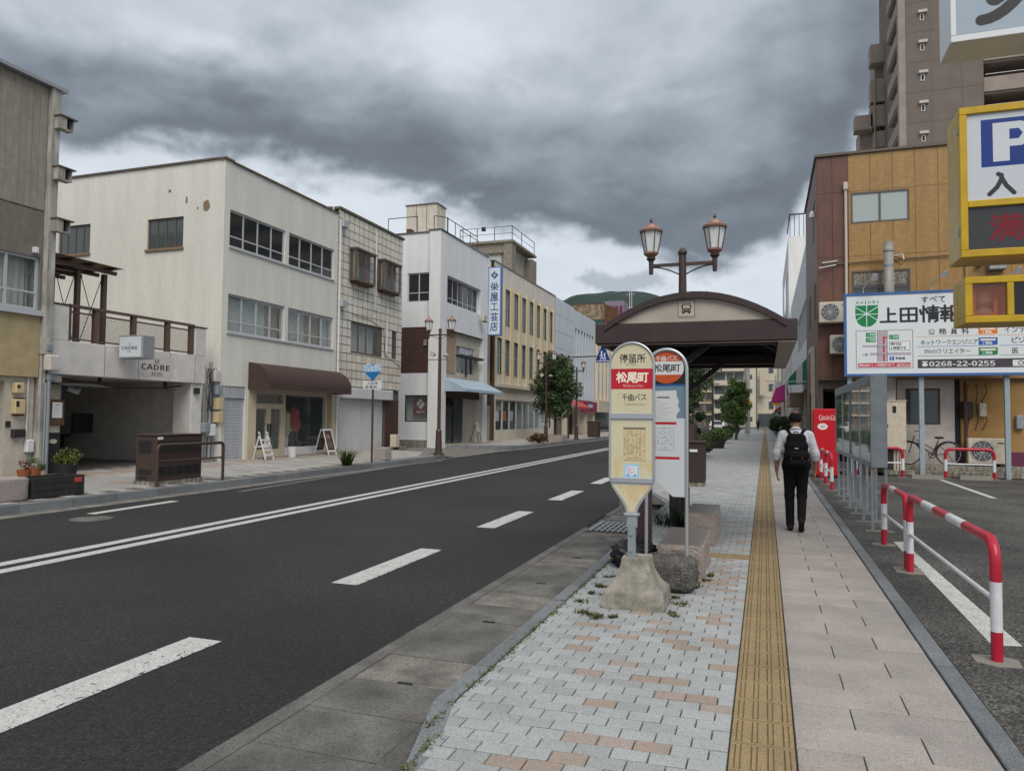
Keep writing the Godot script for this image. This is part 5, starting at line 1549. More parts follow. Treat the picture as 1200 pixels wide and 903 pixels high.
	put(t, "shop_glass", fbox(nb(), f, 34.42, 36.5, GY, 2.1, -0.56, -0.55), M.grey_glass)
	put(t, "shop_door", fbox(nb(), f, 36.62, 37.9, GY, 2.6, -0.62, -0.55), M.grey_glass)
	put(t, "shop_wall", fbox(nb(), f, 37.9, 39.6, GY - 0.1, 2.6, -0.65, -0.5), M.ivory_wall)
	put(t, "shop_floor", fbox(nb(), f, 34.3, 39.6, 0.0, GY, -2.7, 0.02), M.ivory_wall)
	b = nb()
	b.quad(f.at(34.1, 3.62, 0.02), f.at(34.1, 3.02, 1.25), f.at(39.6, 3.02, 1.25), f.at(39.6, 3.62, 0.02))
	b.quad(f.at(34.1, 3.02, 1.25), f.at(34.1, 2.88, 1.26), f.at(39.6, 2.88, 1.26), f.at(39.6, 3.02, 1.25))
	b.tri(f.at(34.1, 3.62, 0.02), f.at(34.1, 2.9, 0.02), f.at(34.1, 3.02, 1.25)); b.tri(f.at(34.1, 2.9, 0.02), f.at(34.1, 2.88, 1.26), f.at(34.1, 3.02, 1.25))
	b.tri(f.at(39.6, 3.62, 0.02), f.at(39.6, 3.02, 1.25), f.at(39.6, 2.9, 0.02)); b.tri(f.at(39.6, 2.9, 0.02), f.at(39.6, 3.02, 1.25), f.at(39.6, 2.88, 1.26))
	put(t, "awning", b, M.awning_blue, "pale blue sloping awning")
	# penthouse and roof rails
	put(t, "penthouse", nb().box(-19.8, 10.8, -38.0, -17.83, 13.86, -39.2), M.ivory_wall)
	put(t, "penthouse_cap", nb().box(-19.85, 13.862, -37.95, -17.78, 13.93, -39.25), M.bronze_frame)
	for x in [-19.15, -18.5]: put(t, "penthouse_joint", nb().box(x, 11.0, -37.994, x + 0.03, 13.86, -37.99), M.grout)
	for q in [[Vector3(-18.6, 0, -33.7), Vector3(-16.9, 0, -33.7)], [Vector3(-16.0, 0, -33.8), Vector3(-15.5, 0, -34.4)], [Vector3(-15.55, 0, -34.4), Vector3(-15.55, 0, -38.6)]]:
		var a: Vector3 = q[0] + Vector3(0, 11.05, 0); var c: Vector3 = q[1] + Vector3(0, 11.05, 0)
		var r := put(t, "roof_rail", nb().tube([a + Vector3(0, 0.85, 0), c + Vector3(0, 0.85, 0)], 0.022, 6), M.iron)
		var n := maxi(1, int(a.distance_to(c) / 0.9))
		for i in n + 1: put(r, "post", nb().tube([a.lerp(c, float(i) / n), a.lerp(c, float(i) / n) + Vector3(0, 0.85, 0)], 0.02, 6), M.iron)
	put(t, "roof_tank", nb().box(-18.0, 11.0, -34.6, -17.75, 11.55, -35.0), M.brick_brown)
	# upright sign
	var v := thing("upright_sign", "tall white upright shop sign with blue lettering on the white building", "sign", Vector3(-15.2, 6.4, -40.4))
	put(v, "case", nb().cbox(-15.58, 6.42, -40.42, -14.72, 10.52, -40.70, 0.015), M.sign_blue)
	p = Print.new(160, 800, Color(0.80, 0.84, 0.88))
	var bl := Color(0.17, 0.26, 0.46)
	p.poly(PackedVector2Array([Vector2(80, 40), Vector2(130, 90), Vector2(80, 140), Vector2(30, 90)]), bl)
	p.line(Vector2(104, 50), Vector2(62, 92), 7, Color(0.80, 0.84, 0.88)); p.line(Vector2(98, 88), Vector2(56, 130), 7, Color(0.80, 0.84, 0.88)); p.line(Vector2(62, 92), Vector2(98, 88), 6, Color(0.80, 0.84, 0.88))
	p.glyphs("栄屋工芸店", 32, 180, 98, 12, bl, 1.22, 1.0, true)
	lb = nb()
	lb.uquad(Vector3(-15.52, 10.46, -40.416), Vector3(-14.78, 10.46, -40.416), Vector3(-14.78, 6.48, -40.416), Vector3(-15.52, 6.48, -40.416))
	put(v, "face", lb, printed(p, 0.5))
	for yy in [7.2, 9.6]: put(v, "bracket", nb().box(-15.75, yy, -40.5, -15.58, yy + 0.25, -40.62), M.iron)
	# outdoor unit on a bracket by the windows
	var ac := air_unit("air_conditioner", "small beige outdoor unit bracketed beside the white building's window", Vector3(-15.2, 7.02, -38.95), 0.0, 0.62)
	ac.rotation.y = PI / 2
	var eb := thing("easel_board", "small cream notice board on an easel under the blue awning", "sign", f.at(38.2, GY, 0.25))
	put(eb, "board", nb().hexa([f.at(38.0, 0.75, 0.3), f.at(38.5, 0.75, 0.3), f.at(38.5, 0.75, 0.33), f.at(38.0, 0.75, 0.33), f.at(38.0, 1.35, 0.15), f.at(38.5, 1.35, 0.15), f.at(38.5, 1.35, 0.18), f.at(38.0, 1.35, 0.18)]), M.ivory_box)
	for uu in [38.05, 38.45]: put(eb, "leg", nb().bar(f.at(uu, GY, 0.42), f.at(uu, 1.4, 0.14), 0.03), M.iron)
	put(eb, "leg", nb().bar(f.at(38.25, GY, -0.2), f.at(38.25, 1.3, 0.12), 0.03), M.iron)

func air_unit(called: String, label: String, at: Vector3, turn := 0.0, k := 1.0) -> Node3D:    # faces +z, stands on its base
	var t := thing(called, label, "air conditioner", at)
	O = Vector3.ZERO
	put(t, "case", nb().cbox(-0.42 * k, 0.06 * k, -0.15 * k, 0.42 * k, 0.68 * k, 0.15 * k, 0.02), M.ivory_box)
	var c := Vector3(-0.12 * k, 0.37 * k, 0.152 * k)
	var b := nb()
	for r in [0.06, 0.12, 0.18, 0.24]:
		for i in 20:
			var a := TAU * i / 20; var a2 := TAU * (i + 1) / 20
			b.bar(c + Vector3(cos(a) * r * k, sin(a) * r * k, 0.012), c + Vector3(cos(a2) * r * k, sin(a2) * r * k, 0.012), 0.008 * k)
	for i in 10: b.bar(c + Vector3(0, 0, 0.014), c + Vector3(cos(TAU * i / 10) * 0.25 * k, sin(TAU * i / 10) * 0.25 * k, 0.014), 0.007 * k)
	var poly := PackedVector2Array()
	for i in 24: poly.append(Vector2(c.x + cos(TAU * i / 24) * 0.255 * k, c.y + sin(TAU * i / 24) * 0.255 * k))
	var fan := put(t, "fan", nb().prism(poly, func(x, y, d): return Vector3(x, y, d), 0.151 * k, 0.154 * k), M.grey_glass)
	put(fan, "grille", b, M.white_metal)
	for x in [-0.3, 0.3]: put(t, "foot", nb().box((x - 0.05) * k, 0.0, -0.16 * k, (x + 0.05) * k, 0.06 * k, 0.16 * k), M.iron)
	put(t, "badge", nb().box(0.2 * k, 0.55 * k, 0.15 * k, 0.34 * k, 0.58 * k, 0.153 * k), M.grey_glass)
	t.rotation.y = turn
	return t

func yellow_house() -> void:
	var t := thing("yellow_building", "long cream and yellow office building with narrow ribbed windows", "building", Vector3(FACADE, GY, -49.7))
	var f := left_face()
	var holes := []
	for i in 7: holes.append([44.45 + 1.72 * i, 45.6 + 1.72 * i, 7.62, 9.95])
	for i in 8: holes.append([42.95 + 1.72 * i, 44.1 + 1.72 * i, 4.4, 6.65])
	holes.append([43.0, 55.6, 0.72, 2.72])
	var b := nb()
	wall(b, f, 42.6, 56.7, 3.7, 11.38, holes, 0.2)
	put(t, "upper_wall", b, M.yellow_panel)
	b = nb()
	wall(b, Face.new(Vector3(FACADE + 0.05, 0, 0), f.u, f.n), 42.6, 56.7, -0.1, 3.5, holes, 0.2)
	put(t, "ground_wall", b, M.beige_wall)
	put(t, "ledge", fbox(nb(), f, 42.55, 56.75, 3.502, 3.698, -0.1, 0.3), M.beige_wall)
	for i in 7: window(t, f, 44.45 + 1.72 * i, 45.6 + 1.72 * i, 7.62, 9.95, 1, M.alu_frame, M.teal_glass, 2, 0.08, 0.05, 0.5)
	for i in 8: window(t, f, 42.95 + 1.72 * i, 44.1 + 1.72 * i, 4.4, 6.65, 1, M.alu_frame, M.teal_glass, 2, 0.08, 0.05, 0.5)
	for i in 7:
		for u in [44.27 + 1.72 * i, 45.62 + 1.72 * i]: put(t, "rib", fbox(nb(), f, u, u + 0.16, 3.71, 10.2, 0.004, 0.14), M.yellow_rib)
	put(t, "rib", fbox(nb(), f, 42.75, 42.92, 3.71, 6.9, 0.004, 0.14), M.yellow_rib)
	for i in 9:
		var u := 43.0 + 1.4 * i
		put(t, "shop_window", fbox(fbox(fbox(nb(), f, u, u + 0.07, 0.72, 2.72, -0.1, 0.0), f, u + 0.07, u + 1.4, 0.72, 0.8, -0.1, 0.0), f, u + 0.07, u + 1.4, 2.64, 2.72, -0.1, 0.0), M.alu_frame)
		put(t, "shop_pane", fbox(nb(), f, u + 0.07, u + 1.4, 0.8, 2.64, -0.06, -0.05), M.clear)
		if i < 3: put(t, "poster", fbox(nb(), f, u + 0.4, u + 1.05, 1.35, 2.0, -0.12, -0.11), [M.sign_white, M.amber, M.sign_white][i])
	put(t, "shop_rear", fbox(nb(), f, 42.8, 56.4, 0.0, 3.4, -3.5, -3.4), M.garage)
	curtain(t, f, 48.6, 55.5, 0.75, 2.7, 0.5, M.curtain, 26, 0.04)
	b = nb()
	shell(b, -26, FACADE, -42.6, -56.7, 0.0, 11.35)
	b.box(-25.8, 0, -42.6, -16.2, 11.2, -42.8)
	put(t, "rear_walls", b, M.beige_wall)
	put(t, "coping", fbox(nb(), f, 42.55, 56.75, 11.382, 11.45, -0.3, 0.05), M.old_concrete)
	put(t, "drain_pipe", nb().tube([f.at(42.45, 11.0, 0.1), f.at(42.45, 0.2, 0.1)], 0.06), M.brick_brown)
	put(t, "drain_pipe", nb().tube([f.at(42.2, 11.0, 0.1), f.at(42.2, 0.2, 0.1)], 0.05), M.brick_brown)
	put(t, "meter_box", fbox(nb(), f, 41.4, 42.0, 2.3, 3.0, -0.1, 0.15), M.iron)
	# water tower block on the roof behind
	var w := thing("rooftop_tower", "bare stained concrete stair tower with a railed top behind the cream office roof", "tower", Vector3(-21.0, 11.0, -57.7))
	put(w, "wall", nb().box(-23.5, 11.0, -55.0, -19.6, 15.5, -60.6), M.pale_concrete)
	put(w, "column", nb().box(-19.7, 11.0, -54.6, -19.0, 15.55, -55.6), M.old_concrete)
	put(w, "column", nb().box(-19.7, 11.0, -59.6, -18.9, 15.2, -60.9), M.old_concrete)
	put(w, "beam", nb().box(-23.6, 14.8, -54.7, -19.71, 15.55, -55.0), M.old_concrete)
	put(w, "window", nb().box(-22.6, 13.2, -54.98, -20.0, 14.6, -54.93), M.green_grey)
	put(w, "top_slab", nb().box(-23.7, 15.56, -54.5, -18.9, 15.75, -60.9), M.old_concrete)
	var r := put(w, "rail", nb().tube([Vector3(-23.5, 16.85, -60.5), Vector3(-23.5, 16.85, -54.6), Vector3(-19.0, 16.85, -54.6), Vector3(-19.0, 16.85, -60.5)], 0.03, 6).tube([Vector3(-23.5, 16.3, -54.6), Vector3(-19.0, 16.3, -54.6), Vector3(-19.0, 16.3, -60.5)], 0.02, 6), M.iron)
	for q in [[-23.5, -54.6], [-22.0, -54.6], [-20.5, -54.6], [-19.0, -54.6], [-19.0, -57.0], [-19.0, -60.5]]: put(r, "post", nb().tube([Vector3(q[0], 15.75, q[1]), Vector3(q[0], 16.85, q[1])], 0.03, 6), M.iron)
	put(w, "loudspeaker", nb().box(-21.6, 16.6, -54.5, -21.3, 16.9, -54.7), M.black)

func panel_house() -> void:
	var t := thing("panel_building", "pale blue-grey panelled store beyond the cream office building", "building", Vector3(FACADE, GY, -64.0))
	var f := left_face()
	put(t, "wall", fbox(nb(), f, 56.75, 62.8, 3.2, 11.38, -6.0, 0.0), M.grout)
	for i in 5:
		for j in 6: put(t, "panel", fbox(nb(), f, 56.77 + 1.206 * i, 57.95 + 1.206 * i, 3.22 + 1.36 * j, 4.55 + 1.36 * j, 0.0, 0.03), M.blue_grey_panel)
	put(t, "wall", fbox(nb(), f, 62.81, 71.4, 3.2, 9.6, -6.0, -0.3), M.green_grey)
	put(t, "fascia", fbox(nb(), f, 62.82, 71.4, 9.601, 11.2, -6.0, 0.03), M.blue_grey_panel)
	for i in 8:
		var u := 62.9 + 1.12 * i
		put(t, "fin", fbox(nb(), f, u, u + 0.22, 3.25, 9.6, -0.299, 0.06), M.blue_grey_panel)
		for y in [7.2, 4.9]: put(t, "window", fbox(nb(), f, u + 0.3, u + 1.02, y, y + 1.6, -0.299, -0.28), M.teal_glass)
		put(t, "slot", fbox(nb(), f, u + 0.3, u + 1.02, 3.3, 3.9, -0.299, -0.26), M.grey_glass)
	put(t, "shop_front", fbox(nb(), f, 56.75, 71.4, -0.1, 3.198, -6.0, -0.6), M.garage)
	for i in 5: put(t, "shop_pier", fbox(nb(), f, 57.0 + 3.5 * i, 57.6 + 3.5 * i, -0.1, 3.198, -0.6, -0.02), M.beige_wall)
	for i in 4: put(t, "shop_shutter", fbox(nb(), f, 57.6 + 3.5 * i, 60.5 + 3.5 * i, 0.1, 2.5, -0.6, -0.4), [M.dark_glass, M.black, M.beige_wall, M.beige_wall][i])
	var b := nb()
	b.quad(f.at(60.2, 3.1, 0.0), f.at(60.2, 2.55, 1.0), f.at(65.2, 2.55, 1.0), f.at(65.2, 3.1, 0.0))
	b.quad(f.at(60.2, 2.55, 1.0), f.at(60.2, 2.35, 1.0), f.at(65.2, 2.35, 1.0), f.at(65.2, 2.55, 1.0))
	put(t, "awning", b, M.awning_red, "faded red shop awning")
	var p := Print.new(128, 32, Color(0.62, 0.10, 0.25))
	p.rect(36, 4, 92, 28, Color(0.16, 0.18, 0.40))
	p.glyphs("千曲田町", 40, 8, 11, 2, Color(0.9, 0.9, 0.9), 1.1)
	var sg := put(t, "shop_sign", fbox(nb(), f, 65.6, 71.4, 2.2, 3.15, -0.02, 0.25), M.magenta)
	b = nb()
	b.uquad(f.at(65.6, 3.15, 0.256), f.at(71.4, 3.15, 0.256), f.at(71.4, 2.2, 0.256), f.at(65.6, 2.2, 0.256))
	put(sg, "lettering", b, printed(p, 0.6))

func far_left() -> void:
	var f := left_face()
	var t := thing("tan_building", "tan ribbed building beyond the blue-grey store", "building", Vector3(FACADE, GY, -83.0))
	put(t, "wall", fbox(nb(), f, 71.5, 95.0, 3.3, 10.3, -8.0, 0.0), M.yellow_rib)
	for i in 12:
		var u := 71.7 + 1.9 * i
		put(t, "rib", fbox(nb(), f, u, u + 0.3, 3.4, 10.0, 0.0, 0.25), M.yellow_panel)
		for y in [4.2, 7.2]: put(t, "window", fbox(nb(), f, u + 0.5, u + 1.7, y, y + 2.0, 0.002, 0.03), M.teal_glass)
	put(t, "shop_front", fbox(nb(), f, 71.5, 95.0, -0.1, 3.298, -8.0, -0.5), M.dark_glass)
	put(t, "shop_fascia", fbox(nb(), f, 71.5, 95.0, 2.2, 3.29, -0.499, 0.4), M.beige_wall)
	t = thing("grey_shop_block", "row of low grey shops far up the left side of the street", "building", Vector3(FACADE, GY, -115.0))
	put(t, "wall", fbox(nb(), f, 95.5, 135.0, -0.1, 8.0, -8.0, 0.0), M.ivory_wall)
	for i in 10:
		for y in [1.0, 4.6]: put(t, "window", fbox(nb(), f, 96.5 + 3.8 * i, 99.2 + 3.8 * i, y, y + 1.8, 0.0, 0.03), M.dark_glass)
	put(t, "roof", fbox(nb(), f, 95.4, 135.1, 8.002, 8.2, -8.1, 0.2), M.grey_glass)
	t = thing("rooftop_sign", "rusty rooftop signboard frame behind the blue-grey store", "sign", Vector3(-21.0, 10.0, -90.0))
	put(t, "base", nb().box(-24.0, 9.0, -90.5, -17.0, 13.2, -96.0), M.beige_wall)
	put(t, "board", nb().box(-22.95, 14.0, -90.0, -19.0, 15.9, -90.3), M.weathered)
	put(t, "side_board", nb().hexa([Vector3(-19.0, 13.6, -90.05), Vector3(-17.6, 13.0, -92.0), Vector3(-17.6, 13.0, -92.2), Vector3(-19.0, 13.6, -90.25), Vector3(-19.0, 15.9, -90.05), Vector3(-17.6, 15.5, -92.0), Vector3(-17.6, 15.5, -92.2), Vector3(-19.0, 15.9, -90.25)]), M.rust)
	for x in [-22.9, -21.0, -19.1]: put(t, "post", nb().box(x - 0.06, 13.0, -90.35, x + 0.06, 16.0, -90.45), M.rust)
	put(t, "top_rail", nb().box(-23.0, 15.9, -89.98, -18.95, 16.02, -90.32), M.rust)
	t = thing("violet_block", "dull violet rooftop block in front of the mountain", "building", Vector3(-18.5, 9.0, -96.0))
	put(t, "wall", nb().box(-20.2, 9.0, -96.0, -17.6, 17.2, -99.0), M.violet_block)
	put(t, "side_block", nb().box(-17.6, 9.0, -96.5, -16.6, 15.6, -99.0), M.violet_block)
	for i in 4: put(t, "window", nb().box(-20.0 + 0.6 * i, 13.6, -95.99, -19.6 + 0.6 * i, 16.5, -95.95), M.cloth_plum)
	t = thing("beige_rooftop", "flat beige rooftop house with a tall antenna behind the shelter roof", "building", Vector3(-15.5, 9.0, -100.0))
	put(t, "wall", nb().box(-17.6, 9.0, -99.5, -13.6, 16.6, -104.0), M.beige_wall)
	put(t, "roof", nb().box(-17.8, 16.6, -99.3, -13.0, 16.8, -104.2), M.curtain)
	put(t, "antenna", nb().tube([Vector3(-17.5, 16.6, -99.6), Vector3(-17.5, 21.0, -99.6)], 0.05, 5).tube([Vector3(-17.2, 16.6, -99.6), Vector3(-17.2, 20.2, -99.6)], 0.04, 5).bar(Vector3(-18.0, 18.6, -99.6), Vector3(-16.7, 18.6, -99.6), 0.04), M.white_metal)

# ---------------------------------------------------------------- the near side of the street
func brown_house() -> void:
	var zb := -25.2
	var t := thing("brown_building", "brown and ochre tiled building behind the blue-edged billboard", "building", Vector3(4.0, 0, -28.5))
	var s := south_face(zb)
	var w := Face.new(Vector3(1.61, 0, 0), Vector3(0, 0, -1), Vector3(-1, 0, 0))
	var holes := [[2.60, 4.27, 7.82, 8.82], [2.60, 4.27, 5.1, 6.32], [4.08, 5.02, 1.5, 2.6], [1.75, 2.5, 0.3, 2.6]]
	var core := south_face(zb - 0.03)
	var b := nb()
	wall(b, core, 1.61, 12.0, 0.0, 10.06, holes, 0.25)
	put(t, "wall", b, M.grout)
	# cladding panels cut round the openings
	var cols := [[1.615, 2.06], [2.07, 2.53]]
	for i in 14: cols.append([2.54 + 0.63 * i, 3.16 + 0.63 * i])
	var rows := [[2.9, 4.85], [4.86, 6.78], [6.79, 8.86], [8.87, 10.05]]
	for c in cols:
		for r in rows:
			var pieces := [[c[0], c[1], r[0], r[1]]]
			for h in holes:
				var nx := []
				for q in pieces:
					if q[1] <= h[0] or q[0] >= h[1] or q[3] <= h[2] or q[2] >= h[3]:
						nx.append(q)
						continue
					if q[2] < h[2]: nx.append([q[0], q[1], q[2], h[2]])
					if q[3] > h[3]: nx.append([q[0], q[1], h[3], q[3]])
					var y0: float = maxf(q[2], h[2]); var y1: float = minf(q[3], h[3])
					if q[0] < h[0]: nx.append([q[0], h[0], y0, y1])
					if q[1] > h[1]: nx.append([h[1], q[1], y0, y1])
				pieces = nx
			for q in pieces: put(t, "panel", fbox(nb(), s, q[0], q[1], q[2], q[3], -0.029, rng.randf_range(-0.003, 0.003)), M.chocolate if c[0] < 2.5 else M.ochre_tile)
	# street face
	b = nb()
	wall(b, w, 25.2, 31.9, 0.0, 10.06, [[25.9, 27.2, 7.6, 9.0], [25.8, 26.8, 4.9, 6.2], [28.6, 29.8, 4.9, 6.2], [27.0, 30.0, 0.1, 2.6]], 0.2)
	put(t, "street_wall", b, M.chocolate)
	for q in [[25.9, 27.2, 7.6, 9.0], [25.8, 26.8, 4.9, 6.2], [28.6, 29.8, 4.9, 6.2]]: window(t, w, q[0], q[1], q[2], q[3], 2, M.bronze_frame, M.frosted, 1, 0.0, 0.06)
	put(t, "shop_door", fbox(nb(), w, 27.0, 30.0, 0.1, 2.6, -0.3, -0.2), M.dark_glass)
	b = nb()
	b.box(12.0, 0, -25.2, 11.8, 10.0, -31.9).box(1.8, 0, -31.9, 11.8, 10.0, -31.7).box(1.7, 9.8, -25.4, 11.8, 9.95, -31.7)
	put(t, "rear_walls", b, M.ochre_wall)
	put(t, "floor", nb().box(1.8, 2.8, -25.5, 11.8, 2.9, -31.7).box(1.8, 6.6, -25.5, 11.8, 6.7, -31.7), M.ochre_wall)
	put(t, "parapet_cap", nb().box(1.55, 10.062, zb + 0.06, 12.0, 10.14, zb - 0.3).box(1.55, 10.062, zb - 0.301, 1.85, 10.14, -31.9), M.bronze_frame)
	window(t, s, 2.60, 4.27, 7.82, 8.82, 2, M.bronze_frame, M.frosted, 1, 0.0, 0.06)
	window(t, s, 2.60, 4.27, 5.1, 6.32, 2, M.bronze_frame, M.grey_glass, 2, 0.0, 0.06, 0.55)
	put(t, "blind", fbox(nb(), s, 2.68, 4.2, 5.85, 6.25, -0.03, -0.02), M.old_concrete)
	# ground floor
	put(t, "pale_wall", fbox(fbox(fbox(fbox(nb(), s, 3.85, 4.08, 0.3, 2.87, -0.029, 0.0), s, 5.02, 5.40, 0.3, 2.87, -0.029, 0.0), s, 4.08, 5.02, 0.3, 1.5, -0.029, 0.0), s, 4.08, 5.02, 2.6, 2.87, -0.029, 0.0), M.pink_wall)
	put(t, "ochre_wall", fbox(nb(), s, 5.55, 12.0, 0.72, 2.87, -0.029, 0.0), M.ochre_wall)
	put(t, "dark_dado", fbox(nb(), s, 5.55, 12.0, 0.3, 0.72, -0.029, 0.004), M.cloth_plum)
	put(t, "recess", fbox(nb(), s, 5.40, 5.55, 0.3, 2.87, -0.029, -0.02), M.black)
	put(t, "dark_wall", fbox(nb(), s, 2.55, 3.84, 0.0, 2.87, -0.029, -0.01), M.chocolate)
	window(t, s, 4.08, 5.02, 1.5, 2.6, 1, M.wood, M.grey_glass, 1, 0.0, 0.05)
	put(t, "ledge", fbox(nb(), s, 1.62, 12.0, 2.872, 2.898, -0.02, 0.14), M.bronze_frame)
	for i in 2: put(t, "step", fbox(nb(), s, 3.4, 12.0, 0.0 + 0.15 * i, 0.15 + 0.15 * i, 0.005, 1.0 - 0.45 * i, 0.01), M.old_concrete)
	put(t, "vent_pipe", nb().tube([s.at(2.45, 8.95, 0.07), s.at(2.45, 5.0, 0.07)], 0.045), M.ivory_box)
	put(t, "vent_cap", nb().cbox(2.38, 8.9, zb + 0.01, 2.52, 9.15, zb + 0.15, 0.02), M.ivory_box)
	put(t, "conduit", nb().tube([s.at(1.8, 6.55, 0.05), s.at(8.0, 6.72, 0.05)], 0.02, 6), M.bronze_frame)
	put(t, "conduit", nb().tube([s.at(5.6, 6.7, 0.05), s.at(5.75, 6.65, 0.05), s.at(5.75, 5.2, 0.05)], 0.025, 6), M.ochre_wall)
	put(t, "exhaust_hood", nb().cbox(6.3, 6.1, zb + 0.01, 6.75, 6.45, zb + 0.3, 0.02), M.galv)
	put(t, "exhaust_pipe", nb().tube([s.at(6.1, 6.35, 0.0), s.at(6.1, 6.35, 0.18)], 0.09, 10), M.iron)
	put(t, "cable_bracket", nb().bar(s.at(1.75, 6.62, 0.06), s.at(2.2, 6.66, 0.06), 0.03).bar(s.at(1.65, 6.45, 0.12), s.at(2.15, 6.52, 0.12), 0.03), M.white_metal)
	put(t, "lamp", nb().lathe(w.at(25.6, 8.2, 0.12), [Vector2(0.0, 0.0), Vector2(0.10, 0.02), Vector2(0.10, 0.14), Vector2(0.03, 0.24), Vector2(0.0, 0.25)], 10), M.white_metal)
	put(t, "stand_pipe", nb().tube([s.at(5.62, 0.3, 0.3), s.at(5.62, 2.8, 0.3)], 0.05), M.brick_brown)
	put(t, "switch_box", fbox(nb(), s, 5.55, 5.85, 1.7, 2.2, 0.0, 0.18, 0.02), M.iron)
	put(t, "switch_box", fbox(nb(), s, 6.02, 6.2, 1.75, 2.15, 0.0, 0.14, 0.02), M.ivory_box)
	put(t, "switch_box", fbox(nb(), s, 6.95, 7.15, 1.4, 1.8, 0.0, 0.14, 0.02), M.galv)
	for i in 4:
		var pts := []
		for j in 6: pts.append(s.at(5.5 + 0.22 * i + rng.randf_range(-0.07, 0.07), 2.75 - 0.28 * j, 0.08))
		put(t, "cable", nb().tube(pts, 0.012, 5), M.black)
	# units on the wall, partly behind the billboard
	air_unit("air_conditioner", "beige outdoor unit on the brown wall, the upper of two beside the billboard", Vector3(2.07, 4.60, zb + 0.22), 0.0, 1.05)
	air_unit("air_conditioner", "beige outdoor unit on the brown wall, the lower of two beside the billboard", Vector3(2.34, 3.62, zb + 0.22), 0.0, 0.95)
	air_unit("air_conditioner", "large beige outdoor unit standing on the step behind the red and white rail", Vector3(6.12, 0.305, zb + 0.35), 0.0, 1.2)

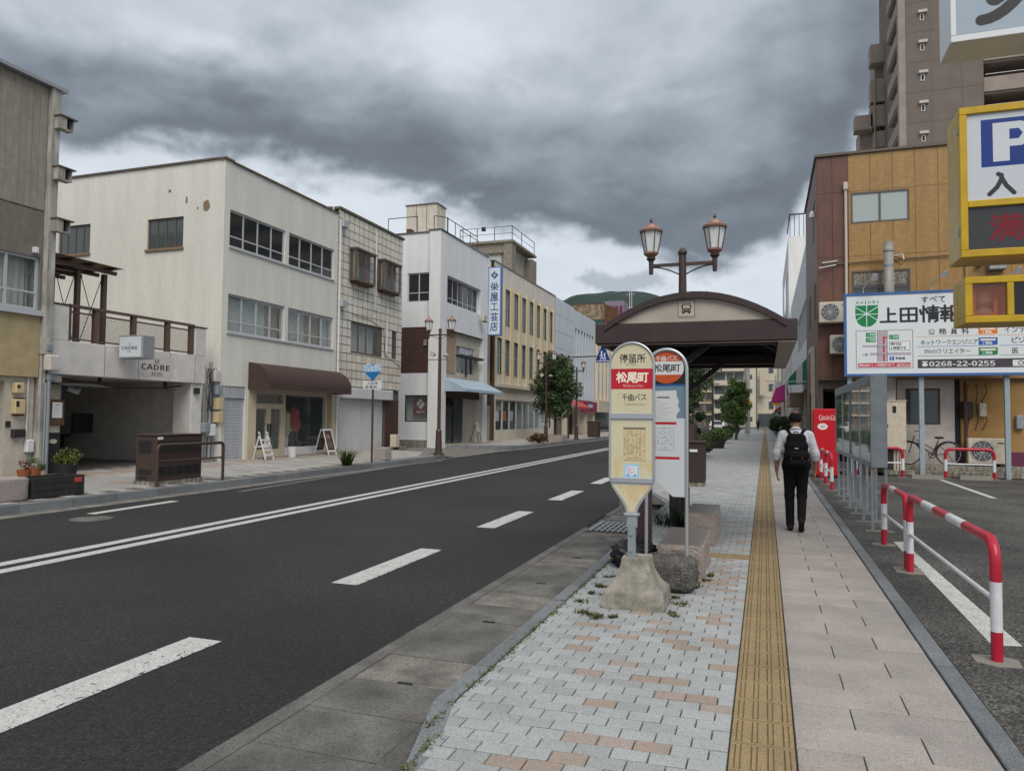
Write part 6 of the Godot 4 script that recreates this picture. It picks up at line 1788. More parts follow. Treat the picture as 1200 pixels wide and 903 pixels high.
func far_right() -> void:
	var w := Face.new(Vector3(1.75, 0, 0), Vector3(0, 0, -1), Vector3(-1, 0, 0))
	var t := thing("grey_shop_building", "grey rendered building with a striped awning past the brown one", "building", Vector3(4.0, 0, -43.0))
	var b := nb()
	wall(b, w, 32.2, 54.0, 3.0, 9.4, [[34.0, 44.0, 5.2, 7.0]], 0.2)
	put(t, "wall", b, M.white_wall)
	window(t, w, 34.0, 44.0, 5.2, 7.0, 8, M.alu_frame, M.frosted, 1, 0.05, 0.08)
	put(t, "south_wall", nb().box(1.76, 0.0, -32.0, 12, 9.5, -32.2), M.brick_brown)
	put(t, "shop_front", fbox(nb(), w, 32.25, 54.0, 0.0, 2.98, -0.4, -0.3), M.dark_glass)
	for i in 6: put(t, "shop_post", fbox(nb(), w, 33.0 + 4.0 * i, 33.4 + 4.0 * i, 0.0, 2.98, -0.29, 0.0), M.ivory_wall)
	put(t, "body", nb().box(2.2, 0.0, -32.3, 12, 9.3, -54.0), M.white_wall)
	put(t, "sign_board", fbox(nb(), w, 38.6, 44.0, 2.3, 2.95, 0.0, 0.6), M.tan_curtain)
	# striped awning: every strip is a piece
	var aw := thing("striped_awning", "green and white striped awning above the shop door", "awning", Vector3(1.3, 3.0, -35.2))
	for i in 6:
		var z0 := -32.6 - 0.95 * i; var z1 := z0 - 0.94
		b = nb()
		b.quad(Vector3(1.72, 4.25, z0), Vector3(0.95, 3.35, z0), Vector3(0.95, 3.35, z1), Vector3(1.72, 4.25, z1))
		b.quad(Vector3(0.95, 3.35, z0), Vector3(0.95, 3.05, z0), Vector3(0.95, 3.05, z1), Vector3(0.95, 3.35, z1))
		put(aw, "strip", b, M.awning_green if i % 2 == 0 else M.awning_white)
	b = nb()
	b.tri(Vector3(1.72, 4.25, -32.6), Vector3(1.72, 3.1, -32.6), Vector3(0.95, 3.35, -32.6)); b.tri(Vector3(1.72, 3.1, -32.6), Vector3(0.95, 3.05, -32.6), Vector3(0.95, 3.35, -32.6))
	put(aw, "end_panel", b, M.awning_green)
	var sx := [1.72, 1.48, 1.24, 1.0]
	for i in 3:
		b = nb()
		var ya: float = 3.35 + (sx[i] - 0.95) / 0.77 * 0.9; var yb: float = 3.35 + (sx[i + 1] - 0.95) / 0.77 * 0.9
		b.quad(Vector3(sx[i], 3.12, -32.59), Vector3(sx[i], ya, -32.59), Vector3(sx[i + 1], yb, -32.59), Vector3(sx[i + 1], 3.12, -32.59))
		put(aw, "end_stripe", b, M.awning_green if i != 1 else M.awning_white)
	put(aw, "frame", nb().tube([Vector3(1.7, 3.2, -32.58), Vector3(0.97, 3.2, -32.58), Vector3(0.97, 3.2, -38.2)], 0.02, 6), M.white_metal)
	var cf := thing("canopy_frame", "beige steel canopy post and beam beside the red vending machine", "post", Vector3(1.5, 0, -26.6))
	put(cf, "post", nb().box(1.48, 0.0, -26.6, 1.60, 4.1, -26.72), M.ivory_box)
	put(cf, "beam", nb().box(1.49, 3.95, -26.73, 1.59, 4.1, -28.5).box(1.61, 2.55, -26.6, 3.0, 2.63, -26.7), M.ivory_box)
	put(cf, "brace", nb().bar(Vector3(1.54, 3.3, -26.75), Vector3(1.54, 3.95, -27.5), 0.06), M.ivory_box)
	t = thing("white_tower_block", "white tiled block with a railed roof behind the grey building", "building", Vector3(4.0, 0, -64.0))
	put(t, "wall", nb().box(1.6, 0.0, -54.2, 12, 14.4, -72.0), M.bright_wall)
	for i in 5: put(t, "joint", nb().box(1.59, 3.0 + 2.2 * i, -54.18, 1.6, 3.04 + 2.2 * i, -72.0), M.grout)
	put(t, "window", nb().box(1.58, 9.0, -60.0, 1.6, 12.5, -66.0), M.dark_glass)
	var r := put(t, "roof_rail", nb().tube([Vector3(6.0, 16.0, -54.4), Vector3(1.7, 16.0, -54.4), Vector3(1.7, 16.0, -60.0)], 0.05, 6), M.iron)
	for i in 8: put(r, "baluster", nb().box(1.7 + 0.3 * i, 14.4, -54.36, 1.74 + 0.3 * i, 16.0, -54.40), M.iron)
	put(t, "shop_front", nb().box(1.4, 0.0, -56.0, 1.599, 3.0, -72.0), M.ivory_wall)
	var pk := thing("magenta_awning", "small magenta shop awning far along the right pavement", "awning", Vector3(1.0, 2.2, -58.0))
	put(pk, "canopy", nb().hexa([Vector3(1.4, 3.0, -57), Vector3(0.4, 2.9, -57), Vector3(0.4, 2.9, -61), Vector3(1.4, 3.0, -61), Vector3(1.4, 4.2, -57), Vector3(0.75, 3.9, -57), Vector3(0.75, 3.9, -61), Vector3(1.4, 4.2, -61)]), M.magenta)

func apartment_tower() -> void:
	var t := thing("apartment_tower", "tall taupe apartment tower with balconies and tiny slit windows", "building", Vector3(18.0, 0, -88.0))
	var z := -80.0
	put(t, "wall", nb().box(13.4, 0.0, z, 20.05, 56.0, -97.0), M.tower)
	put(t, "wall", nb().box(20.06, 0.0, z - 2.4, 40.0, 56.0, -97.0), M.tower)
	for k in 15:
		var y := 41.5 - 3.04 * (k - 4)
		# slit window with its pale hood, in a frame that stands proud of the wall
		var fr := put(t, "window", nb().box(14.68, y - 0.32, z, 14.74, y + 0.32, z + 0.06).box(14.96, y - 0.32, z, 15.02, y + 0.32, z + 0.06).box(14.741, y + 0.26, z, 14.959, y + 0.32, z + 0.06).box(14.741, y - 0.32, z, 14.959, y - 0.26, z + 0.06), M.white_metal)
		put(fr, "pane", nb().box(14.741, y - 0.259, z, 14.959, y + 0.259, z + 0.02), M.dark_glass)
		put(t, "window_hood", nb().box(14.5, y + 0.42, z, 15.3, y + 0.68, z + 0.25), M.pink_wall)
		var yj := y + 1.6
		put(t, "joint", nb().box(13.42, yj, z, 20.03, yj + 0.05, z + 0.004), M.grout)
		# balconies on the right: parapet, rail, dark recess
		put(t, "balcony", nb().box(20.07, y - 2.15, z + 0.02, 40.0, y - 0.75, z - 0.2).box(20.07, y - 2.35, z - 0.201, 40.0, y - 2.1, z - 2.39), M.tower_light)
		put(t, "balcony_rail", nb().box(20.2, y - 0.45, z - 0.05, 40.0, y - 0.4, z - 0.1), M.white_metal)
		put(t, "balcony_door", nb().box(22.0, y - 2.0, z - 2.39, 39.0, y - 0.1, z - 2.36), M.dark_glass)
		# walkways on the street side
		put(t, "walkway", nb().box(12.75, y - 2.0, z - 0.9, 12.87, y - 0.75, -87.0).box(12.87, y - 2.2, z - 0.9, 13.39, y - 2.0, -87.0), M.tower_light)
		put(t, "walkway_shade", nb().box(13.36, y - 1.9, z - 1.6, 13.399, y + 0.3, -86.5), M.black)  # black slab paints the shade in the walkway opening
	put(t, "joint", nb().box(18.2, 0.0, z, 18.25, 56.0, z + 0.004).box(15.6, 0.0, z, 15.63, 56.0, z + 0.003), M.grout)
	put(t, "pilaster", nb().box(12.75, 0.0, z - 0.02, 13.39, 56.0, z - 0.9), M.tower_light)
	# stair wing farther back, joined to the tower; paler colour offsets the shade
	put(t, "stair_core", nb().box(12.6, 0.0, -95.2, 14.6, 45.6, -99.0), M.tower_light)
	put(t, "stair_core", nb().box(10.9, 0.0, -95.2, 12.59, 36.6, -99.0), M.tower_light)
	for q in [[11.93, 13.95, 43.6, 45.8], [11.93, 13.95, 38.9, 41.6], [11.9, 13.9, 36.0, 38.5], [10.2, 12.1, 35.8, 37.5], [12.2, 13.9, 33.5, 35.4]]:
		put(t, "stair_balcony", nb().box(q[0], q[2], -93.4, q[1], q[3], -93.6).box(q[0], q[2], -93.601, q[0] + 0.15, q[3], -95.19).box(q[0] + 0.151, q[2], -93.601, q[1], q[2] + 0.25, -95.19), M.tower_light)
	put(t, "pole", nb().tube([Vector3(12.3, 20.0, -93.2), Vector3(12.3, 41.5, -93.2)], 0.09, 6), M.tower_light)

func far_street() -> void:
	# buildings that close the view at the far end of the street
	var t := thing("corner_building", "pale beige building with long window bands closing the street's far end", "building", Vector3(-6.7, 0, -175.0))
	put(t, "wall", nb().box(-11.5, -0.1, -175.0, -2.0, 21.0, -187.0), M.far_beige)
	for j in 6:
		put(t, "balcony", nb().box(-11.4, 3.2 * j + 3.0, -173.8, -4.4, 3.2 * j + 4.1, -174.99), M.far_beige)
		for q in [[-11.0, -8.6], [-8.3, -6.9], [-6.6, -4.6]]: put(t, "window", nb().box(q[0], 3.2 * j + 0.5, -174.99, q[1], 3.2 * j + 2.7, -174.95), M.far_pane)
		put(t, "window", nb().box(-3.6, 3.2 * j + 1.2, -174.99, -2.7, 3.2 * j + 2.2, -174.95), M.far_pane)
	put(t, "sign_panel", nb().box(-4.3, 7.0, -174.5, -3.7, 16.0, -174.9), M.sign_white)
	t = thing("corner_building", "blank cream block with an upright signboard at the street's far end", "building", Vector3(2.1, 0, -190.0))
	put(t, "wall", nb().box(-1.8, -0.1, -190.0, 6.0, 24.0, -202.0), M.far_beige)
	for j in 5: put(t, "joint", nb().box(-1.8, 4.0 * j + 3.0, -190.0, 6.0, 4.0 * j + 3.12, -189.95), M.weathered)
	for j in 4: put(t, "window", nb().box(0.9, 4.4 * j + 4.2, -190.0, 2.0, 4.4 * j + 6.0, -189.94), M.far_pane)
	put(t, "shop_front", nb().box(-1.6, 0.0, -189.9, 5.0, 3.0, -189.99), M.grey_glass)
	t = thing("corner_building", "white office block with blue window bands behind the street trees", "building", Vector3(-31.0, 0, -215.0))
	put(t, "wall", nb().box(-40.0, -0.1, -215.0, -23.0, 20.0, -227.0), M.bright_wall)
	for j in 6:
		for i in 5: put(t, "window", nb().box(-39.6 + 3.3 * i, 3.2 * j + 1.3, -214.99, -36.6 + 3.3 * i, 3.2 * j + 2.8, -214.95), M.teal_glass)
	t = thing("corner_building", "narrow tan block between the white office and the street's end", "building", Vector3(-17.0, 0, -205.0))
	put(t, "wall", nb().box(-22.0, -0.1, -205.0, -12.2, 16.0, -217.0), M.weathered)
	for j in 5:
		put(t, "floor_band", nb().box(-22.1, 3.1 * j + 2.7, -204.7, -12.1, 3.1 * j + 3.1, -205.0), M.far_beige)
		for i in 3: put(t, "window", nb().box(-21.3 + 3.1 * i, 3.1 * j + 0.8, -204.99, -19.4 + 3.1 * i, 3.1 * j + 2.3, -204.95), M.far_pane)
	# the right-hand row goes on beyond the white block
	t = thing("shop_row", "row of low shops receding along the right pavement", "building", Vector3(4.0, 0, -108.0))
	var hs := [8.5, 6.2, 10.5, 7.4, 9.2]
	for i in 5:
		var z0 := -72.5 - 14.0 * i
		put(t, "front", nb().box(1.7 + 0.2 * (i % 2), 3.0, z0, 10.0, hs[i], z0 - 13.8), [M.ivory_wall, M.beige_wall, M.far_beige, M.bright_wall, M.pink_wall][i])
		put(t, "shop_front", nb().box(2.0, 0.0, z0 - 0.2, 10.0, 2.99, z0 - 13.6), M.dark_glass)
		put(t, "canopy", nb().hexa([Vector3(1.9, 2.7, z0 - 1.0), Vector3(0.9, 2.4, z0 - 1.0), Vector3(0.9, 2.4, z0 - 10.0), Vector3(1.9, 2.7, z0 - 10.0), Vector3(1.9, 3.2, z0 - 1.0), Vector3(0.95, 2.6, z0 - 1.0), Vector3(0.95, 2.6, z0 - 10.0), Vector3(1.9, 3.2, z0 - 10.0)]), [M.awning_red, M.awning_white, M.awning_blue, M.tan_curtain, M.awning_green][i])
		for k in 3: put(t, "window", nb().box(1.66 + 0.2 * (i % 2), 4.2, z0 - 1.5 - 4.0 * k, 1.7 + 0.2 * (i % 2), 5.6, z0 - 4.2 - 4.0 * k), M.grey_glass)
	for q in [[-76.0, 3.4, 5.4, M.sign_white, "white projecting shop sign far along the right pavement"], [-92.0, 3.3, 4.6, M.amber, "orange projecting shop sign farther along the right pavement"], [-101.0, 3.5, 6.0, M.ivory_box, "cream projecting shop sign at the end of the right-hand row"]]:
		var ps := thing("shop_sign", q[4], "sign", Vector3(1.3, q[1], q[0]), "projecting shop signs")
		put(ps, "board", nb().cbox(0.9, q[1], q[0], 1.6, q[2], q[0] - 0.2, 0.02), q[3])
		put(ps, "bracket", nb().box(1.6, q[1] + 0.3, q[0] - 0.05, 1.9, q[1] + 0.4, q[0] - 0.15), M.iron)
	var sg := thing("upright_sign", "narrow cream upright sign on the block at the street's far end", "sign", Vector3(-0.6, 8.0, -188.0))
	put(sg, "case", nb().cbox(-1.2, 7.5, -188.0, 0.2, 14.0, -188.6, 0.05), M.ivory_box)
	put(sg, "bracket", nb().box(-0.7, 9.0, -188.6, -0.3, 9.4, -190.0), M.iron)
	# tall concrete pole by the far pavement
	var up := thing("utility_pole", "tall grey concrete utility pole far along the pavement", "utility pole", Vector3(-1.9, 0, -88.0))
	put(up, "pole", nb().lathe(Vector3(-1.9, 0, -88.0), [Vector2(0.3, 0.0), Vector2(0.22, 14.0), Vector2(0.0, 14.0)], 12), M.pale_concrete)
	put(up, "crossarm", nb().box(-3.2, 10.6, -87.7, -0.6, 10.75, -87.8).box(-3.0, 9.4, -87.7, -0.8, 9.5, -87.8), M.galv)
	# low shop things along the right pavement
	var ys := thing("hanging_sign", "small yellow sign hanging over the far pavement", "sign", Vector3(-1.5, 2.6, -70.0))
	put(ys, "board", nb().cbox(-1.9, 2.75, -70.0, -1.15, 3.3, -70.15, 0.03), M.sign_yellow)
	put(ys, "post", nb().tube([Vector3(-1.5, 0.0, -70.2), Vector3(-1.5, 3.0, -70.2)], 0.05, 6), M.galv)
	# cars parked up the road
	car(Vector3(-5.4, ROAD_Y, -92.0), M.car_white, "white parked car seen far up the road behind the trees")
	car(Vector3(-6.0, ROAD_Y, -104.0), M.car_white, "second white car standing behind the first far up the road")

func car(at: Vector3, m: Material, label: String) -> void:
	var t := thing("parked_car", label, "car", at, "cars far up the road")
	var side := PackedVector2Array([Vector2(-2.0, 0.35), Vector2(-2.05, 0.7), Vector2(-1.95, 0.95), Vector2(-1.2, 1.02), Vector2(-0.6, 1.48), Vector2(0.9, 1.52), Vector2(1.75, 1.05), Vector2(2.0, 0.95), Vector2(2.05, 0.4)])
	put(t, "body", nb().prism(side, func(x, y, d): return at + Vector3(d * (1.0 if y < 1.1 else 0.86), y, x), -0.85, 0.85), m)
	put(t, "rear_window", nb().hexa([at + Vector3(-0.62, 1.08, 1.74), at + Vector3(0.62, 1.08, 1.74), at + Vector3(0.62, 1.06, 1.78), at + Vector3(-0.62, 1.06, 1.78), at + Vector3(-0.55, 1.45, 1.05), at + Vector3(0.55, 1.45, 1.05), at + Vector3(0.55, 1.47, 1.09), at + Vector3(-0.55, 1.47, 1.09)]), M.dark_glass)
	for x in [-0.86, 0.86]:
		for z in [-1.3, 1.3]:
			var wh := put(t, "wheel", nb().tube([at + Vector3(x - 0.09, 0.32, z), at + Vector3(x + 0.09, 0.32, z)], 0.32, 14), M.rubber)
			put(wh, "rim", nb().tube([at + Vector3(x - 0.1, 0.32, z), at + Vector3(x + 0.1, 0.32, z)], 0.19, 10), M.alu)
		put(t, "tail_lamp", nb().box(at.x + x * 0.98, at.y + 0.75, at.z + 2.02, at.x + x * 0.72, at.y + 0.92, at.z + 2.06), M.red_paint)

func mountain() -> void:
	O = Vector3.ZERO
	var n := FastNoiseLite.new()
	n.seed = 5; n.frequency = 0.0016; n.fractal_octaves = 5
	var st := SurfaceTool.new()
	st.begin(Mesh.PRIMITIVE_TRIANGLES)
	st.set_smooth_group(1)
	var ridge := [[-1900.0, 150.0], [-1300.0, 250.0], [-850.0, 420.0], [-760.0, 480.0], [-660.0, 512.0], [-560.0, 527.0], [-440.0, 522.0], [-330.0, 492.0], [-250.0, 485.0], [-190.0, 505.0], [-110.0, 440.0], [0.0, 330.0], [200.0, 260.0], [420.0, 220.0], [800.0, 190.0], [1500.0, 180.0]]
	var nx := 130
	var nz := 30
	var grid := []
	for j in nz + 1:
		var row := []
		for i in nx + 1:
			var x := lerpf(-1900.0, 1500.0, float(i) / nx)
			var top := 200.0
			for k in ridge.size() - 1:
				if x >= ridge[k][0] and x <= ridge[k + 1][0]: top = lerpf(ridge[k][1], ridge[k + 1][1], (x - ridge[k][0]) / (ridge[k + 1][0] - ridge[k][0]))
			var t := float(j) / nz
			var z := lerpf(-1900.0, -3700.0, t)
			var h := top * (sin(minf(t / 0.62, 1.0) * PI / 2) if t < 0.62 else cos((t - 0.62) / 0.38 * PI * 0.45))
			h += (n.get_noise_2d(x, z) * 60.0 + n.get_noise_2d(x * 4.0, z * 4.0) * 14.0) * (1.0 - 0.6 * smoothstep(0.4, 0.62, t)) * smoothstep(0.0, 0.2, t)
			row.append(Vector3(x, h - 6.0, z))
		grid.append(row)
	for j in nz:
		for i in nx:
			for q in [grid[j][i], grid[j + 1][i], grid[j + 1][i + 1], grid[j][i], grid[j + 1][i + 1], grid[j][i + 1]]: st.add_vertex(q)
	st.generate_normals()
	structure("mountain", st.commit(), M.mountain)

# ---------------------------------------------------------------- bus shelter with its lamp
func lantern(t: Node, at: Vector3, k := 1.0, n := 6) -> void:     # a lantern on its stem; at: foot of the stem
	var l := put(t, "lantern", nb().lathe(at, [Vector2(0.0, 0.0), Vector2(0.035 * k, 0.01 * k), Vector2(0.04 * k, 0.22 * k), Vector2(0.075 * k, 0.26 * k), Vector2(0.075 * k, 0.28 * k), Vector2(0.05 * k, 0.285 * k)], 10), M.brown_metal)
	put(l, "collar", nb().lathe(at, [Vector2(0.045 * k, 0.28 * k), Vector2(0.12 * k, 0.34 * k), Vector2(0.125 * k, 0.37 * k), Vector2(0.0, 0.372 * k)], n, true), M.copper)
	put(l, "glass", nb().lathe(at, [Vector2(0.105 * k, 0.374 * k), Vector2(0.165 * k, 0.70 * k), Vector2(0.0, 0.702 * k)], n, true), M.lamp_glass)
	var b := nb()
	for i in n:
		var a := TAU * i / n
		b.bar(at + Vector3(cos(a) * 0.112 * k, 0.372 * k, sin(a) * 0.112 * k), at + Vector3(cos(a) * 0.172 * k, 0.70 * k, sin(a) * 0.172 * k), 0.014 * k)
	put(l, "glazing_bars", b, M.brown_metal)
	put(l, "cap", nb().lathe(at, [Vector2(0.0, 0.703 * k), Vector2(0.19 * k, 0.705 * k), Vector2(0.195 * k, 0.735 * k), Vector2(0.13 * k, 0.775 * k), Vector2(0.12 * k, 0.80 * k), Vector2(0.055 * k, 0.83 * k), Vector2(0.02 * k, 0.86 * k), Vector2(0.0, 0.862 * k)], 18), M.copper)
	put(l, "finial", nb().lathe(at, [Vector2(0.012 * k, 0.855 * k), Vector2(0.026 * k, 0.885 * k), Vector2(0.012 * k, 0.925 * k), Vector2(0.0, 0.95 * k)], 8), M.brown_metal)

func lamp_head(t: Node, at: Vector3, k := 1.0) -> void:     # post head with two arms across the street; at: where the arms meet the post
	put(t, "arm", nb().box(at.x - 0.5 * k, at.y - 0.025, at.z - 0.02, at.x + 0.5 * k, at.y + 0.025, at.z + 0.02), M.brown_metal)
	for s in [-1.0, 1.0]:
		var pts := []
		for i in 7:
			var u := float(i) / 6
			pts.append(at + Vector3(s * lerpf(0.04, 0.47, u) * k, -0.17 * k + 0.14 * k * sin(u * PI / 2), 0))
		put(t, "scroll", nb().tube(pts, 0.012, 6), M.brown_metal)
		lantern(t, at + Vector3(s * 0.505 * k, -0.15 * k, 0), k)
	put(t, "finial", nb().lathe(at, [Vector2(0.055, 0.14), Vector2(0.075, 0.18), Vector2(0.075, 0.20), Vector2(0.045, 0.25), Vector2(0.0, 0.28)], 10), M.brown_metal)

func shelter() -> void:
	var x0 := -1.79
	var x1 := 0.32
	var z0 := -8.0
	var z1 := -12.3
	var y0 := 2.42
	var y1 := 2.645
	var t := thing("bus_shelter", "dark brown bus shelter with an arched roof and bus pictogram", "bus shelter", Vector3(-1.3, 0, -10.1))
	for zz in [[z0, z0 - 0.10], [z1, z1 + 0.10]]: put(t, "end_beam", nb().cbox(x0, y0, zz[0], x1, y1, zz[1], 0.012), M.shelter_brown)
	put(t, "edge_beam", nb().cbox(x0, y0, z0 - 0.102, x0 + 0.10, y1, z1 + 0.102, 0.01), M.shelter_brown)
	put(t, "edge_beam", nb().cbox(x1 - 0.10, y0, z0 - 0.102, x1, y1, z1 + 0.102, 0.01), M.shelter_brown)
	put(t, "soffit_board", nb().box(x1 - 0.185, y0 - 0.014, z0 - 0.02, x1 - 0.012, y0 - 0.002, z1 + 0.02), M.shelter_soffit)
	put(t, "front_trim", nb().box(x0 + 0.02, y0 - 0.012, z0 - 0.03, x1 - 0.19, y0 - 0.002, z0 - 0.07), M.shelter_soffit)
	# arched roof and gables
	var n := 20
	var top := func(u: float) -> float: return y1 - 0.02 + 0.335 * (1.0 - pow(absf(u), 2.0))
	var xm := (x0 + x1) * 0.5
	var hw := (x1 - x0) * 0.5 - 0.10
	var b := nb()
	var under := nb()
	b.st.set_smooth_group(1)
	for i in n:
		var ua := -1.0 + 2.0 * i / n; var ub := -1.0 + 2.0 * (i + 1) / n
		b.quad(Vector3(xm + hw * ua, top.call(ua), z0), Vector3(xm + hw * ub, top.call(ub), z0), Vector3(xm + hw * ub, top.call(ub), z1), Vector3(xm + hw * ua, top.call(ua), z1))
		under.quad(Vector3(xm + hw * ua, top.call(ua) - 0.05, z0 - 0.1), Vector3(xm + hw * ua, top.call(ua) - 0.05, z1 + 0.1), Vector3(xm + hw * ub, top.call(ub) - 0.05, z1 + 0.1), Vector3(xm + hw * ub, top.call(ub) - 0.05, z0 - 0.1))
	put(t, "roof", b, M.shelter_brown)
	put(t, "ceiling", under, M.shelter_under)
	for zz in [z0, z1]:
		var sgn := 1.0 if zz == z0 else -1.0
		b = nb()
		for i in n:
			var ua := -1.0 + 2.0 * i / n; var ub := -1.0 + 2.0 * (i + 1) / n
			b.hexa([Vector3(xm + hw * ua, top.call(ua) - 0.065, zz + 0.02 * sgn), Vector3(xm + hw * ub, top.call(ub) - 0.065, zz + 0.02 * sgn), Vector3(xm + hw * ub, top.call(ub) - 0.065, zz - 0.06 * sgn), Vector3(xm + hw * ua, top.call(ua) - 0.065, zz - 0.06 * sgn),
				Vector3(xm + hw * ua, top.call(ua) + 0.005, zz + 0.02 * sgn), Vector3(xm + hw * ub, top.call(ub) + 0.005, zz + 0.02 * sgn), Vector3(xm + hw * ub, top.call(ub) + 0.005, zz - 0.06 * sgn), Vector3(xm + hw * ua, top.call(ua) + 0.005, zz - 0.06 * sgn)])
		put(t, "arch", b, M.shelter_brown)
		var poly := PackedVector2Array()
		for i in n + 1:
			var u := -0.95 + 1.9 * i / n
			poly.append(Vector2(xm + hw * u, maxf(top.call(u) - 0.066, y1 + 0.0015)))
		put(t, "gable", nb().prism(poly, func(x, y, d): return Vector3(x, y, d), zz - 0.03 * sgn, zz - 0.04 * sgn), M.shelter_panel)
		put(t, "gable_shade", nb().prism(poly, func(x, y, d): return Vector3(x, y, d), zz - 0.05 * sgn, zz - 0.055 * sgn), M.shelter_under)  # added dark sheet standing in for the shade inside the gable
	var p := Print.new(128, 128, lin(0.46, 0.40, 0.335))
	var k := Color(0.13, 0.10, 0.10)
	var bg := lin(0.46, 0.40, 0.335)
	p.box(4, 4, 124, 124, 4, k)
	p.poly(PackedVector2Array([Vector2(34, 36), Vector2(42, 26), Vector2(86, 26), Vector2(94, 36), Vector2(96, 92), Vector2(32, 92)]), k)
	p.rect(40, 38, 88, 64, bg); p.rect(46, 29, 82, 34, bg); p.disc(Vector2(42, 78), 5, 5, bg); p.disc(Vector2(86, 78), 5, 5, bg); p.rect(54, 74, 74, 78, bg)
	p.rect(36, 92, 50, 102, k); p.rect(78, 92, 92, 102, k); p.rect(26, 42, 31, 56, k); p.rect(97, 42, 102, 56, k)
	b = nb()
	b.uquad(Vector3(-0.893, 2.885, z0 - 0.026), Vector3(-0.70, 2.885, z0 - 0.026), Vector3(-0.70, 2.692, z0 - 0.026), Vector3(-0.893, 2.692, z0 - 0.026))
	put(t, "pictogram", b, printed(p, 0.6))
	# ribs under the roof, posts, brackets, beam
	for i in 4:
		var z := z0 - 0.6 - 1.05 * i
		b = nb()
		for j in n:
			var ua := -1.0 + 2.0 * j / n; var ub := -1.0 + 2.0 * (j + 1) / n
			b.bar(Vector3(xm + hw * ua, top.call(ua) - 0.10, z), Vector3(xm + hw * ub, top.call(ub) - 0.10, z), 0.05)
		put(t, "rib", b, M.shelter_under)
	for z in [-8.6, -11.65]:
		put(t, "post", nb().cbox(-1.41, -0.01, z + 0.08, -1.25, y0 + 0.10, z - 0.08, 0.012), M.shelter_brown)
		put(t, "cross_beam", nb().box(x0 + 0.11, y0 + 0.02, z + 0.05, x1 - 0.11, y0 + 0.14, z - 0.05), M.shelter_under)
		put(t, "bracket", nb().bar(Vector3(-1.24, 1.95, z), Vector3(-0.62, y0 + 0.03, z), 0.07), M.shelter_under)
		put(t, "base_plate", nb().box(-1.47, 0.0, z + 0.14, -1.19, 0.03, z - 0.14), M.shelter_brown)
	put(t, "long_beam", nb().box(-1.40, y0 - 0.09, z0 - 0.25, -1.26, y0 + 0.02, z1 + 0.25), M.shelter_under)
	put(t, "rain_pipe", nb().tube([Vector3(-1.62, y0 - 0.02, z0 - 0.2), Vector3(-1.62, y0 - 0.02, z1 + 0.2)], 0.045, 8), M.brown_metal)
	put(t, "back_panel", nb().cbox(-1.36, 0.9, -8.9, -1.30, 2.1, -9.05, 0.006), M.shelter_brown)
	var lp := thing("shelter_lamp", "twin-lantern street lamp rising through the bus shelter's roof", "street lamp", Vector3(-1.25, 0, -12.0))
	put(lp, "post", nb().lathe(Vector3(-1.25, 0, -12.0), [Vector2(0.11, 0.0), Vector2(0.11, 0.5), Vector2(0.075, 0.6), Vector2(0.065, 3.6), Vector2(0.058, 4.24), Vector2(0.0, 4.241)], 14), M.brown_metal)
	lamp_head(lp, Vector3(-1.25, 4.10, -12.0))
	put(lp, "roof_flange", nb().cbox(-1.5, 2.9, -11.8, -0.95, 2.96, -12.2, 0.01), M.iron)

func outline_face(b: B, poly: PackedVector2Array, z: float, lo: Vector2, hi: Vector2) -> B:   # a flat face with its print laid over the box lo..hi
	var t := Geometry2D.triangulate_polygon(poly)
	for i in range(0, t.size(), 3):
		var q := [poly[t[i]], poly[t[i + 1]], poly[t[i + 2]]]
		if (q[1] - q[0]).cross(q[2] - q[0]) > 0.0: q.reverse()
		for v: Vector2 in q:
			b.st.set_uv(Vector2((v.x - lo.x) / (hi.x - lo.x), (hi.y - v.y) / (hi.y - lo.y)))
			b.st.add_vertex(Vector3(v.x, v.y, z) - b.o)
	return b

func lollipop(cx: float, cy: float, r: float, yb: float, yn: float, neck: float, inset := 0.0) -> PackedVector2Array:
	var p := PackedVector2Array()
	for i in 21:
		var a := PI - PI * i / 20
		p.append(Vector2(cx + (r - inset) * cos(a), cy + (r - inset) * sin(a)))
	for i in 11:      # the sides draw in to the neck in an S curve
		var u := float(i) / 10
		p.append(Vector2(cx + lerpf(r, neck, u * u * (3 - 2 * u)) - inset, lerpf(yb, yn, u)))
	for i in 11:
		var u := 1.0 - float(i) / 10
		p.append(Vector2(cx - lerpf(r, neck, u * u * (3 - 2 * u)) + inset, lerpf(yb, yn, u)))
	return p

